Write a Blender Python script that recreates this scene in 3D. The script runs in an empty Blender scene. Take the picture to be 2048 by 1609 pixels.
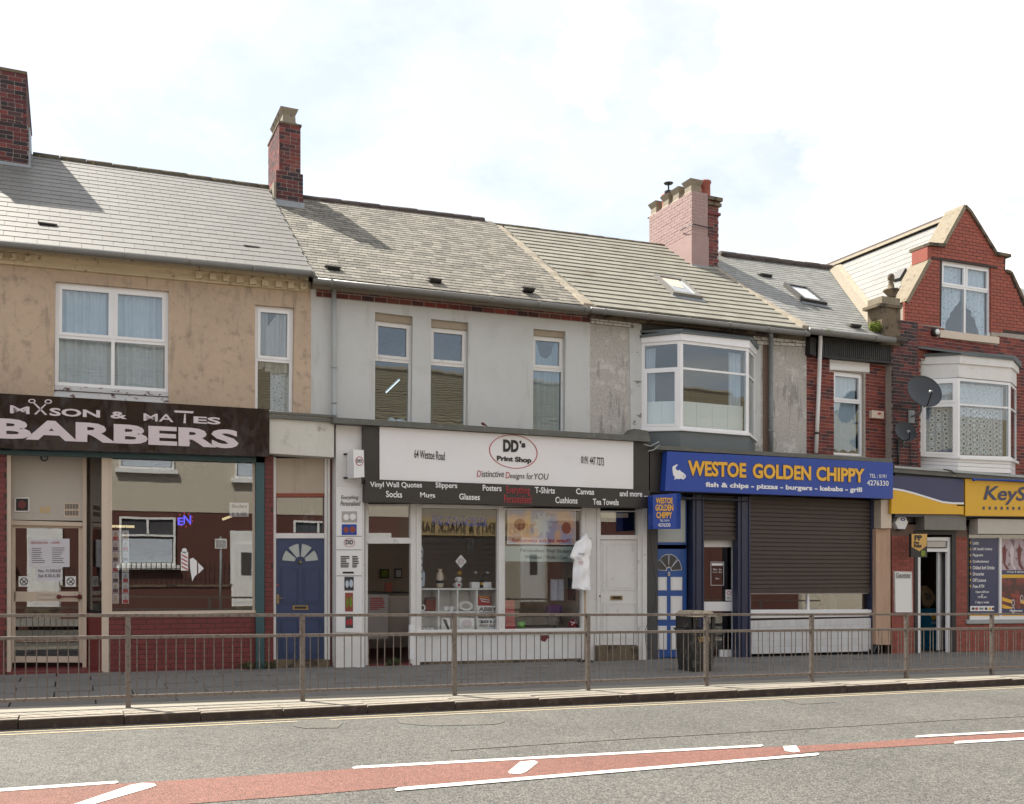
import bpy, math, random
from math import sin, cos, tan, atan, radians, pi, sqrt
from mathutils import Vector, Matrix
from mathutils.geometry import tessellate_polygon
random.seed(7)
SC = bpy.context.scene
COL = SC.collection

# ------------------------------------------------------------------ camera
FOC, PCX, HOR, YAW, CAMZ = 1955.0, 1024.0, 1140.0, radians(24.45), 1.6
cam = bpy.data.cameras.new('camera')
cam.sensor_width = 36.0
cam.lens = 36.0*FOC/2048.0
cam.shift_x = 0.0
cam.shift_y = (HOR-804.5)/2048.0
cam.clip_end = 2000.0
camo = bpy.data.objects.new('camera', cam)
camo.location = (0, 0, CAMZ)
camo.rotation_euler = (pi/2, 0, -YAW)
COL.objects.link(camo)
SC.camera = camo

# ------------------------------------------------------------------ sun, sky, exposure
SUNV = Vector((-.42, .615, 1.0)).normalized()
SUN_EL = math.asin(SUNV.z)
SUN_AZ = math.atan2(SUNV.x, SUNV.y)
sl = bpy.data.lights.new('sun', 'SUN')
sl.energy = 2.6
sl.angle = radians(.53)
sl.color = (1.0, .94, .83)
so = bpy.data.objects.new('sun', sl)
so.rotation_euler = SUNV.to_track_quat('Z', 'Y').to_euler()
so.location = (-8, 12, 25)
COL.objects.link(so)

world = bpy.data.worlds.new("World")
SC.world = world
world.use_nodes = True
wn, wl = world.node_tree.nodes, world.node_tree.links
wn.clear()
out = wn.new('ShaderNodeOutputWorld')
sky = wn.new('ShaderNodeTexSky')
sky.sky_type = 'NISHITA'
sky.sun_disc = False
sky.sun_elevation = SUN_EL
sky.sun_rotation = SUN_AZ
sky.air_density = 1.0
sky.dust_density = 1.2
bg1 = wn.new('ShaderNodeBackground'); bg1.inputs['Strength'].default_value = .05
wl.new(sky.outputs[0], bg1.inputs['Color'])
bg2 = wn.new('ShaderNodeBackground')
bg2.inputs['Strength'].default_value = .33
tc = wn.new('ShaderNodeTexCoord')
sep = wn.new('ShaderNodeSeparateXYZ'); wl.new(tc.outputs['Generated'], sep.inputs[0])
def wmath(op, a, b=None, clamp=False):
    n = wn.new('ShaderNodeMath'); n.operation = op; n.use_clamp = clamp
    for i, v in enumerate((a, b)):
        if v is None: continue
        if isinstance(v, (int, float)): n.inputs[i].default_value = v
        else: wl.new(v, n.inputs[i])
    return n.outputs[0]
zz = wmath('ADD', wmath('MAXIMUM', sep.outputs[2], 0.0), .22)
cmb = wn.new('ShaderNodeCombineXYZ')
wl.new(wmath('DIVIDE', sep.outputs[0], zz), cmb.inputs[0])
wl.new(wmath('DIVIDE', sep.outputs[1], zz), cmb.inputs[1])
mp = wn.new('ShaderNodeMapping'); mp.inputs['Location'].default_value = (20, 4, 13)
wl.new(cmb.outputs[0], mp.inputs[0])
nz = wn.new('ShaderNodeTexNoise'); nz.inputs['Scale'].default_value = 1.15
nz.inputs['Detail'].default_value = 9; nz.inputs['Roughness'].default_value = .56
nz.inputs['Distortion'].default_value = .25
wl.new(mp.outputs[0], nz.inputs['Vector'])
nz2 = wn.new('ShaderNodeTexNoise'); nz2.inputs['Scale'].default_value = 2.6
nz2.inputs['Detail'].default_value = 8; nz2.inputs['Roughness'].default_value = .6
wl.new(mp.outputs[0], nz2.inputs['Vector'])
# broken cloud everywhere, thicker and milkier on the sunward side
sd = wn.new('ShaderNodeVectorMath'); sd.operation = 'DOT_PRODUCT'
wl.new(tc.outputs['Generated'], sd.inputs[0]); sd.inputs[1].default_value = Vector((.25, .95, .25)).normalized()
thick = .055
cl = wmath('ADD', nz.outputs[0], thick)
mr = wn.new('ShaderNodeMapRange'); mr.interpolation_type = 'SMOOTHSTEP'
wl.new(cl, mr.inputs[0]); mr.inputs[1].default_value = .50; mr.inputs[2].default_value = .64
mr.inputs[3].default_value = 0; mr.inputs[4].default_value = 1
# thin veil that keeps the blue pale
veil = .56
cov = wmath('MAXIMUM', mr.outputs[0], veil, True)
crp = wn.new('ShaderNodeValToRGB')
crp.color_ramp.elements[0].position = .36; crp.color_ramp.elements[0].color = (.80, .815, .83, 1)
crp.color_ramp.elements[1].position = .50; crp.color_ramp.elements[1].color = (1, .985, .95, 1)
wl.new(nz2.outputs[0], crp.inputs[0]); wl.new(crp.outputs[0], bg2.inputs['Color'])
mx = wn.new('ShaderNodeMixShader')
wl.new(cov, mx.inputs[0]); wl.new(bg1.outputs[0], mx.inputs[1]); wl.new(bg2.outputs[0], mx.inputs[2])
wl.new(mx.outputs[0], out.inputs['Surface'])
SC.view_settings.view_transform = 'Standard'
SC.view_settings.look = 'None'
SC.view_settings.gamma = 1.0
SC.view_settings.use_curve_mapping = False
SC.view_settings.exposure = 2.08

# ------------------------------------------------------------------ survey helpers
# real place: x runs along the street, y across it away from the camera, z up.
def P(px, py, Y):
    """the point of the vertical plane y = Y that stands at this spot of the survey photograph"""
    a = YAW+atan((px-PCX)/FOC)
    X = Y*tan(a)
    d = X*sin(YAW)+Y*cos(YAW)
    return Vector((X, Y, CAMZ+(HOR-py)/FOC*d))
def XP(px, Y): return P(px, 0, Y).x
CAM = Vector((0, 0, CAMZ))
def hit(px, py, p0, n):
    d = P(px, py, 1.0)-CAM
    return CAM+d*((p0-CAM).dot(n)/d.dot(n))
GS = -.0178
def gz(x): return .06+GS*x                       # pavement level, the street falls to the right
ROADN = Vector((-GS, 0, 1)).normalized()
def road_pt(px, py, dz=0.0):
    return hit(px, py, Vector((0, 0, .06-.105+dz)), ROADN)
def Q(tl, tr, br, bl, Y): return [P(*tl, Y), P(*tr, Y), P(*br, Y), P(*bl, Y)]
def R(x0, y0, x1, y1, Y): return Q((x0, y0), (x1, y0), (x1, y1), (x0, y1), Y)
def bil(q, s, t):
    a = q[0].lerp(q[1], s); b = q[3].lerp(q[2], s)
    return a.lerp(b, t)
def sub(q, s0, s1, t0, t1): return [bil(q, s0, t0), bil(q, s1, t0), bil(q, s1, t1), bil(q, s0, t1)]
def qw(q): return ((q[1]-q[0]).length+(q[2]-q[3]).length)/2
def qh(q): return ((q[3]-q[0]).length+(q[2]-q[1]).length)/2
def off(q, dy): return [v+Vector((0, dy, 0)) for v in q]

# ------------------------------------------------------------------ materials
def nd(nt, t, **kw):
    n = nt.nodes.new(t)
    for k, v in kw.items(): setattr(n, k, v)
    return n
MATS = {}
def M(name, col, rough=.6, var=.12, scale=2.5, bump=0.0, bscale=60., rnd=0.0, metal=0.0, spec=.5,
      dirt=None, streak=None, chip=None, pal=None, emit=0.0, coat=0.0, wavy=0.0):
    if name in MATS: return MATS[name]
    m = bpy.data.materials.new(name); m.use_nodes = True; MATS[name] = m
    nt = m.node_tree; L = nt.links
    b = nt.nodes['Principled BSDF']
    b.inputs['Roughness'].default_value = rough
    b.inputs['Metallic'].default_value = metal
    b.inputs['Specular IOR Level'].default_value = spec
    if coat: b.inputs['Coat Weight'].default_value = coat; b.inputs['Coat Roughness'].default_value = .06
    geo = nd(nt, 'ShaderNodeNewGeometry')
    pos = geo.outputs['Position']
    def noise(s, det=5., vec=None, rgh=.55):
        n = nd(nt, 'ShaderNodeTexNoise'); n.inputs['Scale'].default_value = s
        n.inputs['Detail'].default_value = det; n.inputs['Roughness'].default_value = rgh
        L.new(vec if vec else pos, n.inputs['Vector']); return n.outputs[0]
    def mth(op, a, bb=None, clamp=False):
        n = nd(nt, 'ShaderNodeMath', operation=op, use_clamp=clamp)
        for i, v in enumerate((a, bb)):
            if v is None: continue
            if isinstance(v, (int, float)): n.inputs[i].default_value = v
            else: L.new(v, n.inputs[i])
        return n.outputs[0]
    def rng(v, a, bb, c=0., d=1.):
        n = nd(nt, 'ShaderNodeMapRange'); n.interpolation_type = 'SMOOTHSTEP'
        L.new(v, n.inputs[0])
        for i, x in enumerate((a, bb, c, d)): n.inputs[i+1].default_value = x
        return n.outputs[0]
    def mix(f, a, bb, mode='MIX'):
        n = nd(nt, 'ShaderNodeMix', data_type='RGBA', blend_type=mode)
        if isinstance(f, (int, float)): n.inputs['Factor'].default_value = f
        else: L.new(f, n.inputs['Factor'])
        for k, v in (('A', a), ('B', bb)):
            s = [i for i in n.inputs if i.name == k and i.type == 'RGBA'][0]
            if isinstance(v, (tuple, list)): s.default_value = (*v[:3], 1)
            else: L.new(v, s)
        return [o for o in n.outputs if o.type == 'RGBA'][0]
    rv = None
    if pal or rnd:
        oi = nd(nt, 'ShaderNodeObjectInfo')
        rv = mth('FRACT', mth('ADD', oi.outputs['Random'], mth('MULTIPLY', geo.outputs['Random Per Island'], 7.31)))
    if pal:
        cr = nd(nt, 'ShaderNodeValToRGB'); cr.color_ramp.interpolation = 'CONSTANT'
        e = cr.color_ramp.elements
        while len(e) < len(pal): e.new(.5)
        for i, c in enumerate(pal):
            e[i].position = i/len(pal); e[i].color = (*c, 1)
        L.new(rv, cr.inputs[0]); c0 = cr.outputs[0]
    else:
        c0 = (*col, 1)
    n1 = noise(scale); n2 = noise(scale*9, 4.)
    k = mth('ADD', mth('MULTIPLY', n1, 2*var*1.6), mth('ADD', mth('MULTIPLY', n2, 2*var), 1-var*2.6))
    if rnd:
        rr2 = mth('FRACT', mth('MULTIPLY', rv, 13.7))
        k = mth('MULTIPLY', k, mth('ADD', mth('MULTIPLY', rr2, 2*rnd), 1-rnd))
    kk = nd(nt, 'ShaderNodeCombineXYZ')
    for i in range(3): L.new(k, kk.inputs[i])
    c = mix(1.0, c0, kk.outputs[0], 'MULTIPLY')
    if dirt:                                           # (colour, scale, lo, hi, amount)
        dc, ds, lo, hi, am = dirt
        f = rng(noise(ds, 7., None, .62), lo, hi, 0., am)
        c = mix(f, c, dc)
    if streak:                                         # vertical runs of dirt
        sc_, ss, lo, hi, am = streak
        mpn = nd(nt, 'ShaderNodeMapping'); mpn.inputs['Scale'].default_value = (ss, ss, ss*.16)
        L.new(pos, mpn.inputs[0])
        f = rng(noise(1., 6., mpn.outputs[0], .6), lo, hi, 0., am)
        c = mix(f, c, sc_)
    bh = None
    if chip:                                           # paint flaked off
        cc, cs, lo = chip
        mpn = nd(nt, 'ShaderNodeMapping'); mpn.inputs['Scale'].default_value = (.45*cs, cs, cs)
        L.new(pos, mpn.inputs[0])
        f = rng(noise(1., 8., mpn.outputs[0], .68), lo, lo+.02)
        c = mix(f, c, cc); bh = f
    L.new(c, b.inputs['Base Color'])
    if emit:
        L.new(c, b.inputs['Emission Color']); b.inputs['Emission Strength'].default_value = emit
    if bump:
        bn = nd(nt, 'ShaderNodeBump'); bn.inputs['Strength'].default_value = min(1., bump)
        bn.inputs['Distance'].default_value = .012
        h = noise(bscale, 4.)
        if bh is not None: h = mth('SUBTRACT', h, mth('MULTIPLY', bh, .8))
        L.new(h, bn.inputs['Height']); L.new(bn.outputs[0], b.inputs['Normal'])
        L.new(mth('ADD', mth('MULTIPLY', n2, .3), rough-.15, True), b.inputs['Roughness'])
    if wavy:
        bn = nd(nt, 'ShaderNodeBump'); bn.inputs['Strength'].default_value = 1.
        bn.inputs['Distance'].default_value = wavy
        mpn = nd(nt, 'ShaderNodeMapping'); mpn.inputs['Scale'].default_value = (3.4, 3.4, 1.1)
        L.new(pos, mpn.inputs[0])
        L.new(noise(1., 2., mpn.outputs[0], .4), bn.inputs['Height'])
        for nm in ('Normal', 'Coat Normal'): L.new(bn.outputs[0], b.inputs[nm])
    return m

def glass(name, tint, base=.11, wave=.0006, rough=.0, wscale=2.2):
    m = bpy.data.materials.new(name); m.use_nodes = True; MATS[name] = m
    nt = m.node_tree; L = nt.links; nt.nodes.clear()
    o = nd(nt, 'ShaderNodeOutputMaterial'); mxs = nd(nt, 'ShaderNodeMixShader')
    t = nd(nt, 'ShaderNodeBsdfTransparent'); t.inputs[0].default_value = (*tint, 1)
    g = nd(nt, 'ShaderNodeBsdfGlossy'); g.inputs['Roughness'].default_value = rough
    lw = nd(nt, 'ShaderNodeLayerWeight'); lw.inputs[0].default_value = .5
    p = nd(nt, 'ShaderNodeMath', operation='POWER'); L.new(lw.outputs['Facing'], p.inputs[0]); p.inputs[1].default_value = 4.
    a = nd(nt, 'ShaderNodeMath', operation='MULTIPLY_ADD'); L.new(p.outputs[0], a.inputs[0])
    a.inputs[1].default_value = 1-base; a.inputs[2].default_value = base
    L.new(a.outputs[0], mxs.inputs[0]); L.new(t.outputs[0], mxs.inputs[1]); L.new(g.outputs[0], mxs.inputs[2])
    geo = nd(nt, 'ShaderNodeNewGeometry')
    n = nd(nt, 'ShaderNodeTexNoise'); n.inputs['Scale'].default_value = wscale; n.inputs['Detail'].default_value = 1.5
    L.new(geo.outputs['Position'], n.inputs['Vector'])
    bn = nd(nt, 'ShaderNodeBump'); bn.inputs['Distance'].default_value = wave*10; bn.inputs['Strength'].default_value = 1.
    L.new(n.outputs[0], bn.inputs['Height']); L.new(bn.outputs[0], g.inputs['Normal'])
    L.new(mxs.outputs[0], o.inputs['Surface'])
    return m

def ground_mat(name, c1, c2, cs, patch=None, bump=.6, rough=.8, big=.08, pit=None):
    """chippings set in tar or concrete: cells of stone with dark gaps"""
    m = bpy.data.materials.new(name); m.use_nodes = True; MATS[name] = m
    nt = m.node_tree; L = nt.links; b = nt.nodes['Principled BSDF']; b.inputs['Roughness'].default_value = rough
    geo = nd(nt, 'ShaderNodeNewGeometry'); pos = geo.outputs['Position']
    def vor(s, f='F1'):
        v = nd(nt, 'ShaderNodeTexVoronoi', feature=f); v.inputs['Scale'].default_value = s
        L.new(pos, v.inputs['Vector']); return v
    v = vor(cs); v2 = vor(cs*.43)
    sp = nd(nt, 'ShaderNodeSeparateColor'); L.new(v.outputs['Color'], sp.inputs[0])
    sp2 = nd(nt, 'ShaderNodeSeparateColor'); L.new(v2.outputs['Color'], sp2.inputs[0])
    n = nd(nt, 'ShaderNodeTexNoise'); n.inputs['Scale'].default_value = .7; n.inputs['Detail'].default_value = 6
    L.new(pos, n.inputs['Vector'])
    n3 = nd(nt, 'ShaderNodeTexNoise'); n3.inputs['Scale'].default_value = 14; n3.inputs['Detail'].default_value = 5
    L.new(pos, n3.inputs['Vector'])
    f = nd(nt, 'ShaderNodeMath', operation='MULTIPLY_ADD'); L.new(sp.outputs[0], f.inputs[0]); f.inputs[1].default_value = .55
    g = nd(nt, 'ShaderNodeMath', operation='MULTIPLY'); L.new(sp2.outputs[0], g.inputs[0]); g.inputs[1].default_value = .45
    L.new(g.outputs[0], f.inputs[2])
    mxc = nd(nt, 'ShaderNodeMix', data_type='RGBA'); L.new(f.outputs[0], mxc.inputs['Factor'])
    ab = [i for i in mxc.inputs if i.type == 'RGBA']; ab[0].default_value = (*c1, 1); ab[1].default_value = (*c2, 1)
    oc = [o_ for o_ in mxc.outputs if o_.type == 'RGBA'][0]
    # dark gaps between the stones
    gp = nd(nt, 'ShaderNodeMapRange'); L.new(v.outputs['Distance'], gp.inputs[0])
    gp.inputs[1].default_value = .38; gp.inputs[2].default_value = .62; gp.inputs[3].default_value = 1.; gp.inputs[4].default_value = .45
    bg = nd(nt, 'ShaderNodeMapRange'); L.new(n.outputs[0], bg.inputs[0]); bg.inputs[1].default_value = .3; bg.inputs[2].default_value = .7
    bg.inputs[3].default_value = 1-big; bg.inputs[4].default_value = 1+big
    b3 = nd(nt, 'ShaderNodeMapRange'); L.new(n3.outputs[0], b3.inputs[0]); b3.inputs[1].default_value = .3; b3.inputs[2].default_value = .7
    b3.inputs[3].default_value = .88; b3.inputs[4].default_value = 1.1
    mu = nd(nt, 'ShaderNodeMath', operation='MULTIPLY'); L.new(gp.outputs[0], mu.inputs[0]); L.new(bg.outputs[0], mu.inputs[1])
    mu2 = nd(nt, 'ShaderNodeMath', operation='MULTIPLY'); L.new(mu.outputs[0], mu2.inputs[0]); L.new(b3.outputs[0], mu2.inputs[1])
    cx = nd(nt, 'ShaderNodeCombineXYZ')
    for i in range(3): L.new(mu2.outputs[0], cx.inputs[i])
    m2 = nd(nt, 'ShaderNodeMix', data_type='RGBA', blend_type='MULTIPLY'); m2.inputs['Factor'].default_value = 1
    ab2 = [i for i in m2.inputs if i.type == 'RGBA']; L.new(oc, ab2[0]); L.new(cx.outputs[0], ab2[1])
    o2 = [o_ for o_ in m2.outputs if o_.type == 'RGBA'][0]
    if patch:                                           # worn-through or stained areas: (colour, scale, lo)
        n4 = nd(nt, 'ShaderNodeTexNoise'); n4.inputs['Scale'].default_value = patch[1]; n4.inputs['Detail'].default_value = 9
        n4.inputs['Roughness'].default_value = .7; L.new(pos, n4.inputs['Vector'])
        r4 = nd(nt, 'ShaderNodeMapRange'); L.new(n4.outputs[0], r4.inputs[0]); r4.inputs[1].default_value = patch[2]; r4.inputs[2].default_value = patch[2]+.03
        m3 = nd(nt, 'ShaderNodeMix', data_type='RGBA'); L.new(r4.outputs[0], m3.inputs['Factor'])
        ab3 = [i for i in m3.inputs if i.type == 'RGBA']; L.new(o2, ab3[0]); ab3[1].default_value = (*patch[0], 1)
        o2 = [o_ for o_ in m3.outputs if o_.type == 'RGBA'][0]
    L.new(o2, b.inputs['Base Color'])
    bn = nd(nt, 'ShaderNodeBump'); bn.inputs['Strength'].default_value = bump; bn.inputs['Distance'].default_value = .006
    bn.invert = True
    L.new(v.outputs['Distance'], bn.inputs['Height']); L.new(bn.outputs[0], b.inputs['Normal'])
    return m

RED = [(.165, .036, .030), (.12, .030, .030), (.20, .045, .036), (.085, .028, .030), (.15, .05, .040), (.055, .024, .028)]
DARKB = [(.045, .022, .027), (.10, .026, .028), (.030, .020, .025), (.15, .035, .032), (.06, .026, .03), (.12, .028, .03)]
mt = dict(
    render_tan=M('tan_render', (.51, .39, .285), .85, .12, 1.3, .5, 90, dirt=((.25, .20, .15), 6.5, .50, .70, .55), streak=((.24, .195, .15), 8., .54, .74, .6)),
    cream_brick=M('cream_painted_brick', (.60, .50, .34), .75, .10, 3, .5, 40, dirt=((.22, .13, .08), 9, .60, .66, .8)),
    render_grey=M('grey_render', (.545, .555, .545), .85, .04, 1., .35, 140, dirt=((.40, .40, .37), 1.6, .50, .75, .35), streak=((.33, .32, .28), 5., .54, .74, .40)),
    pebble=M('pebbledash', (.44, .42, .39), .95, .34, 34, 1.0, 70, dirt=((.66, .65, .62), 4.5, .53, .66, .55), streak=((.16, .15, .14), 9., .56, .66, .5)),
    whitewash=M('whitewashed_render', (.52, .53, .52), .8, .08, 5, .4, 50, chip=((.2, .19, .18), 8, .62)),
    white_brick=M('white_painted_brick', (.62, .62, .60), .7, .14, 6, .4, 60, chip=((.16, .04, .04), 14, .60)),
    brick_red=M('red_brick', (.2, .05, .05), .8, .12, 12, .5, 90, rnd=.22, pal=RED),
    brick_mix=M('mixed_red_brick', (.2, .05, .05), .8, .12, 12, .5, 90, rnd=.22, pal=[(.17, .030, .026), (.21, .042, .030), (.13, .026, .026), (.19, .036, .030), (.085, .026, .028), (.23, .055, .038)]),
    brick_dark=M('dark_red_brick', (.1, .03, .03), .8, .14, 12, .6, 90, rnd=.3, pal=DARKB),
    brick_smooth=M('smooth_red_brick', (.31, .072, .045), .7, .08, 10, .25, 90, rnd=.10),
    brick_glazed=M('painted_red_brick', (.165, .032, .030), .5, .06, 6, .2, 50, rnd=.08),
    brick_ks=M('rusty_red_brick', (.30, .075, .055), .75, .1, 8, .3, 60, rnd=.14),
    brick_pink=M('pink_painted_brick', (.34, .23, .215), .8, .08, 4, .5, 40, rnd=.05),
    mortar=M('pale_mortar', (.36, .32, .28), .95, .15, 12, .5, 80),
    mortar_dk=M('dark_mortar', (.060, .042, .038), .95, .15, 12, .5, 80),
    mortar_mid=M('brown_mortar', (.17, .115, .09), .95, .15, 12, .5, 80),
    slate_new=M('smooth_grey_slate', (.165, .16, .147), .55, .05, 3, .15, 60, rnd=.07, spec=.4),
    slate_old=M('weathered_slate', (.175, .16, .132), .75, .22, 9, .6, 50, rnd=.36, dirt=((.07, .065, .055), 4, .55, .7, .6)),
    tile_conc=M('lichened_concrete_tile', (.215, .205, .168), .85, .16, 5, .6, 50, rnd=.10, dirt=((.12, .09, .055), 1.1, .56, .70, .6)),
    slate_h4=M('dark_slate', (.20, .20, .185), .55, .14, 6, .4, 50, rnd=.18),
    slate_pale=M('pale_gable_slate', (.15, .15, .142), .6, .07, 3, .3, 50, rnd=.13),  # even base tone of the gable roof slates
    ridge=M('ridge_tile_clay', (.10, .085, .06), .9, .25, 12, .7, 50, dirt=((.34, .28, .08), 14, .58, .64, .7)),
    ridge_dk=M('dark_ridge_tile', (.065, .05, .045), .85, .2, 10, .5, 50, rnd=.15),
    mortar_verge=M('mortar_fillet', (.28, .245, .19), .95, .2, 16, .8, 40, dirt=((.30, .17, .07), 12, .55, .65, .6)),
    stone=M('yellow_sandstone_coping', (.23, .195, .14), .9, .2, 10, .7, 60, dirt=((.10, .08, .06), 7, .56, .68, .7)),
    stone_dk=M('sooty_sandstone', (.15, .115, .075), .9, .25, 8, .7, 60, dirt=((.035, .025, .02), 4, .50, .62, .85)),
    lead=M('lead_flashing', (.27, .29, .31), .5, .14, 8, .3, 30, metal=.3),
    upvc=M('white_plastic_frame', (.80, .80, .81), .35, .025, 3),
    paint_w=M('old_white_paint', (.70, .69, .67), .6, .06, 4, .3, 50, dirt=((.30, .28, .25), 7, .60, .72, .5), chip=((.10, .08, .07), 16, .69)),
    paint_peel=M('peeling_white_paint', (.60, .60, .60), .6, .06, 6, .6, 60, chip=((.10, .035, .03), 13, .575)),
    cream=M('cream_gloss_paint', (.60, .50, .40), .45, .05, 4, .15, 40, dirt=((.26, .17, .12), 12, .64, .74, .6)),
    cream_panel=M('cream_flat_panel', (.50, .46, .41), .5, .03, 2),
    teal=M('dark_teal_paint', (.032, .085, .095), .45, .1, 4, .2, 40),
    navy_paint=M('navy_gloss_paint', (.026, .034, .075), .35, .1, 3, .1, 40),
    blue_door=M('royal_blue_door_paint', (.030, .050, .120), .38, .08, 4, .12, 50),
    blue_bright=M('bright_blue_door_paint', (.022, .085, .30), .4, .12, 5, .2, 50),
    sign_brown=M('glossy_brown_sign', (.020, .009, .008), .09, .1, 1, spec=.30, coat=.0, wavy=.05),
    sign_pink=M('silver_pink_letters', (.62, .54, .57), .35, .03, 2),
    sign_grey=M('white_acrylic_sign', (.76, .75, .76), .10, .015, 1, spec=.5, coat=.3, wavy=.006),
    black=M('black_fascia_paint', (.030, .026, .023), .42, .15, 3, .1, 40),
    black_txt=M('black_vinyl', (.012, .012, .013), .4, 0, 1),
    dark_grey=M('dark_grey_board', (.060, .058, .058), .6, .12, 4, .2, 40),
    white_txt=M('white_vinyl', (.80, .80, .80), .4, 0, 1),
    red_txt=M('red_vinyl', (.42, .03, .045), .4, 0, 1),
    roof_felt=M('grey_flashing_board', (.12, .12, .105), .7, .2, 5, .3, 40, dirt=((.28, .27, .22), 9, .6, .7, .6)),
    slab_panel=M('slate_grey_cladding', (.115, .135, .14), .6, .06, 2, .1, 40),
    chip_blue=M('cobalt_sign_blue', (.022, .066, .34), .25, .04, 1.2, spec=.35, streak=((.05, .08, .28), 2., .55, .8, .35)),
    chip_gold=M('golden_letters', (.80, .43, .035), .35, .06, 6),
    navy_dk=M('navy_outline', (.010, .012, .065), .4, 0, 1),
    shutter=M('dark_bronze_shutter', (.060, .045, .037), .5, .10, 3, .15, 50, metal=.2, rnd=.06),
    tile_w=M('white_glazed_tile', (.60, .61, .62), .3, .04, 5, rnd=.05, streak=((.35, .32, .28), 9, .62, .7, .5)),
    ply=M('bare_plywood', (.50, .33, .23), .8, .06, 2, .2, 60, streak=((.42, .27, .18), 12, .5, .65, .5)),
    ks_yellow=M('sign_yellow', (.72, .40, .012), .4, .03, 2),
    ks_navy=M('sign_navy', (.020, .030, .105), .35, .05, 2),
    steel=M('weathered_galvanised_steel', (.205, .180, .160), .48, .18, 18, .2, 60, metal=.55, dirt=((.09, .045, .028), 22, .50, .64, .55)),
    pipe_grey=M('grey_painted_pipe', (.36, .38, .38), .5, .08, 4, .1, 30),
    pipe_dull=M('dull_grey_pipe', (.22, .24, .25), .6, .15, 8, .3, 30),
    gutter=M('grey_brown_gutter', (.17, .163, .148), .5, .12, 5, .2, 30),
    timber_blk=M('black_stained_timber', (.018, .017, .017), .6, .2, 6, .3, 50, rnd=.2, dirt=((.10, .08, .05), 10, .66, .74, .5)),
    net=M('white_net_curtain', (.50, .56, .64), .9, .08, 6),
    lace=M('lace_curtain', (.62, .65, .72), .9, .10, 30, dirt=((.10, .10, .13), 34, .56, .60, .75)),
    cloth_grey=M('grey_white_drape', (.42, .39, .37), .9, .08, 4),
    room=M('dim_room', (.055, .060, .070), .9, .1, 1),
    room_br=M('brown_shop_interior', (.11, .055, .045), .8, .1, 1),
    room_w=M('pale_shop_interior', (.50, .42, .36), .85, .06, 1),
    white=M('clean_white', (.78, .78, .78), .5, .02, 3),
    paper=M('white_paper', (.66, .65, .70), .7, .04, 6),
    card=M('white_laminate', (.82, .82, .80), .4, .03, 3),
    dish=M('dark_satellite_dish', (.030, .034, .040), .45, .1, 3, .05, 40),
    ironblk=M('black_iron', (.018, .017, .018), .5, .1, 10, .2, 60),
    terracotta=M('terracotta_pot', (.27, .070, .045), .7, .12, 6, .3, 40),
    pot_cream=M('buff_chimney_pot', (.24, .205, .15), .85, .15, 6, .4, 40, dirt=((.12, .10, .08), 6, .56, .66, .6)),
    moss=M('green_moss', (.17, .22, .035), .95, .3, 25, .8, 60, rnd=.25),
    weed=M('weed_leaf', (.06, .10, .03), .8, .3, 20, rnd=.3),
    kerb_shade=M('shaded_kerb_face', (.055, .038, .030), .9, .2, 9, .7, 60, dirt=((.12, .09, .07), 9, .5, .66, .5)),  # kerb tone with the shade of the face painted in
    kerb=M('sandstone_kerb', (.28, .245, .20), .85, .16, 9, .7, 60, rnd=.10, dirt=((.24, .19, .14), 9, .57, .66, .5)),
    conc=M('smooth_concrete_strip', (.255, .235, .195), .8, .07, 3, .3, 90, dirt=((.30, .26, .21), 7, .6, .7, .5)),
    paving=M('asphalt_grey_flagstone', (.172, .162, .146), .85, .10, 8, .5, 130, rnd=.08, dirt=((.30, .29, .28), 26, .70, .73, .7)),
    redtile=M('red_threshold_tile', (.15, .03, .03), .5, .1, 4, .1, 40),
    white_road=M('white_road_paint', (.62, .61, .57), .7, .07, 9, .4, 90, dirt=((.26, .25, .22), 26, .58, .68, .65)),
    yellow_road=M('faded_yellow_road_paint', (.40, .33, .21), .8, .08, 12, .4, 90, dirt=((.33, .30, .24), 16, .52, .62, .8)),
    gold=M('gilt', (.62, .42, .14), .4, .05, 3, metal=.3),
    brass=M('brass', (.30, .22, .11), .35, .1, 5, metal=.8),
    chrome=M('dull_chrome', (.45, .45, .46), .3, .05, 5, metal=.8),
    bin=M('black_litter_bin', (.030, .027, .024), .5, .1, 5, .15, 40, dirt=((.16, .14, .11), 7, .55, .62, .55)),
    tan=M('tan_timber', (.48, .33, .19), .6, .08, 6, .2, 40),
    lamp=M('lit_lamp', (1., .80, .45), .4, 0, 1, emit=.22),
    tube=M('lit_fluorescent_tube', (.95, .97, 1.), .4, 0, 1, emit=.4),
    neon_b=M('blue_led', (.10, .10, .9), .4, 0, 1, emit=.30),
    neon_r=M('red_led', (.9, .06, .10), .4, 0, 1, emit=.26),
    hedge=M('clipped_hedge', (.05, .09, .025), .8, .3, 20),
    opp_cream=M('cream_render_opposite', (.52, .47, .39), .85, .04, 2, .2, 60),
    opp_roof=M('tan_roof_tile', (.20, .165, .105), .85, .12, 5, .4, 50, rnd=.12),
    skyl=M('skylight_glass_grey', (.40, .44, .48), .08, .02, 1, spec=.8),
    timber_brown=M('dark_brown_shopfront', (.085, .055, .04), .6, .1, 2),
    brick_opp=M('brown_red_brick_opposite', (.095, .034, .026), .8, .12, 12, .3, 50),
    shirt=M('white_cotton', (.93, .93, .94), .85, .015, 5),
    terr=M('town_ground', (.12, .11, .095), .95, .2, .5),
)
mt['glass'] = glass('window_glass', (.90, .94, .95), .10, .00005)
mt['glass_shop'] = glass('shop_window_glass', (.93, .95, .95), .135, .00003, wscale=1.4)
mt['glass_print'] = glass('print_shop_glass', (.95, .96, .96), .055, .00003, wscale=1.4)
mt['glass_old'] = glass('old_wavy_glass', (.80, .90, .96), .11, .00009)
mt['rings'] = M('ring_lace', (.5, .55, .62), .9, .06, 6)
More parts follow.
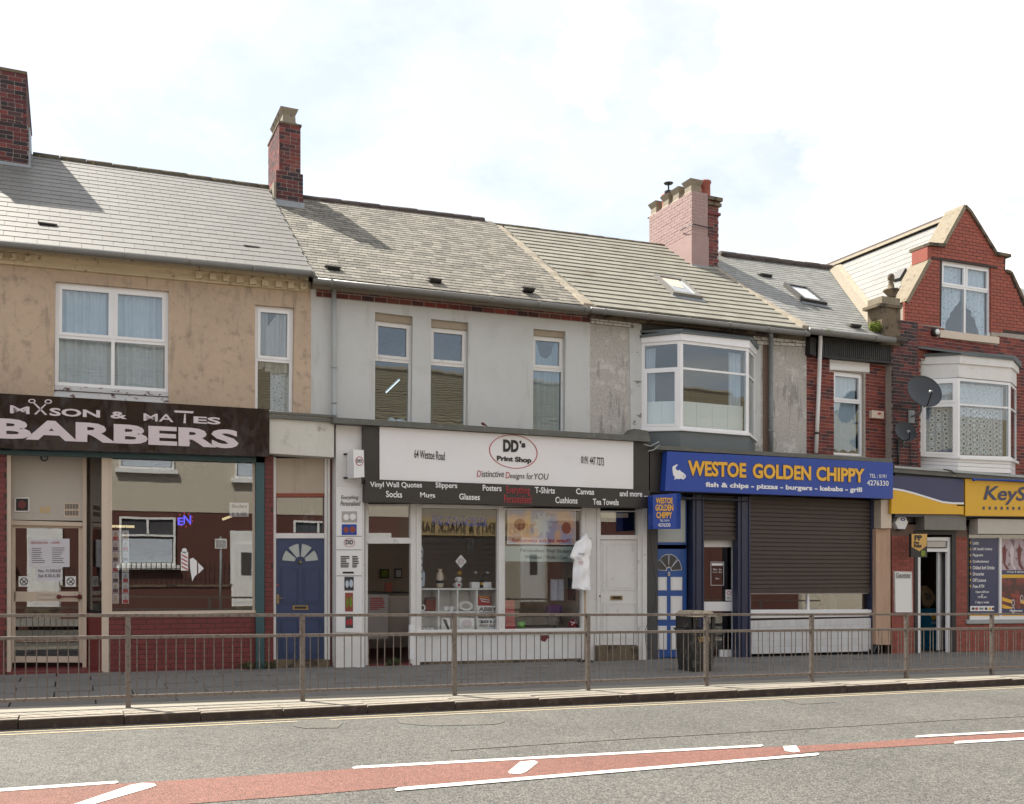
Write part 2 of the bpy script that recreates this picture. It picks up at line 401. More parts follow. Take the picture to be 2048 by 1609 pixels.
_nt = mt['rings'].node_tree; _b = _nt.nodes['Principled BSDF']
_g = _nt.nodes.new('ShaderNodeNewGeometry'); _v = _nt.nodes.new('ShaderNodeTexVoronoi'); _v.inputs['Scale'].default_value = 9.5; _v.inputs['Randomness'].default_value = .25
_nt.links.new(_g.outputs['Position'], _v.inputs['Vector'])
_r = _nt.nodes.new('ShaderNodeValToRGB'); _e = _r.color_ramp.elements
_e[0].position = 0; _e[0].color = (.07, .07, .09, 1); _e[1].position = .30; _e[1].color = (.09, .09, .12, 1)
for _p, _c in ((.34, (.70, .72, .78, 1)), (.46, (.70, .72, .78, 1)), (.52, (.34, .37, .44, 1))): _e.new(_p).color = _c
_nt.links.new(_v.outputs['Distance'], _r.inputs[0]); _nt.links.new(_r.outputs[0], _b.inputs['Base Color'])
mt['frost'] = M('obscured_glass', (.42, .45, .43), .35, .05, 3)
mt['road'] = ground_mat('road_chippings', (.068, .066, .060), (.182, .176, .157), 62., patch=((.10, .094, .082), 1.3, .70), bump=.7, big=.13)
mt['road_red'] = ground_mat('worn_red_surfacing', (.19, .078, .058), (.27, .122, .094), 95., patch=((.22, .20, .17), 2.6, .685), bump=.6, big=.09)
mt['tarpatch'] = ground_mat('smooth_tar_patch', (.085, .080, .070), (.19, .18, .158), 75., bump=.5)

# ------------------------------------------------------------------ object helpers
WL = {}
def setp(o, label=None, cat=None, group=None, kind=None):
    for k, v in (('label', label), ('category', cat), ('group', group), ('kind', kind)):
        if v: o[k] = v
    return o
def thing(name, loc, label, cat, group=None):
    o = bpy.data.objects.new(name, None); COL.objects.link(o)
    o.empty_display_size = .2
    o.location = loc; WL[o] = Vector(loc)
    return setp(o, label, cat, group)
def mk(name, vs, fs, mat, parent=None, smooth=False, **pr):
    c = Vector((0, 0, 0))
    for v in vs: c += v
    c /= len(vs)
    me = bpy.data.meshes.new(name)
    me.from_pydata([tuple(v-c) for v in vs], [], fs)
    mats = mat if isinstance(mat, list) else [mat]
    for mm in mats: me.materials.append(mt[mm] if isinstance(mm, str) else mm)
    if smooth:
        for p in me.polygons: p.use_smooth = True
    me.update()
    o = bpy.data.objects.new(name, me); COL.objects.link(o)
    WL[o] = c
    if parent is not None:
        o.parent = parent; o.location = c-WL[parent]
    else: o.location = c
    setp(o, **pr)
    return o
class B:
    """collects simple solids and links them as one mesh"""
    def __init__(s): s.v = []; s.f = []
    def add(s, vs, fs):
        n = len(s.v); s.v += [Vector(v) for v in vs]; s.f += [tuple(n+i for i in f) for f in fs]; return s
    def quad(s, q, t=.02):
        """slab with front face q (tl,tr,br,bl as seen from the street) and thickness t going away from the street"""
        b = [v+Vector((0, t, 0)) for v in q]
        return s.hexa(list(q)+b)
    def hexa(s, v8):
        return s.add(v8, [(0, 3, 2, 1), (4, 5, 6, 7), (0, 1, 5, 4), (1, 2, 6, 5), (2, 3, 7, 6), (3, 0, 4, 7)])
    def slab(s, q, nrm, t):
        b = [v+nrm*t for v in q]; return s.hexa(b+list(q))
    def box(s, x0, x1, y0, y1, z0, z1):
        return s.hexa([Vector(p) for p in ((x0, y0, z1), (x1, y0, z1), (x1, y0, z0), (x0, y0, z0), (x0, y1, z1), (x1, y1, z1), (x1, y1, z0), (x0, y1, z0))])
    def ring(s, q, w, t, ws=None):
        """frame of width w along the four edges of q"""
        W, H = qw(q), qh(q); a, b = w/W, w/H
        s.quad(sub(q, 0, 1, 0, b), t); s.quad(sub(q, 0, 1, 1-b, 1), t)
        s.quad(sub(q, 0, a, b, 1-b), t); s.quad(sub(q, 1-a, 1, b, 1-b), t); return s
    def prism(s, pts, nrm, t, holes=()):
        """extrude the planar outline pts (with holes) by nrm*t"""
        loops = [list(pts)]+[list(h) for h in holes]
        tris = tessellate_polygon(loops)
        flat = [v for l in loops for v in l]; n = len(flat)
        fs = [tuple(reversed(t_)) for t_ in tris]
        # orient by normal
        vs = [Vector(v) for v in flat]+[Vector(v)+nrm*t for v in flat]
        out_ = []
        for a, b_, c in tris:
            nn = (flat[b_]-flat[a]).cross(flat[c]-flat[a])
            if nn.dot(nrm) > 0: a, b_ = b_, a
            out_.append((a, b_, c)); out_.append((n+b_, n+a, n+c))
        k = 0
        for l in loops:
            m_ = len(l)
            for i in range(m_):
                j = (i+1) % m_
                out_.append((k+i, k+j, n+k+j, n+k+i))
            k += m_
        return s.add(vs, out_)
    def tube(s, pts, r, n=10, cap=True):
        pts = [Vector(p) for p in pts]; rs = r if isinstance(r, (list, tuple)) else [r]*len(pts)
        base = []; up0 = None
        for i, p in enumerate(pts):
            d = (pts[min(i+1, len(pts)-1)]-pts[max(i-1, 0)]).normalized()
            u = Vector((0, 0, 1)) if abs(d.z) < .9 else Vector((0, 1, 0))
            if up0 is not None: u = up0
            x = d.cross(u).normalized(); y = x.cross(d).normalized(); up0 = y
            base.append([p+(x*cos(2*pi*k/n)+y*sin(2*pi*k/n))*rs[i] for k in range(n)])
        vs = [v for rr_ in base for v in rr_]; fs = []
        for i in range(len(pts)-1):
            for k in range(n):
                a = i*n+k; b_ = i*n+(k+1) % n
                fs.append((a, b_, b_+n, a+n))
        if cap: fs += [tuple(range(n))[::-1], tuple((len(pts)-1)*n+k for k in range(n))]
        return s.add(vs, fs)
    def lathe(s, c, prof, n=20, mat=None):
        c = Vector(c); vs = []; fs = []
        for r, z in prof:
            for k in range(n):
                v = Vector((r*cos(2*pi*k/n), r*sin(2*pi*k/n), z))
                vs.append(c+(mat @ v if mat else v))
        for i in range(len(prof)-1):
            for k in range(n):
                a = i*n+k; b_ = i*n+(k+1) % n
                fs.append((a, b_, b_+n, a+n))
        fs += [tuple(range(n))[::-1], tuple((len(prof)-1)*n+k for k in range(n))]
        return s.add(vs, fs)
    def mk(s, name, mat, parent=None, smooth=False, **pr): return mk(name, s.v, s.f, mat, parent, smooth, **pr)

_unit = {}
def unit(kind, mat):
    key = (kind, mat)
    if key not in _unit:
        me = bpy.data.meshes.new(kind)
        v = [(x, y, z) for x in (-.5, .5) for y in (-.5, .5) for z in (-.5, .5)]
        f = [(0, 1, 3, 2), (4, 6, 7, 5), (0, 4, 5, 1), (2, 3, 7, 6), (0, 2, 6, 4), (1, 5, 7, 3)]
        me.from_pydata(v, [], f); me.materials.append(mt[mat]); me.update()
        _unit[key] = me
    return _unit[key]
def pieces(name, mat, parent, items, limit=300):
    """items: (centre, ex, ey, ez) with half-less full-size axis vectors; nearest ones become objects, the rest one joined part"""
    items = sorted(items, key=lambda it: (it[0]-CAM).length/ max(.01, it[1].length)**.2)
    me = unit(name, mat)
    for c, ex, ey, ez in items[:limit]:
        o = bpy.data.objects.new(name, me); COL.objects.link(o)
        o.parent = parent
        m = Matrix(((ex.x, ey.x, ez.x, 0), (ex.y, ey.y, ez.y, 0), (ex.z, ey.z, ez.z, 0), (0, 0, 0, 1)))
        m.translation = c-WL[parent]
        o.matrix_local = m
        WL[o] = c
    rest = items[limit:]
    if rest:
        b = B()
        for c, ex, ey, ez in rest:
            h = [c+ex*x+ey*y+ez*z for x in (-.5, .5) for y in (-.5, .5) for z in (-.5, .5)]
            b.add(h, [(0, 1, 3, 2), (4, 6, 7, 5), (0, 4, 5, 1), (2, 3, 7, 6), (0, 2, 6, 4), (1, 5, 7, 3)])
        b.mk(name, mat, parent, kind='stuff')

def bricks(parent, q, mat, course=.075, L=.225, gap=.010, proud=.006, depth=.05, bond='s', holes=(), poly=None, limit=300, name='brick', nrm=None, jit=.0015):
    """real bricks over the quad q; holes are quads in the same plane, poly an outline the bricks must stay in"""
    U = (q[1]-q[0]).normalized(); 
    if nrm is None: nrm = (q[3]-q[0]).cross(q[1]-q[0]).normalized()
    W, H = qw(q), qh(q)
    rows = max(1, round(H/course)); ch = H/rows
    def st(v):
        s = (v-q[0]).dot(U)/((q[1]-q[0]).dot(U))
        a = q[0].lerp(q[1], s); b_ = q[3].lerp(q[2], s)
        return s, (a.z-v.z)/(a.z-b_.z)
    hs = []
    for h in holes:
        p = [st(v) for v in h]
        hs.append((min(p[0][0], p[3][0]), max(p[1][0], p[2][0]), min(p[0][1], p[1][1]), max(p[2][1], p[3][1]), p))
    pl = [st(v) for v in poly] if poly else None
    def inside(s, t):
        c = False; n = len(pl)
        for i in range(n):
            (x1, y1), (x2, y2) = pl[i], pl[(i+1) % n]
            if (y1 > t) != (y2 > t) and s < (x2-x1)*(t-y1)/(y2-y1)+x1: c = not c
        return c
    items = []
    for r in range(rows):
        t0, t1 = r/rows, (r+1)/rows; tm = (t0+t1)/2
        head = (bond == 'e' and r % 4 == 3) or (bond == 'h')
        bl_ = L/2 if head else L
        x = -random.random()*.02-(bl_*.5 if r % 2 else 0)-(.25*L if head else 0)
        while x < W:
            segs = [(max(x, 0)/W, min(x+bl_-gap, W)/W)]
            x += bl_
            for hx0, hx1, hy0, hy1, p in hs:
                ns = []
                for a, b_ in segs:
                    sm = min(1, max(0, ((a+b_)/2-hx0)/(hx1-hx0)))
                    top = p[0][1]*(1-sm)+p[1][1]*sm; bot = p[3][1]*(1-sm)+p[2][1]*sm
                    if tm < top-.3/rows or tm > bot+.3/rows or b_ <= hx0 or a >= hx1: ns.append((a, b_)); continue
                    if a < hx0: ns.append((a, hx0))
                    if b_ > hx1: ns.append((hx1, b_))
                segs = ns
            for a, b_ in segs:
                if (b_-a)*W < .035: continue
                if pl:
                    ok = [inside(a+.1*(b_-a), tm), inside(b_-.1*(b_-a), tm)]
                    if not any(ok): continue
                    if not all(ok):
                        lo, hi = a, b_
                        n_ = 8; ss = [k for k in range(n_+1) if inside(a+(b_-a)*k/n_, tm)]
                        if len(ss) < 3: continue
                        a, b_ = a+(b_-a)*ss[0]/n_, a+(b_-a)*ss[-1]/n_
                        if (b_-a)*W < .03: continue
                c = bil(q, (a+b_)/2, tm)
                e = bil(q, b_, tm)-bil(q, a, tm)
                up = (bil(q, (a+b_)/2, t0)-bil(q, (a+b_)/2, t1)); up = up*((ch-gap)/ch)
                pr = proud+random.uniform(-jit, jit)
                items.append((c+nrm*(pr-depth/2), e, nrm*depth, up))
    pieces(name, mat, parent, items, limit)

def slates(parent, rl, rr, er, el, mat, gauge, wid, th=.008, limit=300, name='slate', lap=1.5, gap=.004, jit=.0, holes=(), stag=.5, keep=None):
    """rl,rr ridge corners; er,el eaves corners"""
    q = [rl, rr, er, el]
    W, H = qw(q), qh(q); rows = max(1, round(H/gauge)); items = []
    nrm = (el-rl).cross(rr-rl).normalized()
    if nrm.z < 0: nrm = -nrm
    for r in range(rows):
        t1 = (r+1)/rows; t0 = t1-lap/rows
        x = -wid*(stag if r % 2 else 0)-random.random()*.01
        while x < W:
            w_ = wid*(1+random.uniform(-jit, jit)*2)
            a, b_ = max(0, x)/W, min(x+w_-gap, W)/W; x += w_
            if (b_-a)*W < .03: continue
            t1j = t1+random.uniform(-jit, jit)*.4/rows
            lo = bil(q, (a+b_)/2, t1j); hi = bil(q, (a+b_)/2, max(t0, -.3/rows))
            if keep and not keep((lo+hi)/2): continue
            if any(h[0] < (a+b_)/2 < h[1] and h[2] < t1-.3/rows < h[3] for h in holes): continue
            e = bil(q, b_, t1)-bil(q, a, t1)
            lift = th*lap
            up = (hi+nrm*th*.5)-(lo+nrm*lift)
            n2 = e.cross(up).normalized()
            if n2.z < 0: n2 = -n2
            items.append(((lo+nrm*lift+hi+nrm*th*.5)/2, e, up, n2*th))
    pieces(name, mat, parent, items, limit)

def wall(name, parent, outer, holes, Y, depth, mat, **pr):
    """front wall in plane Y from survey outline with openings, real thickness and reveals"""
    o = [P(x, y, Y) if not isinstance(x, Vector) else x for x, y in outer] if not isinstance(outer[0], Vector) else outer
    return B().prism(o, Vector((0, 1, 0)), depth, [h for h in holes]).mk(name, mat, parent, **pr)

def window(parent, q, cells, mat='upvc', gl='glass', fw=.055, sw=.045, rec=.10, th=.06, name='window', mull=.05, **pr):
    """q opening; cells (s0,s1,t0,t1,sash). frame, sashes and panes set back by rec"""
    f = off(q, rec); b = B(); W, H = qw(q), qh(q)
    b.ring(f, fw, th)
    iw, ih = fw/W, fw/H
    xs = sorted({c[0] for c in cells if c[0] > 0}); 
    for c in cells:
        s0, s1, t0, t1 = c[:4]
        if s0 > 0: b.quad(sub(off(f, .001), s0-mull/2/W, s0+mull/2/W, max(t0, ih), min(t1, 1-ih)), th-.002)
        if t0 > 0: b.quad(sub(off(f, .0005), max(s0, iw)+.001, min(s1, 1-iw)-.001, t0-mull/2/H, t0+mull/2/H), th-.002)
    o = b.mk(name, mat, parent, **pr)
    for c in cells:
        s0, s1, t0, t1 = c[:4]; sash = c[4] if len(c) > 4 else False
        a0 = (iw if s0 == 0 else s0+mull/2/W); a1 = (1-iw if s1 == 1 else s1-mull/2/W)
        b0 = (ih if t0 == 0 else t0+mull/2/H); b1 = (1-ih if t1 == 1 else t1-mull/2/H)
        if sash:
            B().ring(sub(off(f, -.012), a0-.004/W, a1+.004/W, b0-.004/H, b1+.004/H), sw, .05).mk('sash', mat, o)
            a0 += sw/W; a1 -= sw/W; b0 += sw/H; b1 -= sw/H
        if gl: B().quad(sub(off(f, .022), a0, a1, b0, b1), .005).mk('pane', gl, o)
    return o

def curtain(q, mat, label, folds=9, amp=.02, cat='curtain', shape=None, nx=64, ny=14, name='curtain', group=None, th=.004):
    """hanging cloth with real folds. shape(s) -> (top t, bottom t)"""
    vs = []; ph = random.random()*6
    for j in range(ny+1):
        for i in range(nx+1):
            s = i/nx; t = j/ny
            if shape: a, b_ = shape(s); t = a+(b_-a)*t
            v = bil(q, s, t).copy()
            v.y += amp*sin(s*folds*2*pi+ph+.6*sin(t*3+s*9))+amp*.4*sin(s*folds*5.1+2*ph)
            vs.append(v)
    n = len(vs)
    fs = [(j*(nx+1)+i, (j+1)*(nx+1)+i, (j+1)*(nx+1)+i+1, j*(nx+1)+i+1) for j in range(ny) for i in range(nx)]
    bk = [v+Vector((0, th, 0)) for v in vs]
    fs2 = [tuple(n+k for k in reversed(f)) for f in fs]
    return mk(name, vs+bk, fs+fs2, mat, None, True, label=label, cat=cat, group=group)

FREF = {}
def text(body, q, mat, parent, bold=0., shear=0., dy=-.004, th=.003, name='lettering', space=1., case=None, **pr):
    cu = bpy.data.curves.new('txt', 'FONT'); cu.body = body; cu.size = 1; cu.offset = bold; cu.shear = shear
    cu.space_character = space; cu.extrude = .5; cu.resolution_u = 3
    ob = bpy.data.objects.new('txt', cu); COL.objects.link(ob)
    me = bpy.data.meshes.new_from_object(ob)
    bpy.data.objects.remove(ob); bpy.data.curves.remove(cu)
    vs = [v.co.copy() for v in me.vertices]; fs = [tuple(p.vertices) for p in me.polygons]
    bpy.data.meshes.remove(me)
    if not vs: return None
    x0 = min(v.x for v in vs); x1 = max(v.x for v in vs); y0 = min(v.y for v in vs); y1 = max(v.y for v in vs)
    o = []
    for v in vs:
        w = bil(q, (v.x-x0)/(x1-x0), (y1-v.y)/(y1-y0)).copy()
        w.y += dy-th*(v.z+.5)
        o.append(w)
    return mk(name, o, fs, mat, parent, **pr)

def ell(q, mat, parent, name, dy=-.003, th=.003, inner=None, n=40, a0=0, a1=2*pi, **pr):
    """flat disc or ring inscribed in the quad q"""
    pts = [bil(q, .5+.5*cos(a0+(a1-a0)*k/n), .5-.5*sin(a0+(a1-a0)*k/n))+Vector((0, dy-th, 0)) for k in range(n+(0 if a1-a0 > 6.28 else 1))]
    h = []
    if inner:
        h = [[bil(q, .5+.5*inner*cos(2*pi*k/n), .5-.5*inner*sin(2*pi*k/n))+Vector((0, dy-th, 0)) for k in range(n)]]
    return B().prism(pts, Vector((0, 1, 0)), th, h).mk(name, mat, parent, **pr)
def shape(pts, Y, mat, parent, name, th=.004, **pr):
    return B().prism([P(x, y, Y) for x, y in pts], Vector((0, 1, 0)), th).mk(name, mat, parent, **pr)
def plate(q, mat, parent, name, th=.01, **pr): return B().quad(q, th).mk(name, mat, parent, **pr)
def lines(q, mat, parent, n, seed=1, name='print_lines', s0=.08, s1=.9, t0=.1, t1=.9, h=.35, dy=-.002, **pr):
    r = random.Random(seed); b = B()
    for i in range(n):
        t = t0+(t1-t0)*(i+.5)/n; hh = (t1-t0)/n*h/2
        e = s0+(s1-s0)*r.uniform(.6, 1)
        b.quad(sub(off(q, dy), s0, e, t-hh, t+hh), .0015)
    return b.mk(name, mat, parent, **pr)
Vy = Vector((0, 1, 0)); Vz = Vector((0, 0, 1))
# ------------------------------------------------------------------ ground, road, pavement
def sheet(name, x0, x1, y0, y1, dz, mat, n=1, **pr):
    vs = []; fs = []
    for i in range(n+1):
        x = x0+(x1-x0)*i/n
        vs += [Vector((x, y0, gz(x)+dz)), Vector((x, y1, gz(x)+dz))]
    for i in range(n): fs.append((2*i, 2*i+2, 2*i+3, 2*i+1))
    return mk(name, vs, fs, mat, None, **pr)
big = []
for x, z in ((-600, .8), (-60, .8), (70, -1.55), (600, -1.55)):
    big += [Vector((x, -600, z-.25)), Vector((x, 600, z-.25))]
mk('ground', big, [(0, 2, 3, 1), (2, 4, 5, 3), (4, 6, 7, 5)], 'terr', kind='structure')
RD = -.105
KY = 11.2
sheet('road', -60, 70, 3.6, KY+.02, RD, 'road', kind='structure')
pv = sheet('pavement', -60, 70, KY+.30, 17.0, -.035, 'mortar_dk', kind='structure')
sheet('far_side_pavement', -60, 70, -2.2, 3.45, 0, 'paving', kind='structure')
sheet('far_side_kerb', -60, 70, 3.45, 3.62, .0, 'kerb', kind='structure')
# kerb stones
KB = mk('kerb_bed', [Vector((x, y, gz(x)-.10+(.0))) for x in (-8, 30) for y in (KY+.02, KY+.30)], [(0, 2, 3, 1)], 'mortar_dk', kind='structure')
x = -6.0; its = []
rk = random.Random(3)
while x < 29:
    L_ = rk.uniform(.75, 1.25)
    zz_ = gz(x+L_/2)+rk.uniform(-.004, .004)
    its.append((Vector((x+L_/2, KY+.15+rk.uniform(-.006, .006), zz_-.10)), Vector((L_-.014, 0, (L_-.014)*GS)), Vector((0, .30, 0)), Vector((0, 0, .20))))
    x += L_
pieces('kerb_stone', 'kerb', KB, its)
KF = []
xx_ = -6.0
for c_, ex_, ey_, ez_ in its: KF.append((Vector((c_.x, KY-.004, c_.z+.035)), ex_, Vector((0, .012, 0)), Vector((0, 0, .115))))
pieces('kerb_shade_plate', 'kerb_shade', KB, KF)  # added dark plates that paint shade onto the road side of the stones
# smooth concrete strip the railing stands in
b = B()
vs = [Vector((x, y, gz(x)+dz)) for x in (-8, 30) for (y, dz) in ((KY+.31, .002), (12.22, .002), (12.22, -.06), (KY+.31, -.06))]
mk('railing_footing', vs, [(0, 4, 5, 1), (3, 2, 6, 7), (0, 3, 7, 4), (1, 5, 6, 2)], 'conc', kind='structure')
# flagstones
its = []
y = 12.235; row = 0
while y < 16.6:
    d = .60 if row % 3 else .75
    x = -6.0-(row % 2)*.45
    while x < 29:
        w_ = .90
        c = Vector((x+w_/2, y+d/2, gz(x+w_/2)-.03+rk.uniform(-.0015, .0015)))
        its.append((c, Vector((w_-.02, 0, (w_-.02)*GS)), Vector((0, d-.02, 0)), Vector((0, 0, .06))))
        x += w_
    y += d; row += 1
pieces('paving_slab', 'paving', pv, its)

def road_sheet(name, pts, dz, mat, **pr):
    vs = [road_pt(x, y, dz) for x, y in pts]
    tr = tessellate_polygon([vs]); fs = []
    for a, b_, c in tr:
        if (vs[b_]-vs[a]).cross(vs[c]-vs[a]).z < 0: a, b_ = b_, a
        fs.append((a, b_, c))
    return mk(name, vs, fs, mat, None, **pr)
redA = [(-260, 1596), (0, 1580), (235, 1568), (600, 1545), (700, 1538), (1100, 1517), (1528, 1495), (1700, 1487), (1850, 1476), (2048, 1466), (2300, 1452),
        (2300, 1468), (2048, 1480), (1900, 1487), (1640, 1503), (1240, 1543), (790, 1575), (640, 1588), (300, 1614), (-100, 1650), (-500, 1680)]
road_sheet('red_median_strip', redA, .004, 'road_red', kind='structure')
def line_mark(p, q_, w0, w1):
    return [(p[0], p[1]), (q_[0], q_[1]), (q_[0]+3, q_[1]+w1*.55), (q_[0]-3, q_[1]+w1), (p[0]-5, p[1]+w0), (p[0]-8, p[1]+w0*.5)]
marks = [('white_road_line', line_mark((-150, 1587), (234, 1562), 7, 5)),
         ('white_road_line', line_mark((712, 1532.5), (1524, 1489.5), 5, 4)),
         ('white_road_line', line_mark((1838, 1471), (2300, 1448), 4, 3)),
         ('white_road_line', line_mark((797, 1575), (1636, 1506), 7, 5)),
         ('white_road_line', line_mark((1915, 1482.5), (2300, 1462), 5, 3)),
         ('white_road_bar', [(262, 1570), (285, 1566), (308, 1567), (313, 1571), (300, 1576), (140, 1622), (108, 1622)]),
         ('white_road_bar', [(1040, 1524), (1068, 1521), (1076, 1525), (1052, 1544), (1040, 1548), (1018, 1547), (1017, 1543)]),
         ('white_road_bar', [(1566, 1493), (1592, 1491), (1600, 1503), (1588, 1505), (1570, 1502)])]
lb = ['long white line at the left edge of the red median strip', 'longest white line along the far side of the red median strip', 'short white line on far side of the red strip at right edge',
      'long tapering white line along the near side of the red strip', 'short white line on near side of the red strip at right edge',
      'large slanting white bar across the red strip at lower left', 'small slanting white bar in the middle of the red strip', 'smallest white bar on the red strip towards the right']
for (nm, pts), l in zip(marks, lb): road_sheet(nm, pts, .008, 'white_road', kind='structure', label=l)
# yellow line by the kerb, twin grey seams
for dy_, w_, mt_, nm in ((.13, .05, 'yellow_road', 'yellow_kerb_line'), (.30, .05, 'yellow_road', 'yellow_kerb_line')):
    vs = [Vector((x, y, gz(x)+RD+.004)) for x in (-10, 40) for y in (KY-dy_-w_, KY-dy_)]
    mk(nm, vs, [(0, 2, 3, 1)], mt_, kind='structure')
vs = [Vector((x, y, gz(x)+RD+.0035)) for x in (-10, 40) for y in (KY-.125, KY+.0)]
mk('gutter_channel', vs, [(0, 2, 3, 1)], 'tarpatch', kind='structure')
road_sheet('tar_patch', [(583, 1447), (600, 1441), (640, 1438), (680, 1441), (686, 1446), (676, 1456), (610, 1457), (588, 1453)], .005, 'tarpatch', kind='structure')
road_sheet('tar_patch', [(790, 1436), (960, 1430), (1010, 1444), (990, 1449), (860, 1452), (800, 1447)], .005, 'tarpatch', kind='structure')
road_sheet('tar_patch', [(1560, 1399), (1640, 1397), (1672, 1405), (1600, 1409)], .005, 'tarpatch', kind='structure')

road_sheet('tar_seam', [(900, 1500), (1060, 1489), (1300, 1474), (1600, 1457), (1900, 1439), (2300, 1420), (2300, 1421.2), (1900, 1440.6), (1600, 1458.8), (1300, 1475.8), (1060, 1490.8), (900, 1501.8)], .005, 'tarpatch', kind='structure')
# ------------------------------------------------------------------ terrace: common bits
YW = 16.30
X12, X23, X34, X45, X56 = XP(622, YW), XP(1180, YW), XP(1613, YW), XP(1781, YW), 25.5
XL1 = -5.2
def lz(p, q_, Y):
    a, b_ = P(*p, Y), P(*q_, Y)
    k = (b_.z-a.z)/(b_.x-a.x)
    return lambda X: a.z+k*(X-a.x)
def shell(t, x0, x1, ez, rz, yr, zmid):
    """party walls, back wall, rear roof slope, floor between shop and flat"""
    b = B(); x0 += .012; x1 -= .012
    for xa, xb in ((x0, x0+.09), (x1-.09, x1)):
        zr = rz((xa+xb)/2)-.08; ze = ez((xa+xb)/2)-.06
        pr_ = [Vector((xa, YW+.14, -.6)), Vector((xa, YW+.14, ze)), Vector((xa, yr, zr)), Vector((xa, 2*yr-YW, ze-.2)), Vector((xa, 2*yr-YW, -.6))]
        b.prism(pr_, Vector((1, 0, 0)), .09)
    yb = 2*yr-YW
    b.box(x0+.09, x1-.09, yb-.2, yb-.02, -.6, ez(x0)-.01)
    b.mk('rear_wall', 'room', t)
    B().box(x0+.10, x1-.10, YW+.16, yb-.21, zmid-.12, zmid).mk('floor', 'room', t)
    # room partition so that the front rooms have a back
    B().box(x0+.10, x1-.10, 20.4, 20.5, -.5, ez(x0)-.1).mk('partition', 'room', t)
    q = [Vector((x1, yr+.02, rz(x1))), Vector((x0, yr+.02, rz(x0))), Vector((x0, yb+.3, ez(x0)-.2)), Vector((x1, yb+.3, ez(x1)-.2))]
    B().slab(q, Vector((0, -.5, -.85)).normalized(), .05).mk('rear_roof', 'slate_old', t)
def front_roof(t, x0, x1, ez, rz, ye, yr, mat, gauge, wid, **kw):
    rl, rr = Vector((x0, yr, rz(x0))), Vector((x1, yr, rz(x1)))
    er, el = Vector((x1, ye, ez(x1))), Vector((x0, ye, ez(x0)))
    n = (el-rl).cross(rr-rl).normalized()
    ro = B().slab([rl-n*.012, rr-n*.012, er-n*.012, el-n*.012], -n, .05).mk('roof', 'ridge_dk', t)
    slates(ro, rl, rr, er, el, mat, gauge, wid, **kw)
    return ro, (rl, rr, er, el, n)
def gutter(t, x0, x1, zf, y, r=.054, mat='gutter', brk=.95):
    b = B(); b.tube([(x0, y, zf(x0)), (x1, y, zf(x1))], r, 12)
    o = b.mk('gutter', mat, t, True)
    b = B(); x = x0+.3
    while x < x1:
        b.tube([(x-.02, y, zf(x)), (x+.02, y, zf(x))], r*1.13, 12); x += brk
    b.mk('gutter_bracket', mat, o, False)
    return o
def ridge_tiles(t, x0, x1, rz, yr, mat='ridge', L_=.42, r=.11):
    b = B(); x = x0
    par = B(); par.box(x0, x1, yr-.05, yr+.05, rz(x0)-.12, rz(x0)-.08)
    ro = B().tube([(x0, yr, rz(x0)-.03), (x1, yr, rz(x1)-.03)], .06, 6).mk('ridge', mat, t)
    while x < x1-.05:
        xe = min(x+L_, x1)
        j = random.uniform(-.006, .006)
        B().tube([(x, yr, rz(x)+.0+j), (xe-.008, yr, rz(xe)+j)], r, 10).mk('ridge_tile', mat, ro, True)
        x = xe
def vent(t, px, py, pl, n, w=.21, h=.07, mat='black_txt'):
    c = hit(px, py, pl, n)
    up = Vector((0, -n.z, n.y)); up = -up if up.z < 0 else up
    ex = Vector((1, 0, 0))
    b = B()
    q = [c-ex*w/2+up*h+n*.02, c+ex*w/2+up*h+n*.02, c+ex*w/2+n*.075, c-ex*w/2+n*.075]
    b.slab(q, -n, .05); b.mk('roof_vent', mat, t)
    B().slab([v+n*.010+ex*(.03 if i in (1, 2) else -.03)+up*(.10 if i < 2 else .03) for i, v in enumerate(q)], -n, .02).mk('vent_hood', 'slate_new', t)

def chimney(t, pxl, pxr, Yf, depth, zb, zt, bmat, side='r', wide=None, mort='mortar', name='chimney', limit=120, xl=None, capm='stone_dk'):
    """brick stack: front face between two survey columns, real bricks on the front and the side that shows"""
    x0 = XP(pxl, Yf) if xl is None else xl; x1 = XP(pxr, Yf)
    b = B().box(x0, x1, Yf, Yf+depth, zb-.6, zt)
    ch = b.mk(name, mort, t)
    q = [Vector((x0, Yf, zt)), Vector((x1, Yf, zt)), Vector((x1, Yf, zb-.2)), Vector((x0, Yf, zb-.2))]
    bricks(ch, q, bmat, bond='e', limit=limit)
    if side == 'r':
        q = [Vector((x1, Yf, zt)), Vector((x1, Yf+depth, zt)), Vector((x1, Yf+depth, zb-.1)), Vector((x1, Yf, zb-.1))]
        bricks(ch, q, bmat, bond='e', nrm=Vector((1, 0, 0)), limit=limit)
    else:
        q = [Vector((x0, Yf+depth, zt)), Vector((x0, Yf, zt)), Vector((x0, Yf, zb-.1)), Vector((x0, Yf+depth, zb-.1))]
        bricks(ch, q, bmat, bond='e', nrm=Vector((-1, 0, 0)), limit=limit)
    return ch, x0, x1

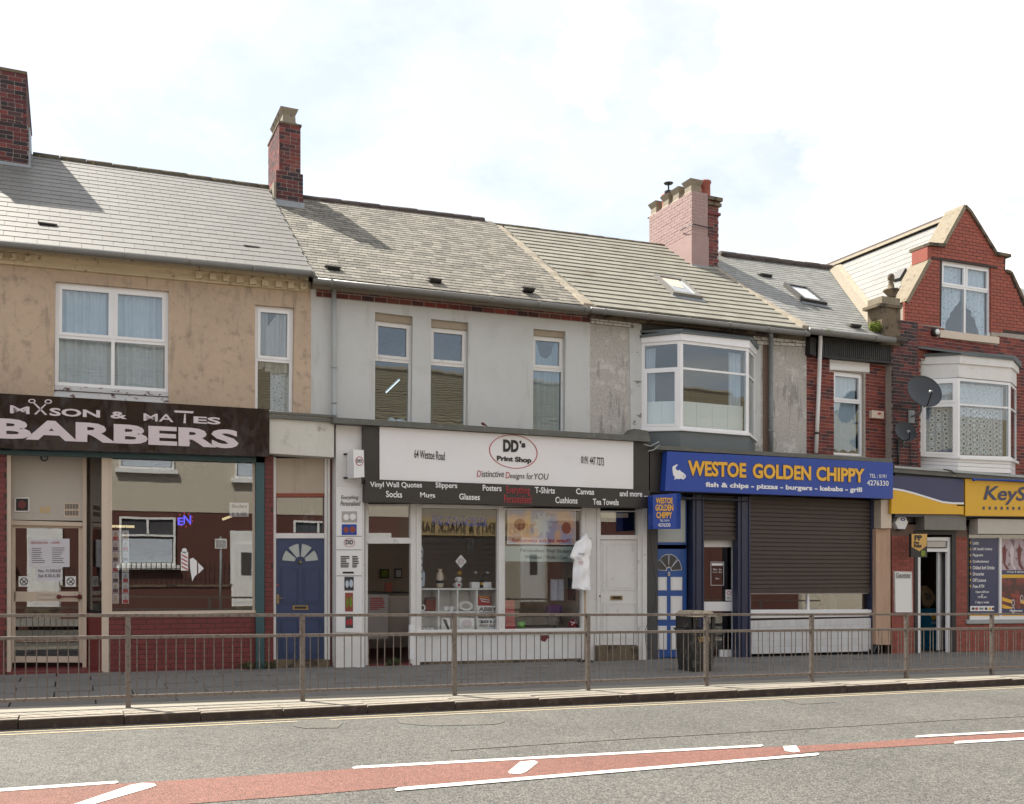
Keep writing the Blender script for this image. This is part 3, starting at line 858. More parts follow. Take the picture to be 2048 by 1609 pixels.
# ================================================================== HOUSE 1: tan render over the barber
h1 = thing('terraced_house', (0, YW, gz(0)), 'tan rendered terraced house above the barber shop, with smooth grey slates', 'house', 'terraced houses')
ez1 = lz((0, 484), (628, 545), 15.95); rz1 = lz((65, 312), (545, 379), 19.9)
w1 = Q((110.9, 562.9), (338.1, 582.5), (337.5, 783.8), (108.9, 769.7), YW)
w1b = Q((108.9, 769.7), (337.5, 783.8), (337.4, 806), (108.3, 793), YW)
w1full = Q((110.9, 562.9), (338.1, 582.5), (337.3, 815), (108.0, 802), YW)
w2 = Q((510.5, 609.5), (588.5, 616), (586, 830), (510, 824), YW)
zt1 = ez1(X12)
wall('wall', h1, [Vector((XL1, YW, ez1(XL1)-.1)), Vector((X12, YW, ez1(X12)-.06)), Vector((X12, YW, 3.46)), Vector((XL1, YW, 3.46))], [w1full, w2], YW, .16, 'render_tan')
shell(h1, XL1, X12, ez1, rz1, 19.9, 3.52)
n1_ = None
xr0 = XL1
ro1, (rl, rr, er, el, N1) = front_roof(h1, XL1, XP(628, 15.95)-.02, ez1, rz1, 15.93, 19.9, 'slate_new', .235, .30, th=.011, lap=1.4, gap=.004)
P1 = el.copy()
ridge_tiles(h1, XP(66, 19.9), XP(538, 19.9), rz1, 19.9, 'ridge', .45, .07)
gutter(h1, XL1, XP(628, 15.9), lambda X: ez1(X)-.05, 15.88, .052)
vent(h1, 95, 458, P1, N1); vent(h1, 503, 503, P1, N1)
# cornice: painted brick band with dentils
def band(t, pts_top, pts_bot, Y, th, mat, name, x0=None, **pr):
    a = lz(*pts_top, Y); c = lz(*pts_bot, Y)
    xa = x0 if x0 is not None else P(*pts_top[0], Y).x; xb = P(*pts_top[1], Y).x
    q = [Vector((xa, Y, a(xa))), Vector((xb, Y, a(xb))), Vector((xb, Y, c(xb))), Vector((xa, Y, c(xa)))]
    return B().quad(q, th).mk(name, mat, t, **pr), q
co, cq = band(h1, ((0, 492), (617, 553)), ((0, 527), (609, 583)), YW-.05, .06, 'cream_brick', 'cornice', XL1)
bricks(co, off(cq, 0), 'cream_brick', L=.225, gap=.006, proud=.004, jit=.003, limit=200)
band(co, ((0, 491), (617, 551)), ((0, 502), (617, 561)), YW-.13, .08, 'cream_brick', 'ledge', XL1)
for px, py in ((-28, 510), (-1, 511), (26, 513), (56, 516), (398, 550), (426, 553), (453, 556), (480, 559), (506, 562), (531, 565), (558, 567.5), (583, 570), (608, 572)):
    plate(R(px-6.5, py-6, px+6.5, py+6.5, YW-.13), 'cream_brick', co, 'dentil', .09)
# windows
wi = window(h1, w1, [(0, .5, 0, .52, True), (.5, 1, 0, .52, True), (0, .5, .52, 1), (.5, 1, .52, 1)], rec=.07)
bw = plate(off(w1b, .02), 'paint_peel', h1, 'window_board', .05)
plate(sub(off(w1b, .012), 0, 1, .42, .50), 'dark_grey', bw, 'board_joint', .012)
plate(sub(off(w1b, .0), 0, 1, .93, 1.35), 'paint_peel', bw, 'sill', .09)
wi2 = window(h1, w2, [(0, 1, 0, .50, True), (0, 1, .50, 1)], rec=.08)
plate(off(w1b, .10), 'room', h1, 'board_back', .03)
curtain(off(sub(w1, .03, .49, .04, .98), .17), 'net', 'pale blue net curtain in the left half of the wide tan house window', 7, .022, 'curtain', group='net curtains in the wide window of the tan house')
curtain(off(sub(w1, .51, .97, .04, .98), .17), 'net', 'pale blue net curtain in the right half of the wide tan house window', 7, .022, 'curtain', group='net curtains in the wide window of the tan house')
curtain(off(sub(w2, .06, .36, .05, .60), .17), 'cloth_grey', 'left drape tied back in the narrow window of the tan house', 3, .02, shape=lambda s: (0, 1-.1*s))
curtain(off(sub(w2, .30, .94, .05, .60), .15), 'cloth_grey', 'wide right drape in the narrow window of the tan house', 3, .025, shape=lambda s: (max(0, .28-.6*s), 1))
curtain(off(sub(w2, .45, .98, .55, 1), .20), 'lace', 'patterned lace panel in the lower narrow window of the tan house', 4, .012)
# chimney at far left
cb = hit(52, 335, P1, N1)
ztp = P(52, 150, cb.y).z
ch, _, _ = chimney(h1, 0, 52, cb.y, 21.9-cb.y, cb.z, ztp, 'brick_dark', 'r', xl=-1.95, limit=170)
# wider lower courses and flashing
x1c = XP(52, cb.y)
b = B().box(-1.98, x1c+.035, cb.y-.035, 21.93, cb.z-.5, P(52, 252, cb.y).z).mk('chimney_base', 'mortar', ch)
qf = [Vector((-1.98, cb.y-.035, P(52, 252, cb.y).z)), Vector((x1c+.035, cb.y-.035, P(52, 252, cb.y).z)), Vector((x1c+.035, cb.y-.035, cb.z-.1)), Vector((-1.98, cb.y-.035, cb.z-.1))]
WL[ch] = WL[ch]
bricks(ch, qf, 'brick_dark', bond='e', limit=130)
qf = [Vector((x1c+.035, cb.y-.035, P(52, 252, cb.y).z)), Vector((x1c+.035, 21.93, P(52, 252, cb.y).z)), Vector((x1c+.035, 21.93, cb.z-.1)), Vector((x1c+.035, cb.y-.035, cb.z-.1))]
bricks(ch, qf, 'brick_dark', bond='e', nrm=Vector((1, 0, 0)), limit=80)
B().box(-2.0, x1c+.02, cb.y-.02, 21.92, ztp, ztp+.05).mk('capping', 'stone_dk', ch)
B().box(-2.05, x1c+.07, cb.y-.075, cb.y-.03, cb.z-.14, cb.z+.02).mk('flashing', 'lead', h1)
B().box(x1c+.03, x1c+.07, cb.y-.03, 20.0, cb.z-.1, cb.z+.7).mk('flashing', 'lead', h1)
for k in range(4):
    B().lathe((-1.3, cb.y+.45+k*.55, ztp+.05), [(.15, 0), (.15, .04), (.12, .08), (.12, .38), (.15, .42), (.15, .46), (.10, .46), (.10, .40)], 16).mk('chimney_pot', 'terracotta', ch, True)

# ================================================================== HOUSE 2: grey render over the print shop
h2 = thing('terraced_house', (X12+2, YW, gz(X12+2)), 'smooth grey rendered terraced house above the print shop, red brick eaves band', 'house', 'terraced houses')
ez2 = lz((628, 556), (1175, 614), 15.95); rz2 = lz((610, 399), (968, 443), 20.2)
hA = Q((750.2, 624.3), (825.7, 633.4), (823.5, 850), (749, 846), YW)
hB = Q((862.4, 638), (937, 645.6), (935, 860), (861, 856), YW)
hC = Q((1067, 657.6), (1131.4, 663.4), (1130, 872), (1066, 870), YW)
wall('wall', h2, [Vector((X12, YW, ez2(X12)-.05)), Vector((X23, YW, ez2(X23)-.05)), Vector((X23, YW, 3.2)), Vector((X12, YW, 3.2))], [hA, hB, hC], YW, .16, 'render_grey')
shell(h2, X12, X23, ez2, rz2, 20.2, 3.4)
ro2, (rl, rr, er, el, N2) = front_roof(h2, XP(628, 15.95), XP(1178, 15.95)-.12, ez2, rz2, 15.93, 20.2, 'slate_old', .15, .20, th=.012, lap=1.5, gap=.010, jit=.09, limit=300)
P2 = el.copy()
ridge_tiles(h2, XP(602, 20.2), XP(968, 20.2), rz2, 20.2, 'ridge_dk', .42, .085)
gutter(h2, XP(626, 15.9), XP(1178, 15.9), lambda X: ez2(X)-.07, 15.88, .055)
for px, py in ((667, 543), (871, 567), (1058, 585)): vent(h2, px, py, P2, N2)
# bedding board under the gutter, brick band
band(h2, ((626, 566), (1180, 622)), ((626, 574), (1180, 628)), YW-.16, .14, 'mortar_verge', 'eaves_board')
bb, bq = band(h2, ((633, 572), (1180, 625)), ((633, 594), (1180, 646)), YW-.012, .03, 'mortar', 'brick_band')
bricks(bb, bq, 'brick_red', L=.225, course=.082, gap=.017, proud=.012, limit=260, jit=.004)
# downpipe
zp = lambda x, y: P(x, y, YW-.1)
dp = B().tube([zp(668, 568), zp(668, 700), zp(668, 828), zp(668, 836)+Vector((0, -.06, 0))], .042, 12).mk('downpipe', 'pipe_grey', h2, True)
for yy in (575, 735, 806): B().tube([zp(668, yy-2), zp(668, yy+2)], .052, 12).mk('pipe_collar', 'pipe_grey', dp, True)
for q, tt, lbl in ((hA, .40, 0), (hB, .385, 1), (hC, .36, 2)):
    hd = .066 if lbl < 2 else .055
    fq = sub(q, 0, 1, hd, 1)
    plate(sub(off(q, .06), 0, 1, 0, hd), M('stained_beige_wood', (.34, .28, .21), .8, .08, 6, .3, 50), h2, 'head_board', .05)
    window(h2, fq, [(0, 1, 0, tt-.03, True), (0, 1, tt-.03, 1)], 'paint_w', 'glass_old', fw=.035, sw=.05, rec=.10, mull=.06)
# fallen cloth bundle on sill, lamp tube, drape
t = thing('fluorescent_lamp', P(787, 772, YW+2.2), 'lit white tube seen slanting through the left window of the grey house', 'lamp')
B().tube([P(772, 786, YW+2.2), P(799, 760, YW+2.2)], .011, 10).mk('tube', 'tube', t)
B().tube([P(772, 786, YW+2.2)+Vector((0, .04, .03)), P(799, 760, YW+2.2)+Vector((0, .04, .03))], .014, 8).mk('batten', 'white', t)
def drape_shape(s):
    a = 0 if s < .18 or s > .86 else .0+.19*sin((s-.18)/.68*pi)**.8
    return (a, 1)
curtain(off(sub(hC, .03, .93, .085, .97), .19), 'cloth_grey', 'sagging off-white drape filling the right window of the grey house', 4, .03, shape=drape_shape, nx=80, ny=24)
for px, lab in ((796, 'white and pink cloth heaped at the foot of the left window of the grey house'),):
    c = P(px, 843, YW+.22); vs = []; b = B()
    for k in range(9):
        b.lathe(c+Vector((random.uniform(-.13, .13), random.uniform(-.04, .04), random.uniform(-.05, .02))), [(.01, -.05), (.06, -.03), (.075, .0), (.05, .04), (.01, .055)], 9)
    o = b.mk('cloth_bundle', 'white', None, True, label=lab, cat='cloth')
# pale garment shapes hanging deep in the middle window
tq = off(sub(hB, .15, .55, .45, .9), .9)
curtain(tq, 'dish', 'dark garment hanging inside the middle window of the grey house', 2, .03, 'garment', shape=lambda s: (.05+.12*abs(s-.5), .95))
# chimney 2
cb = hit(555, 410, P2, N2); Yf = cb.y
cb = hit(606, 418, P2, N2); Yf = cb.y
zL, zM, zT = cb.z, P(580, 345, Yf).z, P(580, 249, Yf).z
zsolid = zL
Yb = XP(556, Yf)/tan(YAW+atan((533-PCX)/FOC))
dep = Yb-Yf
ch, cx0, cx1 = chimney(h2, 559, 601, Yf+.03, dep-.06, zM, zT, 'brick_red', 'l', limit=170)
x0, x1 = XP(553, Yf), XP(606, Yf)
B().box(x0, x1, Yf, Yb, zL-.6, zM).mk('chimney_base', 'mortar', ch)
bricks(ch, [Vector((x0, Yf, zM)), Vector((x1, Yf, zM)), Vector((x1, Yf, zL-.1)), Vector((x0, Yf, zL-.1))], 'brick_dark', bond='e', limit=80)
bricks(ch, [Vector((x0, Yb, zM)), Vector((x0, Yf, zM)), Vector((x0, Yf, zL-.3)), Vector((x0, Yb, zL-.3))], 'brick_red', bond='e', nrm=Vector((-1, 0, 0)), limit=80)
B().box(x0-.03, x1+.02, Yf-.045, Yf-.005, zL-.12, zL+.10).mk('flashing', 'lead', h2)
B().box(x0-.05, x0-.005, Yf, Yb-.8, zL-.05, zL+.45).mk('flashing', 'mortar_verge', h2)
def square_pot(par, c, w, h, mat='pot_cream'):
    b = B()
    def lvl(r, z): return [c+Vector((sx*r, sy*r, z)) for sx, sy in ((-1, -1), (1, -1), (1, 1), (-1, 1))]
    ls = [lvl(w*.55, 0), lvl(w*.42, h*.12), lvl(w*.36, h*.22), lvl(w*.34, h*.62), lvl(w*.47, h*.92), lvl(w*.50, h), lvl(w*.36, h), lvl(w*.30, h*.7)]
    vs = [v for l in ls for v in l]; fs = []
    for i in range(len(ls)-1):
        for k in range(4):
            a = i*4+k; b_ = i*4+(k+1) % 4; fs.append((a, b_, b_+4, a+4))
    fs += [(3, 2, 1, 0), tuple(28+k for k in range(4))]
    b.add(vs, fs); return b.mk('chimney_pot', mat, par)
xm = (cx0+cx1)/2
B().box(cx0-.02, cx1+.02, Yf+.01, Yb-.01, zT, zT+.04).mk('capping', 'stone_dk', ch)
for k in range(4): square_pot(ch, Vector((xm, Yf+.24+k*(dep-.45)/3, zT+.04)), .36, .32)

# ================================================================== HOUSE 3: pebbledash with bay
h3 = thing('terraced_house', (X23+2.5, YW, gz(X23+2.5)), 'pebbledashed terraced house with white bay window and pink painted chimney', 'house', 'terraced houses')
ez3 = lz((1180, 616), (1612, 664), 15.95); rz3 = lz((978, 451), (1345, 497), 20.2)
# pebbledash piers, white strips
XB0, XB1 = XP(1281, YW), XP(1508, YW)
bayhole = [Vector((XB0, YW, P(1283, 655, YW).z)), Vector((XB1, YW, P(1283, 655, YW).z)), Vector((XB1, YW, 3.1)), Vector((XB0, YW, 3.1))]
wall('wall', h3, [Vector((X23, YW, ez3(X23)-.05)), Vector((X34, YW, ez3(X34)-.05)), Vector((X34, YW, 3.0)), Vector((X23, YW, 3.0))], [bayhole], YW, .16, 'pebble')
shell(h3, X23, X34, ez3, rz3, 20.2, 3.15)
B().quad(Q((1258, 640), (1283, 650), (1283, 885), (1262, 882), YW-.012), .02).mk('render_strip', 'whitewash', h3)
B().quad(Q((1506, 672), (1522, 674), (1521, 896), (1506, 890), YW-.012), .02).mk('render_strip', 'whitewash', h3)
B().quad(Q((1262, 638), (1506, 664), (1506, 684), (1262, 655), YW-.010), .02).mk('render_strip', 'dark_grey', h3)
for (a, b_, c_, d_) in (((1182, 634), (1262, 645), (1262, 656), (1182, 648)), ((1507, 672), (1610, 682), (1610, 694), (1507, 690))):
    q = Q(a, b_, c_, d_, YW-.012)
    bb = B().quad(q, .03).mk('brick_band', 'mortar_mid', h3)
    bricks(bb, q, 'white_brick', L=.20, course=.075, gap=.018, proud=.014, jit=.004)
band(h3, ((1182, 627), (1612, 674)), ((1182, 634), (1612, 680)), YW-.14, .12, 'stone_dk', 'eaves_board')
SK3 = None
ro3_x0, ro3_x1 = XP(1178, 15.95)+.12, XP(1612, 15.95)-.10
rl_ = Vector((ro3_x0, 20.2, rz3(ro3_x0))); 
def skylight(t, pts, pl, n, framemat, glassmat, lab=None, blind=False):
    c = [hit(x, y, pl, n) for x, y in pts]
    # square it up on the slope
    up = (c[0]-c[3]+c[1]-c[2]).normalized(); ex = (c[1]-c[0]+c[2]-c[3]).normalized()
    up = (up-n*up.dot(n)).normalized(); ex = up.cross(n); ex = ex if ex.x > 0 else -ex
    m = (c[0]+c[1]+c[2]+c[3])/4
    W = ((c[1]-c[0]).length+(c[2]-c[3]).length)/2; H = ((c[3]-c[0]).length+(c[2]-c[1]).length)/2
    W = min(W, .8); H = min(max(H, .9), 1.2)
    def r(s, t_, h): return m+ex*(s-.5)*W+up*(.5-t_)*H+n*h
    b = B()
    for s0, s1, t0, t1 in ((0, 1, 0, .09), (0, 1, .90, 1), (0, .12, .09, .90), (.88, 1, .09, .90)):
        b.slab([r(s0, t0, .10), r(s1, t0, .10), r(s1, t1, .10), r(s0, t1, .10)], -n, .13)
    o = b.mk('skylight', framemat, t)
    B().slab([r(.12, .09, .07), r(.88, .09, .07), r(.88, .90, .07), r(.12, .90, .07)], -n, .02).mk('pane', glassmat, o)
    if blind: B().slab([r(.14, .10, .075), r(.80, .10, .075), r(.66, .60, .075), r(.30, .56, .075), r(.14, .2, .075)][:4], -n, .003).mk('blind', 'cream', o)
    B().slab([r(-.06, 1.0, .035), r(1.06, 1.0, .035), r(1.06, 1.10, .03), r(-.06, 1.10, .03)], -n, .02).mk('apron_flashing', 'lead', o)
    return o
ro3, (rl, rr, er, el, N3) = front_roof(h3, ro3_x0, ro3_x1, ez3, rz3, 15.93, 20.2, 'tile_conc', .27, .33, th=.034, lap=1.25, gap=.004, limit=300, jit=.012)
P3 = el.copy()
ridge_tiles(h3, XP(978, 20.2), XP(1345, 20.2), rz3, 20.2, 'ridge', .42, .075)
gutter(h3, XP(1180, 15.9), XP(1616, 15.9), lambda X: ez3(X)-.06, 15.88, .058)
skylight(h3, [(1304, 555), (1356, 560), (1404, 604), (1352, 600)], P3, N3, 'gutter', 'skyl', blind=True)
# mortar fillets on the party lines
def fillet(t, X, ezf, rzf, yr, w, mat, h=.06):
    b = B(); n = 26; vs = []
    rr_ = random.Random(5)
    for i in range(n+1):
        k = i/n; y = 15.93+(yr-15.93)*k; z = ezf(X)+(rzf(X)-ezf(X))*k
        w1_ = w*(1+rr_.uniform(-.18, .18)); hh = h*(1+rr_.uniform(-.35, .35))
        vs += [Vector((X-w1_/2, y, z-.02)), Vector((X-w1_*.3, y, z+hh)), Vector((X+w1_*.3, y, z+hh)), Vector((X+w1_/2, y, z-.02))]
    fs = []
    for i in range(n):
        for k in range(3): a = i*4+k; fs.append((a, a+1, a+5, a+4))
    fs += [(3, 2, 1, 0), (n*4, n*4+1, n*4+2, n*4+3)]
    b.add(vs, fs); return b.mk('verge_fillet', mat, t)
fillet(h3, XP(1178, 15.95)-.02, ez3, rz3, 20.2, .30, 'mortar_verge')
# bay window
YB = 15.76
def P_(x, y, Y): return P(x, y, Y)
bl0, bl1, br1, br0 = XP(1283, YW), XP(1361, YB), XP(1497, YB), XP(1510, YW)
def bayquad(pa, Ya, pb, Yb_, ta, tb, ba, bb_):
    return [P(pa, ta, Ya), P(pb, tb, Yb_), P(pb, bb_, Yb_), P(pa, ba, Ya)]
def bay_face(b, pa, Ya, pb, Yb_, ta, tb, ba, bb_, th=.05):
    q = bayquad(pa, Ya, pb, Yb_, ta, tb, ba, bb_)
    n = (q[1]-q[0]).cross(q[3]-q[0]).normalized(); n = n if n.y > 0 else -n
    b.hexa(list(q)+[v+n*th for v in q]); return q, n
def bay(t, pL, pA, pB, pR, yF, dat, mats, cellsL, cellsF, glz='glass', Yb_=YB):
    """dat rows: name -> (yL, yA, yB, yR) survey heights of the level at wall-left, corner, corner, wall-right"""
    o = None
    def lev(nm, extra=0): return dat[nm]
    def strip(nm, top, bot, mat, out=0., th=.06):
        b = B()
        for (pa, Ya, pb, Yb2, i, j) in ((pL, YW, pA, Yb_, 0, 1), (pA, Yb_, pB, Yb_, 1, 2), (pB, Yb_, pR, YW, 2, 3)):
            q = [P(pa, top[i], Ya), P(pb, top[j], Yb2), P(pb, bot[j], Yb2), P(pa, bot[i], Ya)]
            n = (q[1]-q[0]).cross(q[3]-q[0]).normalized(); n = n if n.y > 0 else -n
            # mitre corners
            q = [v-Vector((0, out, 0)) for v in q]
            if i == 0: q[0].x -= out*.6; q[3].x -= out*.6
            if i == 2: q[1].x += out*.6; q[2].x += out*.6
            b.hexa(list(q)+[v+Vector((0, th, 0)) for v in q])
        return b.mk(nm, mat, t)
    return strip
st3 = bay(h3, 1283, 1361, 1497, 1510, YW, {}, None, None, None, Yb_=YB)
st3('bay_roof_edge', (672, 660, 676, 691), (677, 668, 682, 700), 'slab_panel', .07, .25)
st3('bay_fascia', (677, 668, 682, 700), (687, 681, 697, 711), 'upvc', .035, .10)
st3('bay_panel', (864, 861, 871, 884), (905, 905, 912, 915), 'slab_panel', 0, .06)
st3('bay_sill', (859, 858, 868, 880), (864, 862, 872.5, 885), 'upvc', .05, .12)
# bay roof top slab
zr = P(1361, 662, YB).z
b = B(); b.prism([Vector((bl0-.05, YW, zr+.07)), Vector((bl1-.03, YB-.07, zr+.02)), Vector((br1+.03, YB-.07, zr+.02)), Vector((br0+.05, YW, zr+.07))], Vector((0, 0, -1)), .05)
b.mk('bay_roof', 'slab_panel', h3)
b = B(); b.prism([Vector((bl0, YW+.1, 3.0)), Vector((bl1, YB+.03, 3.0)), Vector((br1, YB+.03, 3.0)), Vector((br0, YW+.1, 3.0))], Vector((0, 0, -1)), .03)
b.mk('bay_floor', 'room', h3)
def bay_window(t, q, cells, gl='glass', mat='upvc', fw=.06, name='window', sw=.05, boards=None):
    """like window() but for a face at any angle"""
    n = (q[1]-q[0]).cross(q[3]-q[0]).normalized(); n = n if n.y > 0 else -n
    W, H = qw(q), qh(q); b = B(); a, c = fw/W, fw/H
    def rect(s0, s1, t0, t1, o0, th):
        qq = [v+n*o0 for v in sub(q, s0, s1, t0, t1)]; return list(qq)+[v+n*th for v in qq]
    for r_ in ((0, 1, 0, c), (0, 1, 1-c, 1), (0, a, c, 1-c), (1-a, 1, c, 1-c)): b.hexa(rect(*r_, 0, .06))
    for s0, s1, t0, t1, sash in cells:
        if t0 > 0: b.hexa(rect(a, 1-a, t0-.02/H, t0+.02/H, .002, .055))
    o = b.mk(name, mat, t)
    for s0, s1, t0, t1, sash in cells:
        a0, a1 = a, 1-a; b0 = c if t0 == 0 else t0+.02/H; b1 = 1-c if t1 == 1 else t1-.02/H
        if sash:
            bb_ = B(); e, g = sw/W, sw/H
            for r_ in ((a0, a1, b0, b0+g), (a0, a1, b1-g, b1), (a0, a0+e, b0+g, b1-g), (a1-e, a1, b0+g, b1-g)): bb_.hexa(rect(*r_, -.014, .05))
            bb_.mk('sash', mat, o); a0 += e; a1 -= e; b0 += g; b1 -= g
        B().hexa(rect(a0, a1, b0, b1, .02, .006)).mk('pane', gl, o)
    return o
qL = [P(1283, 687, YW), P(1361, 681, YB), P(1361, 859, YB), P(1283, 860, YW)]
qF = [P(1361, 681, YB), P(1497, 697, YB), P(1497, 869, YB), P(1361, 859, YB)]
qR = [P(1497, 697, YB), P(1510, 711, YW), P(1510, 882, YW), P(1497, 869, YB)]
bay_window(h3, qL, [(0, 1, 0, .31, False), (0, 1, .31, 1, True)])
bay_window(h3, qF, [(0, 1, 0, .31, False), (0, 1, .31, 1, False)])
bay_window(h3, qR, [(0, 1, 0, .31, False), (0, 1, .31, 1, False)])
bp = thing('board', P(1400, 830, YB+.12), 'off-white boarding standing behind the lower part of the bay window', 'board')
for i in range(4):
    q = sub(qF, .045+i*.23, .045+(i+1)*.23-.004, .67, .965); B().quad(off(q, .10), .02).mk('board_panel', 'card', bp)
n = (qL[1]-qL[0]).cross(qL[3]-qL[0]).normalized(); n = n if n.y > 0 else -n
for i in range(2):
    q = [v+n*.10 for v in sub(qL, .08+i*.42, .08+(i+1)*.42-.006, .67, .93)]; B().hexa(q+[v+n*.02 for v in q]).mk('board_panel', 'card', bp)
curtain([v+n*.16 for v in sub(qL, .06, .30, .05, .70)], 'net', 'pale curtain tied at the left end of the pebbledash house bay', 3, .02, shape=lambda s: (0, 1))
curtain(off(sub(qF, .03, .10, .06, .70), .16), 'net', 'narrow pale curtain at the left of the bay front pane', 2, .015)
curtain(off(sub(qF, .78, .96, .05, .72), .16), 'net', 'pale gathered curtain at the right of the bay front pane', 4, .02)
# downpipe on pebbledash
zp = lambda x, y: P(x, y, YW-.09)
dp = B().tube([P(1542, 668, YW-.35), P(1542, 676, YW-.10), zp(1542, 800), zp(1542, 905)], .045, 12).mk('downpipe', 'pipe_dull', h3, True)
for yy in (690, 835, 862): B().tube([zp(1542, yy-2), zp(1542, yy+2)], .056, 12).mk('pipe_collar', 'pipe_dull', dp, True)
plate(Q((1526, 690), (1538, 692), (1538, 905), (1526, 903), YW-.008), 'mortar_mid', h3, 'exposed_patch', .02)
# pink chimney
cb = hit(1384, 533, P3, N3); Yf = cb.y
x0, xm_, x1 = XP(1384, Yf), XP(1414, Yf), XP(1440, Yf)
Yb = x0/tan(YAW+atan((1299-PCX)/FOC)); Yb = min(Yb, Yf+3.0)
zT, zM = P(1384, 382, Yf).z, P(1384, 470, Yf).z
ch = B().box(x0, xm_+.02, Yf, Yb, cb.z-1.3, zT).mk('chimney', 'brick_pink', h3)
bricks(ch, [Vector((x0, Yf, zT)), Vector((xm_+.02, Yf, zT)), Vector((xm_+.02, Yf, cb.z-.15)), Vector((x0, Yf, cb.z-.15))], 'brick_pink', proud=.004, gap=.006, bond='s')
bricks(ch, [Vector((x0, Yb, zT)), Vector((x0, Yf, zT)), Vector((x0, Yf, cb.z-.2)), Vector((x0, Yb, cb.z-.2))], 'brick_pink', proud=.006, gap=.008, nrm=Vector((-1, 0, 0)), limit=300, jit=.004)
B().box(x0-.03, xm_+.03, Yf-.03, Yb-.3, cb.z-1.0, zM).mk('chimney_base', 'brick_pink', ch)
b = B().box(xm_+.025, x1, Yf+.06, Yb, cb.z-1.3, P(1425, 400, Yf).z)
cr = b.mk('chimney', 'mortar', h3)
zt2 = P(1425, 400, Yf).z
bricks(cr, [Vector((xm_+.02, Yf+.06, zt2)), Vector((x1, Yf+.06, zt2)), Vector((x1, Yf+.06, cb.z-.1)), Vector((xm_+.02, Yf+.06, cb.z-.1))], 'brick_red', bond='e')
B().box(xm_+.03, x1+.05, Yf+.0, Yb, zt2-.12, zt2-.05).mk('string_course', 'stone_dk', cr)
B().box(xm_+.03, x1+.07, Yf-.02, Yb, zt2, zt2+.08).mk('capping', 'stone_dk', cr)
B().box(xm_+.03, x1+.04, Yf+.02, Yb, P(1425, 428, Yf).z, P(1425, 423, Yf).z).mk('string_course', 'brick_dark', cr)
B().box(x0-.05, x1+.05, Yf-.08, Yf-.035, cb.z-.16, cb.z+.02).mk('flashing', 'lead', h3)
ln = Yb-Yf
for k, (fr, s) in enumerate(((.10, .38), (.38, .36), (.62, .36), (.92, .36))): square_pot(ch, Vector((x0+.20, Yf+.1+ln*fr-.02, zT)), s, .33)
def round_pot(par, c, r, h): return B().lathe(c, [(r*1.15, 0), (r*1.15, .03), (r, .05), (r*.96, h*.85), (r*1.12, h*.9), (r*1.12, h), (r*.85, h), (r*.8, h*.7)], 20).mk('chimney_pot', 'terracotta', par, True)
round_pot(cr, Vector(((xm_+x1)/2-.02, Yf+.32, zt2+.08)), .135, .46)
round_pot(cr, Vector(((xm_+x1)/2-.05, Yf+1.0, zt2+.08)), .11, .35)
rp = round_pot(ch, Vector((x0+.2, Yf+ln*.76, zT)), .10, .42)
B().lathe(Vector((x0+.2, Yf+ln*.70, zT+.42)), [(.10, 0), (.10, .05), (.02, .07), (.02, .22), (.10, .23), (.12, .25), (.02, .27)], 14).mk('cowl', 'ironblk', rp)
B().tube([Vector((x0-.04, Yf+.4, cb.z+.95)), Vector((x0-.10, Yf+.1, cb.z+.93)), Vector((x0-.03, Yf-.07, cb.z+.96)), Vector((x0+.5, Yf-.05, cb.z+.94))], .012, 6).mk('iron_strap', 'ironblk', ch)

# ================================================================== HOUSE 4: narrow red brick
h4 = thing('terraced_house', (X34+1, YW+.03, gz(X34+1)), 'narrow dark red brick house with one tall upstairs window and black timber eaves', 'house', 'terraced houses')
Y4 = YW+.03
ez4 = lz((1617, 659), (1783, 678), 15.95); rz4 = lz((1440, 512), (1672, 541), 20.2)
Y5 = 16.18
xr_, zr_ = P(1928, 425, Y5).x, P(1893, 439, 16.69).z
Xe, Ze = XP(1760, 16.4)-.25, P(1745, 650, 16.4).z-.25
def z4at(x, y): k = (20.2-y)/(20.2-15.93); return rz4(x)+(ez4(x)-rz4(x))*k
def zgat(x): return Ze+(zr_-Ze)*(x-Xe)/(xr_-Xe)
def roof4():
    x0, x1, xt = XP(1612, 15.95)+.06, X45+.16, 18.75
    rl, rr = Vector((x0, 20.2, rz4(x0))), Vector((xt, 20.2, rz4(xt)))
    er, el = Vector((x1, 15.93, ez4(x1))), Vector((x0, 15.93, ez4(x0)))
    er2 = Vector((xt, 15.93, ez4(xt)))
    n = (el-rl).cross(rr-rl).normalized()
    ro = B().slab([rl-n*.012, rr-n*.012, er-n*.012, el-n*.012], -n, .05).mk('roof', 'ridge_dk', h4)
    slates(ro, rl, rr, er2, el, 'slate_h4', .17, .22, th=.010, lap=1.4, gap=.006, jit=.03, limit=300, keep=lambda c: zgat(c.x) < z4at(c.x, c.y)+.12 and (c.x < x1 or c.y > 16.6))
    return ro, (rl, rr, er, el, n)
hD = Q((1667, 741.6), (1727.5, 748), (1727.5, 913), (1667, 909.5), Y4)
oq = [Vector((X34+.003, Y4, ez4(X34)-.1)), Vector((X45+.12, Y4, ez4(X45)-.1)), Vector((X45+.12, Y4, 2.6)), Vector((X34+.003, Y4, 2.6))]
w4 = wall('wall', h4, oq, [hD], Y4, .16, 'mortar')
shell(h4, X34, X45, ez4, rz4, 20.2, 2.75)
zbt = P(1700, 723, Y4).z
bq = [Vector((X34+.003, Y4, zbt+.04)), Vector((X45, Y4, zbt-.02)), Vector((X45, Y4, 2.95)), Vector((X34+.003, Y4, 2.95))]
lin = Q((1658, 718), (1737, 727), (1737, 745), (1658, 740), Y4)
bricks(w4, bq, 'brick_mix', bond='e', holes=[hD, lin], limit=300)
plate(off(lin, -.03), 'white', h4, 'lintel', .10)
window(h4, hD, [(0, 1, 0, .35, True), (0, 1, .35, 1)], rec=.06)
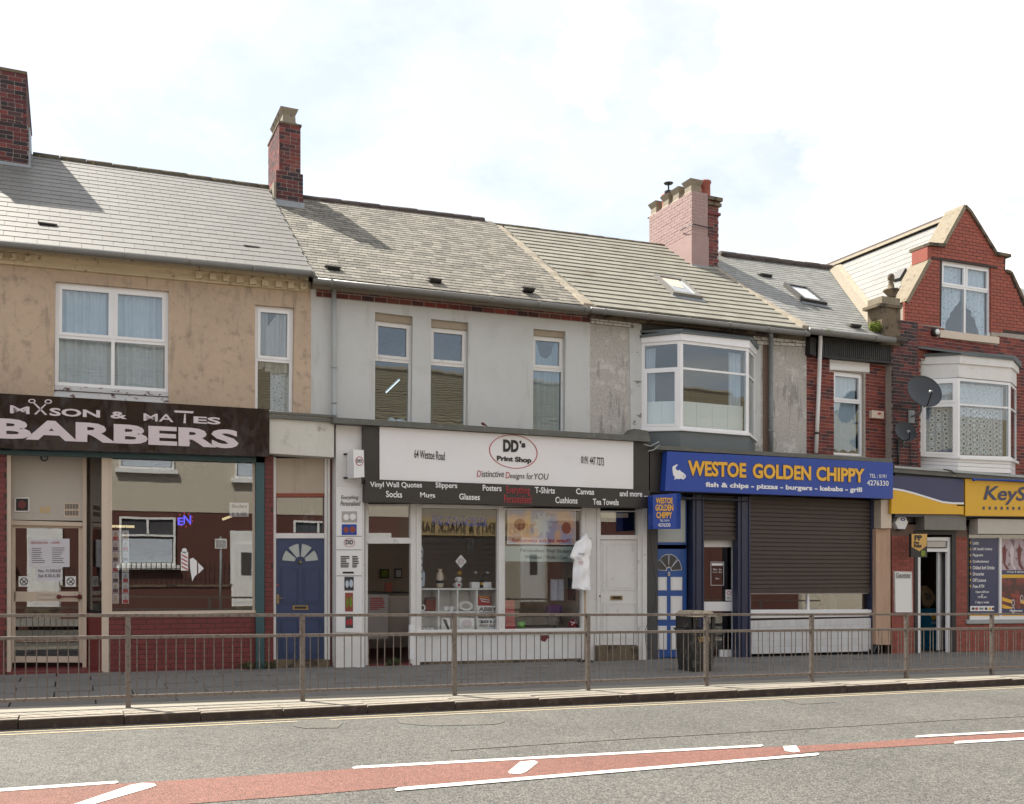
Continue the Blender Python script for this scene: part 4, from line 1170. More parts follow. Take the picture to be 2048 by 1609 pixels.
plate(Q((1660, 911), (1737, 915), (1737, 920), (1660, 916), Y4-.05), 'white', h4, 'sill', .12)
curtain(off(sub(hD, .08, .86, .05, .34), .15), 'net', 'net curtain in the top light of the narrow brick house window', 5, .015)
curtain(off(sub(hD, .05, .90, .36, .97), .15), 'net', 'long net curtain with scalloped hem in the narrow brick house window', 5, .018, shape=lambda s: (0, .97-.05*abs(sin(s*9))))
ro4, (rl, rr, er, el, N4) = roof4()
P4 = el.copy()
ridge_tiles(h4, XP(1440, 20.2), XP(1672, 20.2), rz4, 20.2, 'ridge_dk', .45, .12)
gutter(h4, XP(1617, 15.9), XP(1787, 15.9), lambda X: ez4(X)-.05, 15.88, .070, brk=.75)
fillet(h4, XP(1612, 15.95)-.02, ez4, rz4, 20.2, .24, 'mortar_verge')
skylight(h4, [(1568, 575), (1606, 578), (1648, 612), (1612, 610)], P4, N4, 'black', 'skyl')
vent(h4, 1533, 556, P4, N4, .30); vent(h4, 1712, 657, P4, N4, .26)
# black timber eaves boarding
tq = Q((1645, 676), (1782, 682), (1782, 727), (1645, 714), Y4-.20)
tb = B().quad(off(tq, .02), .18).mk('eaves_boarding', 'timber_blk', h4)
n_ = 34; its = []
for i in range(n_):
    q = sub(tq, i/n_+.004, (i+1)/n_-.004, .10, .94); c = (q[0]+q[2])/2
    its.append((c+Vector((0, .01, 0)), q[1]-q[0], Vector((0, .02, 0)), q[0]-q[3]))
pieces('board', 'timber_blk', tb, its)
b = B(); b.quad(sub(off(tq, -.02), 0, 1, 0, .10), .05); b.quad(sub(off(tq, -.015), 0, 1, .94, 1.02), .05); b.mk('eaves_rail', 'timber_blk', h4)
b = B(); b.quad(Q((1620, 674), (1634, 676), (1630, 712), (1620, 708), Y4-.18), .16); b.mk('eaves_bracket', 'timber_blk', h4)
dp = B().tube([P(1641, 668, Y4-.35), P(1641, 676, Y4-.26), P(1637, 790, Y4-.10), P(1632, 907, Y4-.08)], .042, 12).mk('downpipe', 'white', h4, True)
for a in ((1637, 771), (1634, 867)): B().tube([P(a[0]+.1, a[1]-2, Y4-.095), P(a[0], a[1]+2, Y4-.095)], .052, 12).mk('pipe_collar', 'black', dp, True)

# ================================================================== HOUSE 5: gabled brick house
Y5 = 16.18
h5 = thing('gabled_house', (19, Y5, gz(19)), 'tall red brick corner house with shaped Dutch gable and white upstairs bay', 'house', 'terraced houses')
X50 = XP(1781, Y5)
G = lambda x, y: P(x, y, Y5)
apex = G(1928, 413); kz = G(1992, 509); 
prof = [(1809, 650), (1812, 604), (1858, 520), (1858, 491), (1884, 493), (1921, 424), (1928, 414), (1937, 422), (1990, 508), (2011, 514), (2010, 543), (2018, 546), (2060, 640), (2066, 668)]
zlow = G(1809, 648).z
gp = [G(*p) for p in prof]
xr5 = X56
holeG = Q((1883.9, 520.5), (1983, 535.5), (1983, 677), (1882, 663), Y5)
XC0, XC1 = XP(1841, Y5), XP(2030, Y5)
bh = [Vector((XC0, Y5, G(1841, 720).z)), Vector((XC1, Y5, G(1841, 720).z)), Vector((XC1, Y5, 3.0)), Vector((XC0, Y5, 3.0))]
outl = [Vector((X50, Y5, 2.6)), Vector((X50, Y5, zlow))]+gp+[Vector((xr5, Y5, gp[-1].z)), Vector((xr5, Y5, 2.6))]
w5 = wall('wall', h5, outl, [holeG, bh], Y5, .20, 'mortar')
# upper smooth brick
gt = [G(1809, 646), G(2066, 672)]
zA, zB = gt[0].z, gt[1].z
gq = [Vector((gp[0].x, Y5, apex.z)), Vector((gp[-1].x, Y5, apex.z-.02)), Vector((gp[-1].x, Y5, zB)), Vector((gp[0].x, Y5, zA))]
mq = wall('gable_backing', w5, [v-Vector((0, .004, 0)) for v in gp], [], Y5-.004, .003, 'mortar_dk') if False else None
up = thing if False else None
def zAB(x): return zA+(zB-zA)*(x-gp[0].x)/(gp[-1].x-gp[0].x)
notch = [Vector((holeG[2].x, Y5, zAB(holeG[2].x))), holeG[1], holeG[0], Vector((holeG[3].x, Y5, zAB(holeG[3].x)))]
gab = [Vector((gp[0].x, Y5, zA))]+gp[1:-1]+[Vector((gp[-1].x, Y5, zB))]+notch
bk = B().prism([v+Vector((0, -.006, 0)) for v in gab], Vector((0, 1, 0)), .005).mk('gable_pointing', 'mortar_dk', h5)
# follow the survey's course slope: top edge tilts a touch more than the base
q5 = Q((1809, 392), (2066, 440), (2066, 673), (1809, 646), Y5-.006)
bricks(bk, q5, 'brick_smooth', course=.078, gap=.013, bond='s', poly=[v+Vector((0, -.006, 0)) for v in gp], holes=[[v+Vector((0, -.006, 0)) for v in holeG]], proud=.004, limit=300)
lowq = [Vector((X50, Y5, zA)), Vector((xr5, Y5, zA-.02*(xr5-X50)*.0)), Vector((xr5, Y5, 2.75)), Vector((X50, Y5, 2.75))]
sillq = Q((1877, 661), (1995, 676), (1995, 689), (1877, 676), Y5)
XR_ = X56-.01
lq = [Vector((XP(1832, Y5), Y5, zA)), Vector((XR_, Y5, zA)), Vector((XR_, Y5, 2.9)), Vector((XP(1832, Y5), Y5, 2.9))]
bricks(w5, lq, 'brick_mix', bond='e', holes=[sillq, bh], limit=300)
# dark brick pilaster at the left corner, with its sooty stone finial
pq = [Vector((X50-.02, Y5-.09, G(1781, 690).z)), Vector((XP(1829, Y5), Y5-.09, G(1781, 690).z)), Vector((XP(1829, Y5), Y5-.09, 2.8)), Vector((X50-.02, Y5-.09, 2.8))]
pq[0].z = pq[1].z = zA+.02
pil = B().quad(off(pq, .002), .088).mk('corner_pilaster', 'mortar', h5)
bricks(pil, off(pq, 0), 'brick_dark', bond='e', limit=300, proud=.004)
# stone coping along the gable
def coping(pts, w, y0, y1, mat, nm='coping_stone'):
    for i in range(len(pts)-1):
        a, b_ = G(*pts[i]), G(*pts[i+1])
        d = (b_-a); L_ = d.length; d.normalize(); nn = Vector((-d.z, 0, d.x)); nn = nn if nn.z > 0 else -nn
        k = max(1, round(L_/.9))
        for j in range(k):
            p0 = a+d*(L_*j/k+.002); p1 = a+d*(L_*(j+1)/k-.002)
            B().hexa([Vector((v.x, y, v.z)) for y in (y0, y1) for v in (p0+nn*w*.5, p1+nn*w*.5, p1-nn*w*.5, p0-nn*w*.5)]).mk(nm, mat, cp)
cp = B().prism([v+Vector((0, .202, 0)) for v in gab], Vector((0, 1, 0)), .22).mk('parapet', 'stone', h5)
coping([(1811, 606), (1858, 520)], .09, Y5-.05, Y5+.50, 'stone')
coping([(1853, 490), (1886, 493)], .07, Y5-.09, Y5+.50, 'stone_dk')
coping([(1884, 493), (1922, 424), (1928, 413)], .09, Y5-.05, Y5+.50, 'stone')
coping([(1928, 413), (1939, 424), (1991, 508)], .07, Y5-.05, Y5+.50, 'stone_dk')
coping([(1989, 509), (2016, 514)], .07, Y5-.09, Y5+.50, 'stone_dk')
coping([(2010, 543), (2020, 546), (2066, 645)], .07, Y5-.05, Y5+.50, 'stone_dk')
b = B().quad(R(1855, 494, 1862, 520, Y5-.03), .45).mk('kneeler', 'brick_smooth', h5)
# arch line over window
plate(Q((1862, 514), (1995, 534), (1995, 537), (1862, 517), Y5-.03), 'mortar_dk', h5, 'arch_band', .03)
window(h5, holeG, [(0, .5, 0, .34, True), (.5, 1, 0, .34, True), (0, .5, .34, 1), (.5, 1, .34, 1)], rec=.05)
plate(off(sillq, -.05), 'cream', h5, 'sill', .12)
lace_l = lambda s: (0, .95-.35*max(0, s-.35)*1.6)
curtain(off(sub(holeG, .06, .47, .04, .33), .14), 'lace', 'lace curtain in the top left light of the gable window', 4, .012)
curtain(off(sub(holeG, .53, .95, .04, .33), .14), 'lace', 'lace curtain in the top right light of the gable window', 4, .012)
curtain(off(sub(holeG, .04, .47, .35, .97), .14), 'lace', 'lace curtain swept aside in the lower left of the gable window', 5, .02, shape=lambda s: (0, 1-(.75*max(0, (s-.30)/.7)**.55)))
curtain(off(sub(holeG, .53, .97, .35, .97), .14), 'lace', 'lace curtain swept aside in the lower right of the gable window', 5, .02, shape=lambda s: (0, 1-(.75*max(0, (.70-s)/.7)**.55)))
c = P(1868, 666, Y5-.02)
rv_ = B().lathe(c, [(.09, 0), (.09, .10), (.065, .10), (.06, .03)], 18, Matrix.Rotation(pi/2, 3, 'X')).mk('wall_vent', 'black', h5, True)
B().lathe(c+Vector((0, -.06, 0)), [(.062, 0), (.062, .05)], 18, Matrix.Rotation(pi/2, 3, 'X')).mk('vent_face', 'card', rv_, True)
# gable roof: slope facing left, with ridge running back
xr_, zr_ = G(1928, 425).x, P(1893, 439, 16.69).z
Xe, Ze = XP(1760, 16.4)-.25, P(1745, 650, 16.4).z-.25
rf, rb = Vector((xr_, Y5+.42, zr_)), Vector((xr_, 21.2, zr_-.03))
ef, eb = Vector((Xe, Y5+.42, Ze)), Vector((Xe, 21.2, Ze))
nl = (eb-rb).cross(rf-rb).normalized(); nl = nl if nl.z > 0 else -nl
gr_ = B().slab([rb-nl*.012, rf-nl*.012, ef-nl*.012, eb-nl*.012], -nl, .05).mk('gable_roof', 'ridge_dk', h5)
def keep4(c):      # stays above the neighbouring front roof
    k = (20.2-c.y)/(20.2-15.93); z4 = rz4(c.x)+(ez4(c.x)-rz4(c.x))*k
    return c.z > z4-.12
slates(gr_, rb, rf, ef, eb, 'slate_pale', .24, .36, th=.009, lap=1.4, limit=300, keep=keep4)
er_, erb = Vector((2*xr_-Xe, Y5+.42, Ze)), Vector((2*xr_-Xe, 21.2, Ze))
B().slab([rf, rb, erb, er_], Vector((-.7, 0, -.7)).normalized(), .05).mk('gable_roof', 'slate_old', h5)
b = B().tube([rf+Vector((0, 0, .02)), rb+Vector((0, 0, .02))], .085, 8).mk('ridge', 'ridge_dk', h5)
B().slab([rf+Vector((-.03, 0, .05)), rb+Vector((-.03, 0, .05)), rb+Vector((-.17, 0, -.10)), rf+Vector((-.17, 0, -.10))], nl, .02).mk('ridge_flashing', 'stone', h5)
# valley gutter strip
vb = []
for k in range(13):
    y = 20.1-(20.1-16.35)*k/12
    # where the two slopes meet at depth y
    lo, hi = Xe, xr_
    for _ in range(30):
        m_ = (lo+hi)/2; zg = Ze+(zr_-Ze)*(m_-Xe)/(xr_-Xe); kk_ = (20.2-y)/(20.2-15.93); z4 = rz4(m_)+(ez4(m_)-rz4(m_))*kk_
        if zg < z4: lo = m_
        else: hi = m_
    vb.append(Vector((lo, y, Ze+(zr_-Ze)*(lo-Xe)/(xr_-Xe)+.03)))
b = B(); vs = [v+Vector((dx, 0, dz)) for v in vb for dx, dz in ((-.17, .0), (-.06, .06), (.08, .13), (.20, .24))]
fs = [(i*4+k, i*4+k+1, i*4+k+5, i*4+k+4) for i in range(12) for k in range(3)]
b.add(vs, fs).mk('valley_fillet', 'mortar_verge', h5)
skp = [(1793, 562), (1807, 543), (1813, 546), (1799, 566)]
c4 = [hit(x, y, rf, nl) for x, y in ((1800, 545), (1815, 541), (1803, 561), (1788, 565))]
B().slab([v+nl*.08 for v in c4], -nl, .09).mk('skylight', 'dark_grey', h5)
# body of the house behind
b = B(); b.box(X50+.015, X50+.12, Y5+.21, 20.2, -.6, zgat(X50+.015)-.07); b.box(X50+.015, X50+.12, 20.2, 24, -.6, 7.2); b.prism([Vector((xr5-.1, *p)) for p in ((Y5+.21, -.6), (Y5+.21, 7.1), (20.22, 9.93), (23.95, 7.35), (23.95, -.6))], Vector((1, 0, 0)), .1); b.box(X50+.12, xr5-.1, 23.8, 24, -.6, 7.42)
b.mk('rear_wall', 'room', h5)
B().box(X50+.13, xr5-.11, Y5+.21, 23.7, 2.62, 2.74).mk('floor', 'room', h5)
B().box(X50+.13, xr5-.11, 20.4, 20.5, -.5, 7.0).mk('partition', 'room', h5)
B().slab([Vector((2*xr_-Xe, 20.2, 10.0)), Vector((xr5+.2, 20.2, 10.0)), Vector((xr5+.2, 15.95, 7.2)), Vector((2*xr_-Xe, 15.95, 7.2))], Vector((0, .5, -.85)).normalized(), .06).mk('roof', 'slate_h4', h5)
B().slab([Vector((xr5+.2, 20.25, 10.0)), Vector((X50-.2, 20.25, 9.6)), Vector((X50-.2, 24.5, 7.0)), Vector((xr5+.2, 24.5, 7.0))], Vector((0, -.5, -.85)).normalized(), .06).mk('rear_roof', 'slate_h4', h5)
# bay of house 5
YB5 = 15.66
st5 = bay(h5, 1841, 1916, 2021, 2033, Y5, {}, None, None, None, Yb_=YB5)
st5('bay_roof_edge', (711, 705, 713, 726), (716, 712, 722, 738), 'slab_panel', .10, .30)
st5('bay_fascia', (716, 712, 722, 738), (730, 728, 737, 750), 'paint_w', .06, .12)
st5('bay_fascia', (730, 728, 737, 750), (760, 755, 765, 776), 'paint_w', .02, .10)
st5('bay_sill', (911, 915, 918.5, 925), (915, 919, 923, 930), 'upvc', .06, .13)
lv = [(915, 919, 923, 930), (922, 925.5, 930, 937), (929.5, 933, 938, 946), (939, 943, 948, 956)]
for a_, c_ in zip(lv[:-1], lv[1:]):
    st5('cladding_board', a_, tuple(v-.7 for v in c_), 'upvc', 0, .05)
zr = P(1916, 707, YB5).z
B().prism([Vector((XC0-.12, Y5, G(1841, 693).z)), Vector((XP(1916, YB5)-.05, YB5-.10, zr+.02)), Vector((XP(2021, YB5)+.05, YB5-.10, zr+.02)), Vector((XC1+.1, Y5, G(1841, 693).z))], Vector((0, 0, -1)), .05).mk('bay_roof', 'slab_panel', h5)
B().prism([Vector((XC0, Y5+.1, 3.05)), Vector((XP(1916, YB5), YB5+.03, 3.05)), Vector((XP(2021, YB5), YB5+.03, 3.05)), Vector((XC1, Y5+.1, 3.05))], Vector((0, 0, -1)), .03).mk('bay_floor', 'room', h5)
q5L = [P(1841, 760, Y5), P(1916, 756, YB5), P(1916, 916, YB5), P(1841, 913, Y5)]
q5F = [P(1916, 756, YB5), P(2021, 766, YB5), P(2021, 919, YB5), P(1916, 916, YB5)]
q5R = [P(2021, 766, YB5), P(2033, 778, Y5), P(2033, 926, Y5), P(2021, 919, YB5)]
bay_window(h5, q5L, [(0, 1, 0, .32, True), (0, 1, .32, 1, True)])
bay_window(h5, q5F, [(0, 1, 0, .33, False), (0, 1, .33, 1, False)])
bay_window(h5, q5R, [(0, 1, 0, .33, False), (0, 1, .33, 1, False)])
nL = (q5L[1]-q5L[0]).cross(q5L[3]-q5L[0]).normalized(); nL = nL if nL.y > 0 else -nL
curtain([v+nL*.12 for v in sub(q5L, .08, .94, .06, .31)], 'lace', 'short lace curtain in the top light of the bay left side', 5, .012)
curtain([v+nL*.12 for v in sub(q5L, .08, .94, .34, .95)], 'rings', 'long lace curtain with ring pattern in the bay left side', 5, .012)
curtain(off(sub(q5F, .05, .95, .05, .32), .12), 'lace', 'short lace curtain in the top light of the bay front', 7, .012)
curtain(off(sub(q5F, .05, .95, .35, .95), .12), 'rings', 'long lace curtain with ring pattern in the bay front', 7, .014)

# sooty stone pillar with ball finial
Yp = Y5-.14
fin = thing('stone_finial', (XP(1784, Yp), Yp+.15, P(1784, 678, Yp).z), 'sooty sandstone pillar with ball finial on the corner of the gabled house', 'finial')
def pxbox(x0, x1, y0, y1, Y, dep, nm, mat, par): 
    q = [P(x0, y0, Y), P(x1, y0, Y), P(x1, y1, Y), P(x0, y1, Y)]
    q[0].z = q[1].z = P((x0+x1)/2, y0, Y).z; q[2].z = q[3].z = P((x0+x1)/2, y1, Y).z
    return B().quad(q, dep).mk(nm, mat, par)
pxbox(1764, 1801, 613, 690, Yp-.02, .42, 'pillar', 'stone_dk', fin)
pxbox(1759, 1804, 609, 615, Yp-.06, .50, 'cap_slab', 'stone_dk', fin)
pxbox(1764, 1800, 595, 609, Yp-.02, .42, 'cap_block', 'stone', fin)
cc = P(1782, 595, Yp+.19); kpx = (P(1782, 585, Yp+.19).z-cc.z)/10
prof_ = [(10, 0), (10, 1), (7, 3), (12, 9), (16, 13), (15, 15), (7, 17), (6, 24), (4.5, 29), (5.5, 31), (4, 33), (6, 35), (7, 39), (6, 44), (3.5, 47), (.5, 48)]
B().lathe(cc, [(r*kpx, z*kpx) for r, z in prof_], 20).mk('ball_finial', 'stone_dk', fin, True)
# moss clumps in the valley and gutter
def clump(c, rx, ry, rz_, n, sz, mat, name, parent=None, seed=1, **pr):
    r = random.Random(seed); vs = []; fs = []
    for i in range(n):
        while True:
            p = Vector((r.uniform(-1, 1), r.uniform(-1, 1), r.uniform(-1, 1)))
            if p.length < 1: break
        p = c+Vector((p.x*rx, p.y*ry, p.z*rz_))
        a = Vector((r.uniform(-1, 1), r.uniform(-1, 1), r.uniform(-.3, 1))).normalized()*sz*r.uniform(.6, 1.3)
        b_ = Vector((r.uniform(-1, 1), r.uniform(-1, 1), r.uniform(-1, 1))).normalized()*sz*.5
        k = len(vs); vs += [p-b_, p+a*.5-b_*.2, p+a, p+a*.5+b_]; fs.append((k, k+1, k+2, k+3))
    return mk(name, vs, fs, mat, parent, **pr)
clump(P(1752, 656, 16.15), .17, .13, .13, 900, .05, 'moss', 'moss_plant', label='bright green bush of moss in the roof valley beside the stone finial', cat='plant', seed=2)
clump(P(1657, 664, 15.86), .26, .06, .035, 420, .03, 'moss', 'moss_plant', label='low yellow moss along the gutter of the narrow brick house', cat='plant', seed=3)
clump(P(1736, 716, Y4-.22), .35, .03, .02, 0 or 60, .02, 'moss', 'moss_plant', label='specks of moss on the black timber eaves boarding', cat='plant', seed=4)
# ================================================================== BARBER SHOPFRONT
YS = 16.0
c3 = lambda x, y: (x/3.498, 880+y/3.498)
c5 = lambda x, y: (700+x/3.094, 820+y/3.094)
c7 = lambda x, y: (1280+x/3.285, 870+y/3.285)
ck = lambda x, y: (1740+x/3.497, 900+y/3.497)
def QC(f, tl, tr, br, bl_, Y): return Q(f(*tl), f(*tr), f(*br), f(*bl_), Y)
def RC(f, x0, y0, x1, y1, Y): return QC(f, (x0, y0), (x1, y0), (x1, y1), (x0, y1), Y)
def down(q, extra=.12):
    """carry the two lower corners down to the pavement"""
    q = [v.copy() for v in q]
    for i, j in ((3, 0), (2, 1)): q[i].z = gz(q[i].x)-extra
    return q
def col(x0, x1, y, Y, th, nm, mat, par, y2=None, extra=.12):
    q = down(Q((x0, y), (x1, y if y2 is None else y2), (x1, 1330), (x0, 1330), Y), extra)
    return B().quad(q, th).mk(nm, mat, par)

s1 = thing('shopfront', (XP(270, YS), YS, gz(1)), 'barber shopfront with cream glazed door, large window and dark red brick stall riser', 'shopfront')
X0b = XP(-60, YS)
B().quad(Q((-300, 893), (529, 914), (529, 926), (-300, 899), YS-.07), .10).mk('header_beam', 'teal', s1)
tp = col(512, 529, 916, YS-.07, .12, 'teal_post', 'teal', s1)
# brick piers
for nm, a, b_ in (('pier', -150, 13), ('pier', 529.5, 547)):
    q = down(Q((a, 912), (b_, 912), (b_, 1335), (a, 1335), YS), .05)
    if a < 0:
        q[0].x = q[3].x = XL1; q[0].z = q[1].z = 3.4; q[3].z = gz(XL1)-.05
    pr = B().quad(q, .25).mk(nm, 'mortar_dk', s1); bricks(pr, q, 'brick_glazed', gap=.009, proud=.005, limit=150)
# cream posts and door case
col(203.5, 217.5, 912, YS-.02, .10, 'post', 'cream', s1)
YD = 16.42
col(13.5, 21.5, 905, YS+.02, .40, 'door_case', 'cream', s1)
col(165, 173, 905, YD-.06, .10, 'door_case', 'cream', s1)
B().quad(Q((21.5, 1041), (166, 1045), (166, 1053), (21.5, 1050), YD-.06), .10).mk('transom', 'cream', s1)
op = B().quad(Q((20, 900), (166, 905), (166, 1042), (20, 1040), YD-.03), .04).mk('over_panel', 'cream_panel', s1)
text('68', RC(c3, 278, 465, 350, 512, YD-.03), 'gold', op, bold=.0)
ell(RC(c3, 282, 100, 337, 152, YD-.03), 'ironblk', op, 'round_vent', th=.02); ell(RC(c3, 292, 108, 330, 142, YD-.05), 'chrome', op, 'vent_cover', th=.006)
v1 = B().ring(RC(c3, 101, 402, 207, 506, YD-.045), .02, .02).mk('extractor_frame', 'chrome', op); B().quad(RC(c3, 108, 409, 200, 499, YD-.036), .006).mk('extractor', 'ironblk', op); ell(RC(c3, 125, 425, 182, 482, YD-.042), 'brick_glazed', op, 'extractor_fan')
lv_ = RC(c3, 445, 442, 560, 542, YD-.034); plate(lv_, 'cream', op, 'grille', .006)
b = B()
for r_ in range(2):
    for k in range(9): b.quad(sub(off(lv_, -.003), .10+k*.092, .10+k*.092+.05, .08+r_*.46, .42+r_*.46), .004)
b.mk('grille_slot', 'black_txt', op)
# door
dq = down(RC(c3, 78, 592, 578, 1560, YD), -.05)
dr = thing('x', (0, 0, 0), None, None) if False else None
def zq(q, pyA, pyB, s0=0, s1_=1, px0=None):
    return q
D = lambda x0, y0, x1, y1: RC(c3, x0, y0, x1, y1, YD)
b = B()
for r_ in ((78, 592, 108, 1560), (550, 592, 580, 1560), (108, 592, 550, 618), (108, 1515, 550, 1558), (100, 1062, 556, 1132)): b.quad(D(*r_), .045)
door = b.mk('door', 'cream', s1)
B().quad(off(D(106, 616, 552, 1064), .02), .006).mk('door_glass', 'glass_shop', door)
B().quad(off(D(106, 1130, 552, 1517), .02), .006).mk('door_glass', 'glass_shop', door)
lp = B().ring(off(D(262, 1077, 395, 1115), -.015), .012, .015).mk('letterbox', 'chrome', door)
B().tube([P(*c3(402, 1098), YD-.06), P(*c3(470, 1098), YD-.06), P(*c3(568, 1098), YD-.06)], [.015, .012, .015], 10).mk('pull_handle', 'brick_glazed', door, True)
for xx in (412, 557): ell(D(xx-17, 1082, xx+17, 1114), 'brick_glazed', door, 'handle_plate', th=.03)
# threshold and side return window
q = [Vector((XP(14, YD), YD+.1, gz(0)+.07)), Vector((XP(205, YD), YD+.1, gz(1)+.07)), Vector((XP(205, YS), YS-.03, gz(1)+.03)), Vector((XP(14, YS), YS-.03, gz(0)+.05))]
B().slab(q, Vector((0, 0, -1)), .15).mk('step', 'redtile', s1)
pa, pb = (173, YD), (204, YS+.03)
def ret(y0a, y1a, y0b, y1b, nm, mat, th=.04, dx=0):
    q = [P(173+dx, y0a, YD), P(204, y0b, YS+.03), P(204, y1b, YS+.03), P(173+dx, y1a, YD)]
    n = (q[1]-q[0]).cross(q[3]-q[0]).normalized(); n = n if n.y > 0 else -n
    return B().hexa(q+[v+n*th for v in q]).mk(nm, mat, s1)
ret(912, 1222, 912, 1226, 'return_window', 'glass_shop', .006)
rb_ = ret(1224, 1345, 1229, 1350, 'return_brickwork', 'brick_glazed', .08)
ret(1219, 1225, 1222, 1230, 'return_sill', 'ironblk', .07)
# main window
wq = Q((217.5, 914), (512, 924), (512, 1223), (217.5, 1227), YS)
b = B(); b.quad(Q((216, 1224), (513, 1221), (513, 1226), (216, 1230), YS-.05), .14); b.quad(Q((217, 912), (224, 912), (224, 1226), (217, 1226), YS+.0), .06)
b.quad(Q((505, 922), (512, 923), (512, 1222), (505, 1222), YS+.03), .05)
wn_ = b.mk('window', 'cream', s1)
B().quad(off(wq, .035), .006).mk('pane', 'glass_shop', wn_)
rq = down(Q((217, 1230), (512, 1226), (512, 1338), (217, 1338), YS), .05)
rs = B().quad(rq, .22).mk('stall_riser', 'mortar_dk', s1)
bricks(rs, rq, 'brick_glazed', gap=.009, proud=.005, limit=300)
# room behind
def room(t, x0, x1, y0, y1, z0, z1, mat, nm='interior'):
    b = B(); v = [Vector((x, y, z)) for y in (y0, y1) for x in (x0, x1) for z in (z0, z1)]
    b.add(v, [(4, 5, 7, 6), (0, 1, 5, 4), (2, 6, 7, 3), (0, 4, 6, 2), (1, 3, 7, 5)])
    return b.mk(nm, mat, t)
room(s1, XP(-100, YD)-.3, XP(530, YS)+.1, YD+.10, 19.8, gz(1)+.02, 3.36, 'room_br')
# flat roof and box behind the fascias, all along the ground floor
# barber fascia sign
YF = 15.72
sg = thing('shop_sign', P(240, 900, YF), 'glossy dark brown barber fascia sign with pinkish white lettering', 'sign')
fq = Q((-300, 769), (538, 819), (538, 914), (-300, 887), YF)
body = B().quad(fq, .52).mk('sign_board', 'sign_brown', sg)
text('BARBERS', Q((-12, 836), (477, 860.5), (477, 898), (-12, 877), YF), 'sign_pink', sg, bold=.042, dy=-.002)
text('M', Q((20, 811), (59, 814), (59, 829), (20, 827), YF), 'sign_pink', sg, bold=.008)
text('SON', Q((99, 816), (200, 821), (200, 836), (99, 832), YF), 'sign_pink', sg, bold=.03)
text('&', Q((221, 823), (254, 825), (254, 839), (221, 837), YF), 'sign_pink', sg, bold=.03)
text('MA', Q((287, 827), (347, 829.5), (347, 845), (287, 842), YF), 'sign_pink', sg, bold=.008)
text('ES', Q((387, 833), (441, 836), (441, 850), (387, 847), YF), 'sign_pink', sg, bold=.03)
e2 = lambda x, y: (x/3.2, 500+y/3.2)
b = B()
for pts in (((218, 1052), (290, 985), (296, 990), (232, 1054)), ((303, 1056), (218, 975), (211, 980), (287, 1057)), ((1180, 1050), (1188, 1050), (1190, 1110), (1174, 1110)), ((1114, 1028), (1240, 1034), (1236, 1047), (1118, 1041))):
    b.prism([P(*e2(*p), YF-.006) for p in pts], Vy, .004)
b.mk('scissors_and_razor', 'sign_pink', sg)
for a in ((180, 955, 228, 982), (285, 958, 333, 986)):
    ell(Q(e2(a[0], a[1]), e2(a[2], a[1]), e2(a[2], a[3]), e2(a[0], a[3]), YF), 'sign_pink', sg, 'scissor_loop', inner=.62)

# barber window contents
YG_ = YS+.07
def paper(q, label, cat='notice', mat='paper', nm='notice', n=0, lm='black_txt', grp=None, th=.004, **k):
    o = B().quad(q, th).mk(nm, mat, None, label=label, cat=cat, group=grp)
    if n: lines(q, lm, o, n, **k)
    return o
sp = paper(RC(c3, 203, 692, 487, 890, YD-.006), 'large price list headed services for ladies on the barber door glass')
text('SERVICES FOR', RC(c3, 216, 712, 335, 728, YD-.008), 'red_txt', sp, th=.001); text('LADIES', RC(c3, 360, 712, 417, 727, YD-.008), 'red_txt', sp, th=.001)
lines(RC(c3, 215, 738, 330, 880, YD-.008), 'black_txt', sp, 8, 4, h=.25); lines(RC(c3, 355, 735, 470, 880, YD-.008), 'black_txt', sp, 8, 6, h=.25)
s2_ = paper(RC(c3, 257, 891, 431, 992, YD-.006), 'small opening times card below the price list on the barber door')
text('Mon - Fri 9.00-6.00', RC(c3, 268, 905, 425, 927, YD-.008), 'black_txt', s2_, th=.001); text('Sat 8.30-5.30', RC(c3, 270, 940, 420, 962, YD-.008), 'black_txt', s2_, th=.001)
for xx, lab in ((130, 'left of the two no smoking stickers on the barber door'), (457, 'right of the two no smoking stickers on the barber door')):
    q = RC(c3, xx, 955, xx+74, 1028, YD-.006); o = paper(q, lab, 'sticker', 'white', 'sticker', grp='no smoking stickers on the barber door')
    ell(sub(q, .12, .88, .12, .88), 'black_txt', o, 'ring', dy=-.002, th=.001, inner=.80)
    b = B(); m0 = [bil(q, *p)+Vector((0, -.004, 0)) for p in ((.24, .30), (.30, .24), (.76, .70), (.70, .76))]; b.prism(m0, Vy, .001)
    m0 = [bil(q, *p)+Vector((0, -.0045, 0)) for p in ((.70, .30), (.76, .36), (.36, .72), (.30, .66))]; b.prism(m0, Vy, .001); b.mk('cross', 'black_txt', o)
st_ = paper(RC(c3, 1606, 440, 1740, 538, YG_), 'white Student price card hanging at the top right of the barber window')
text('Student', RC(c3, 1622, 452, 1730, 476, YG_), 'black_txt', st_, bold=.02, th=.001); text('£ 5.00', RC(c3, 1622, 505, 1722, 532, YG_), 'black_txt', st_, th=.001)
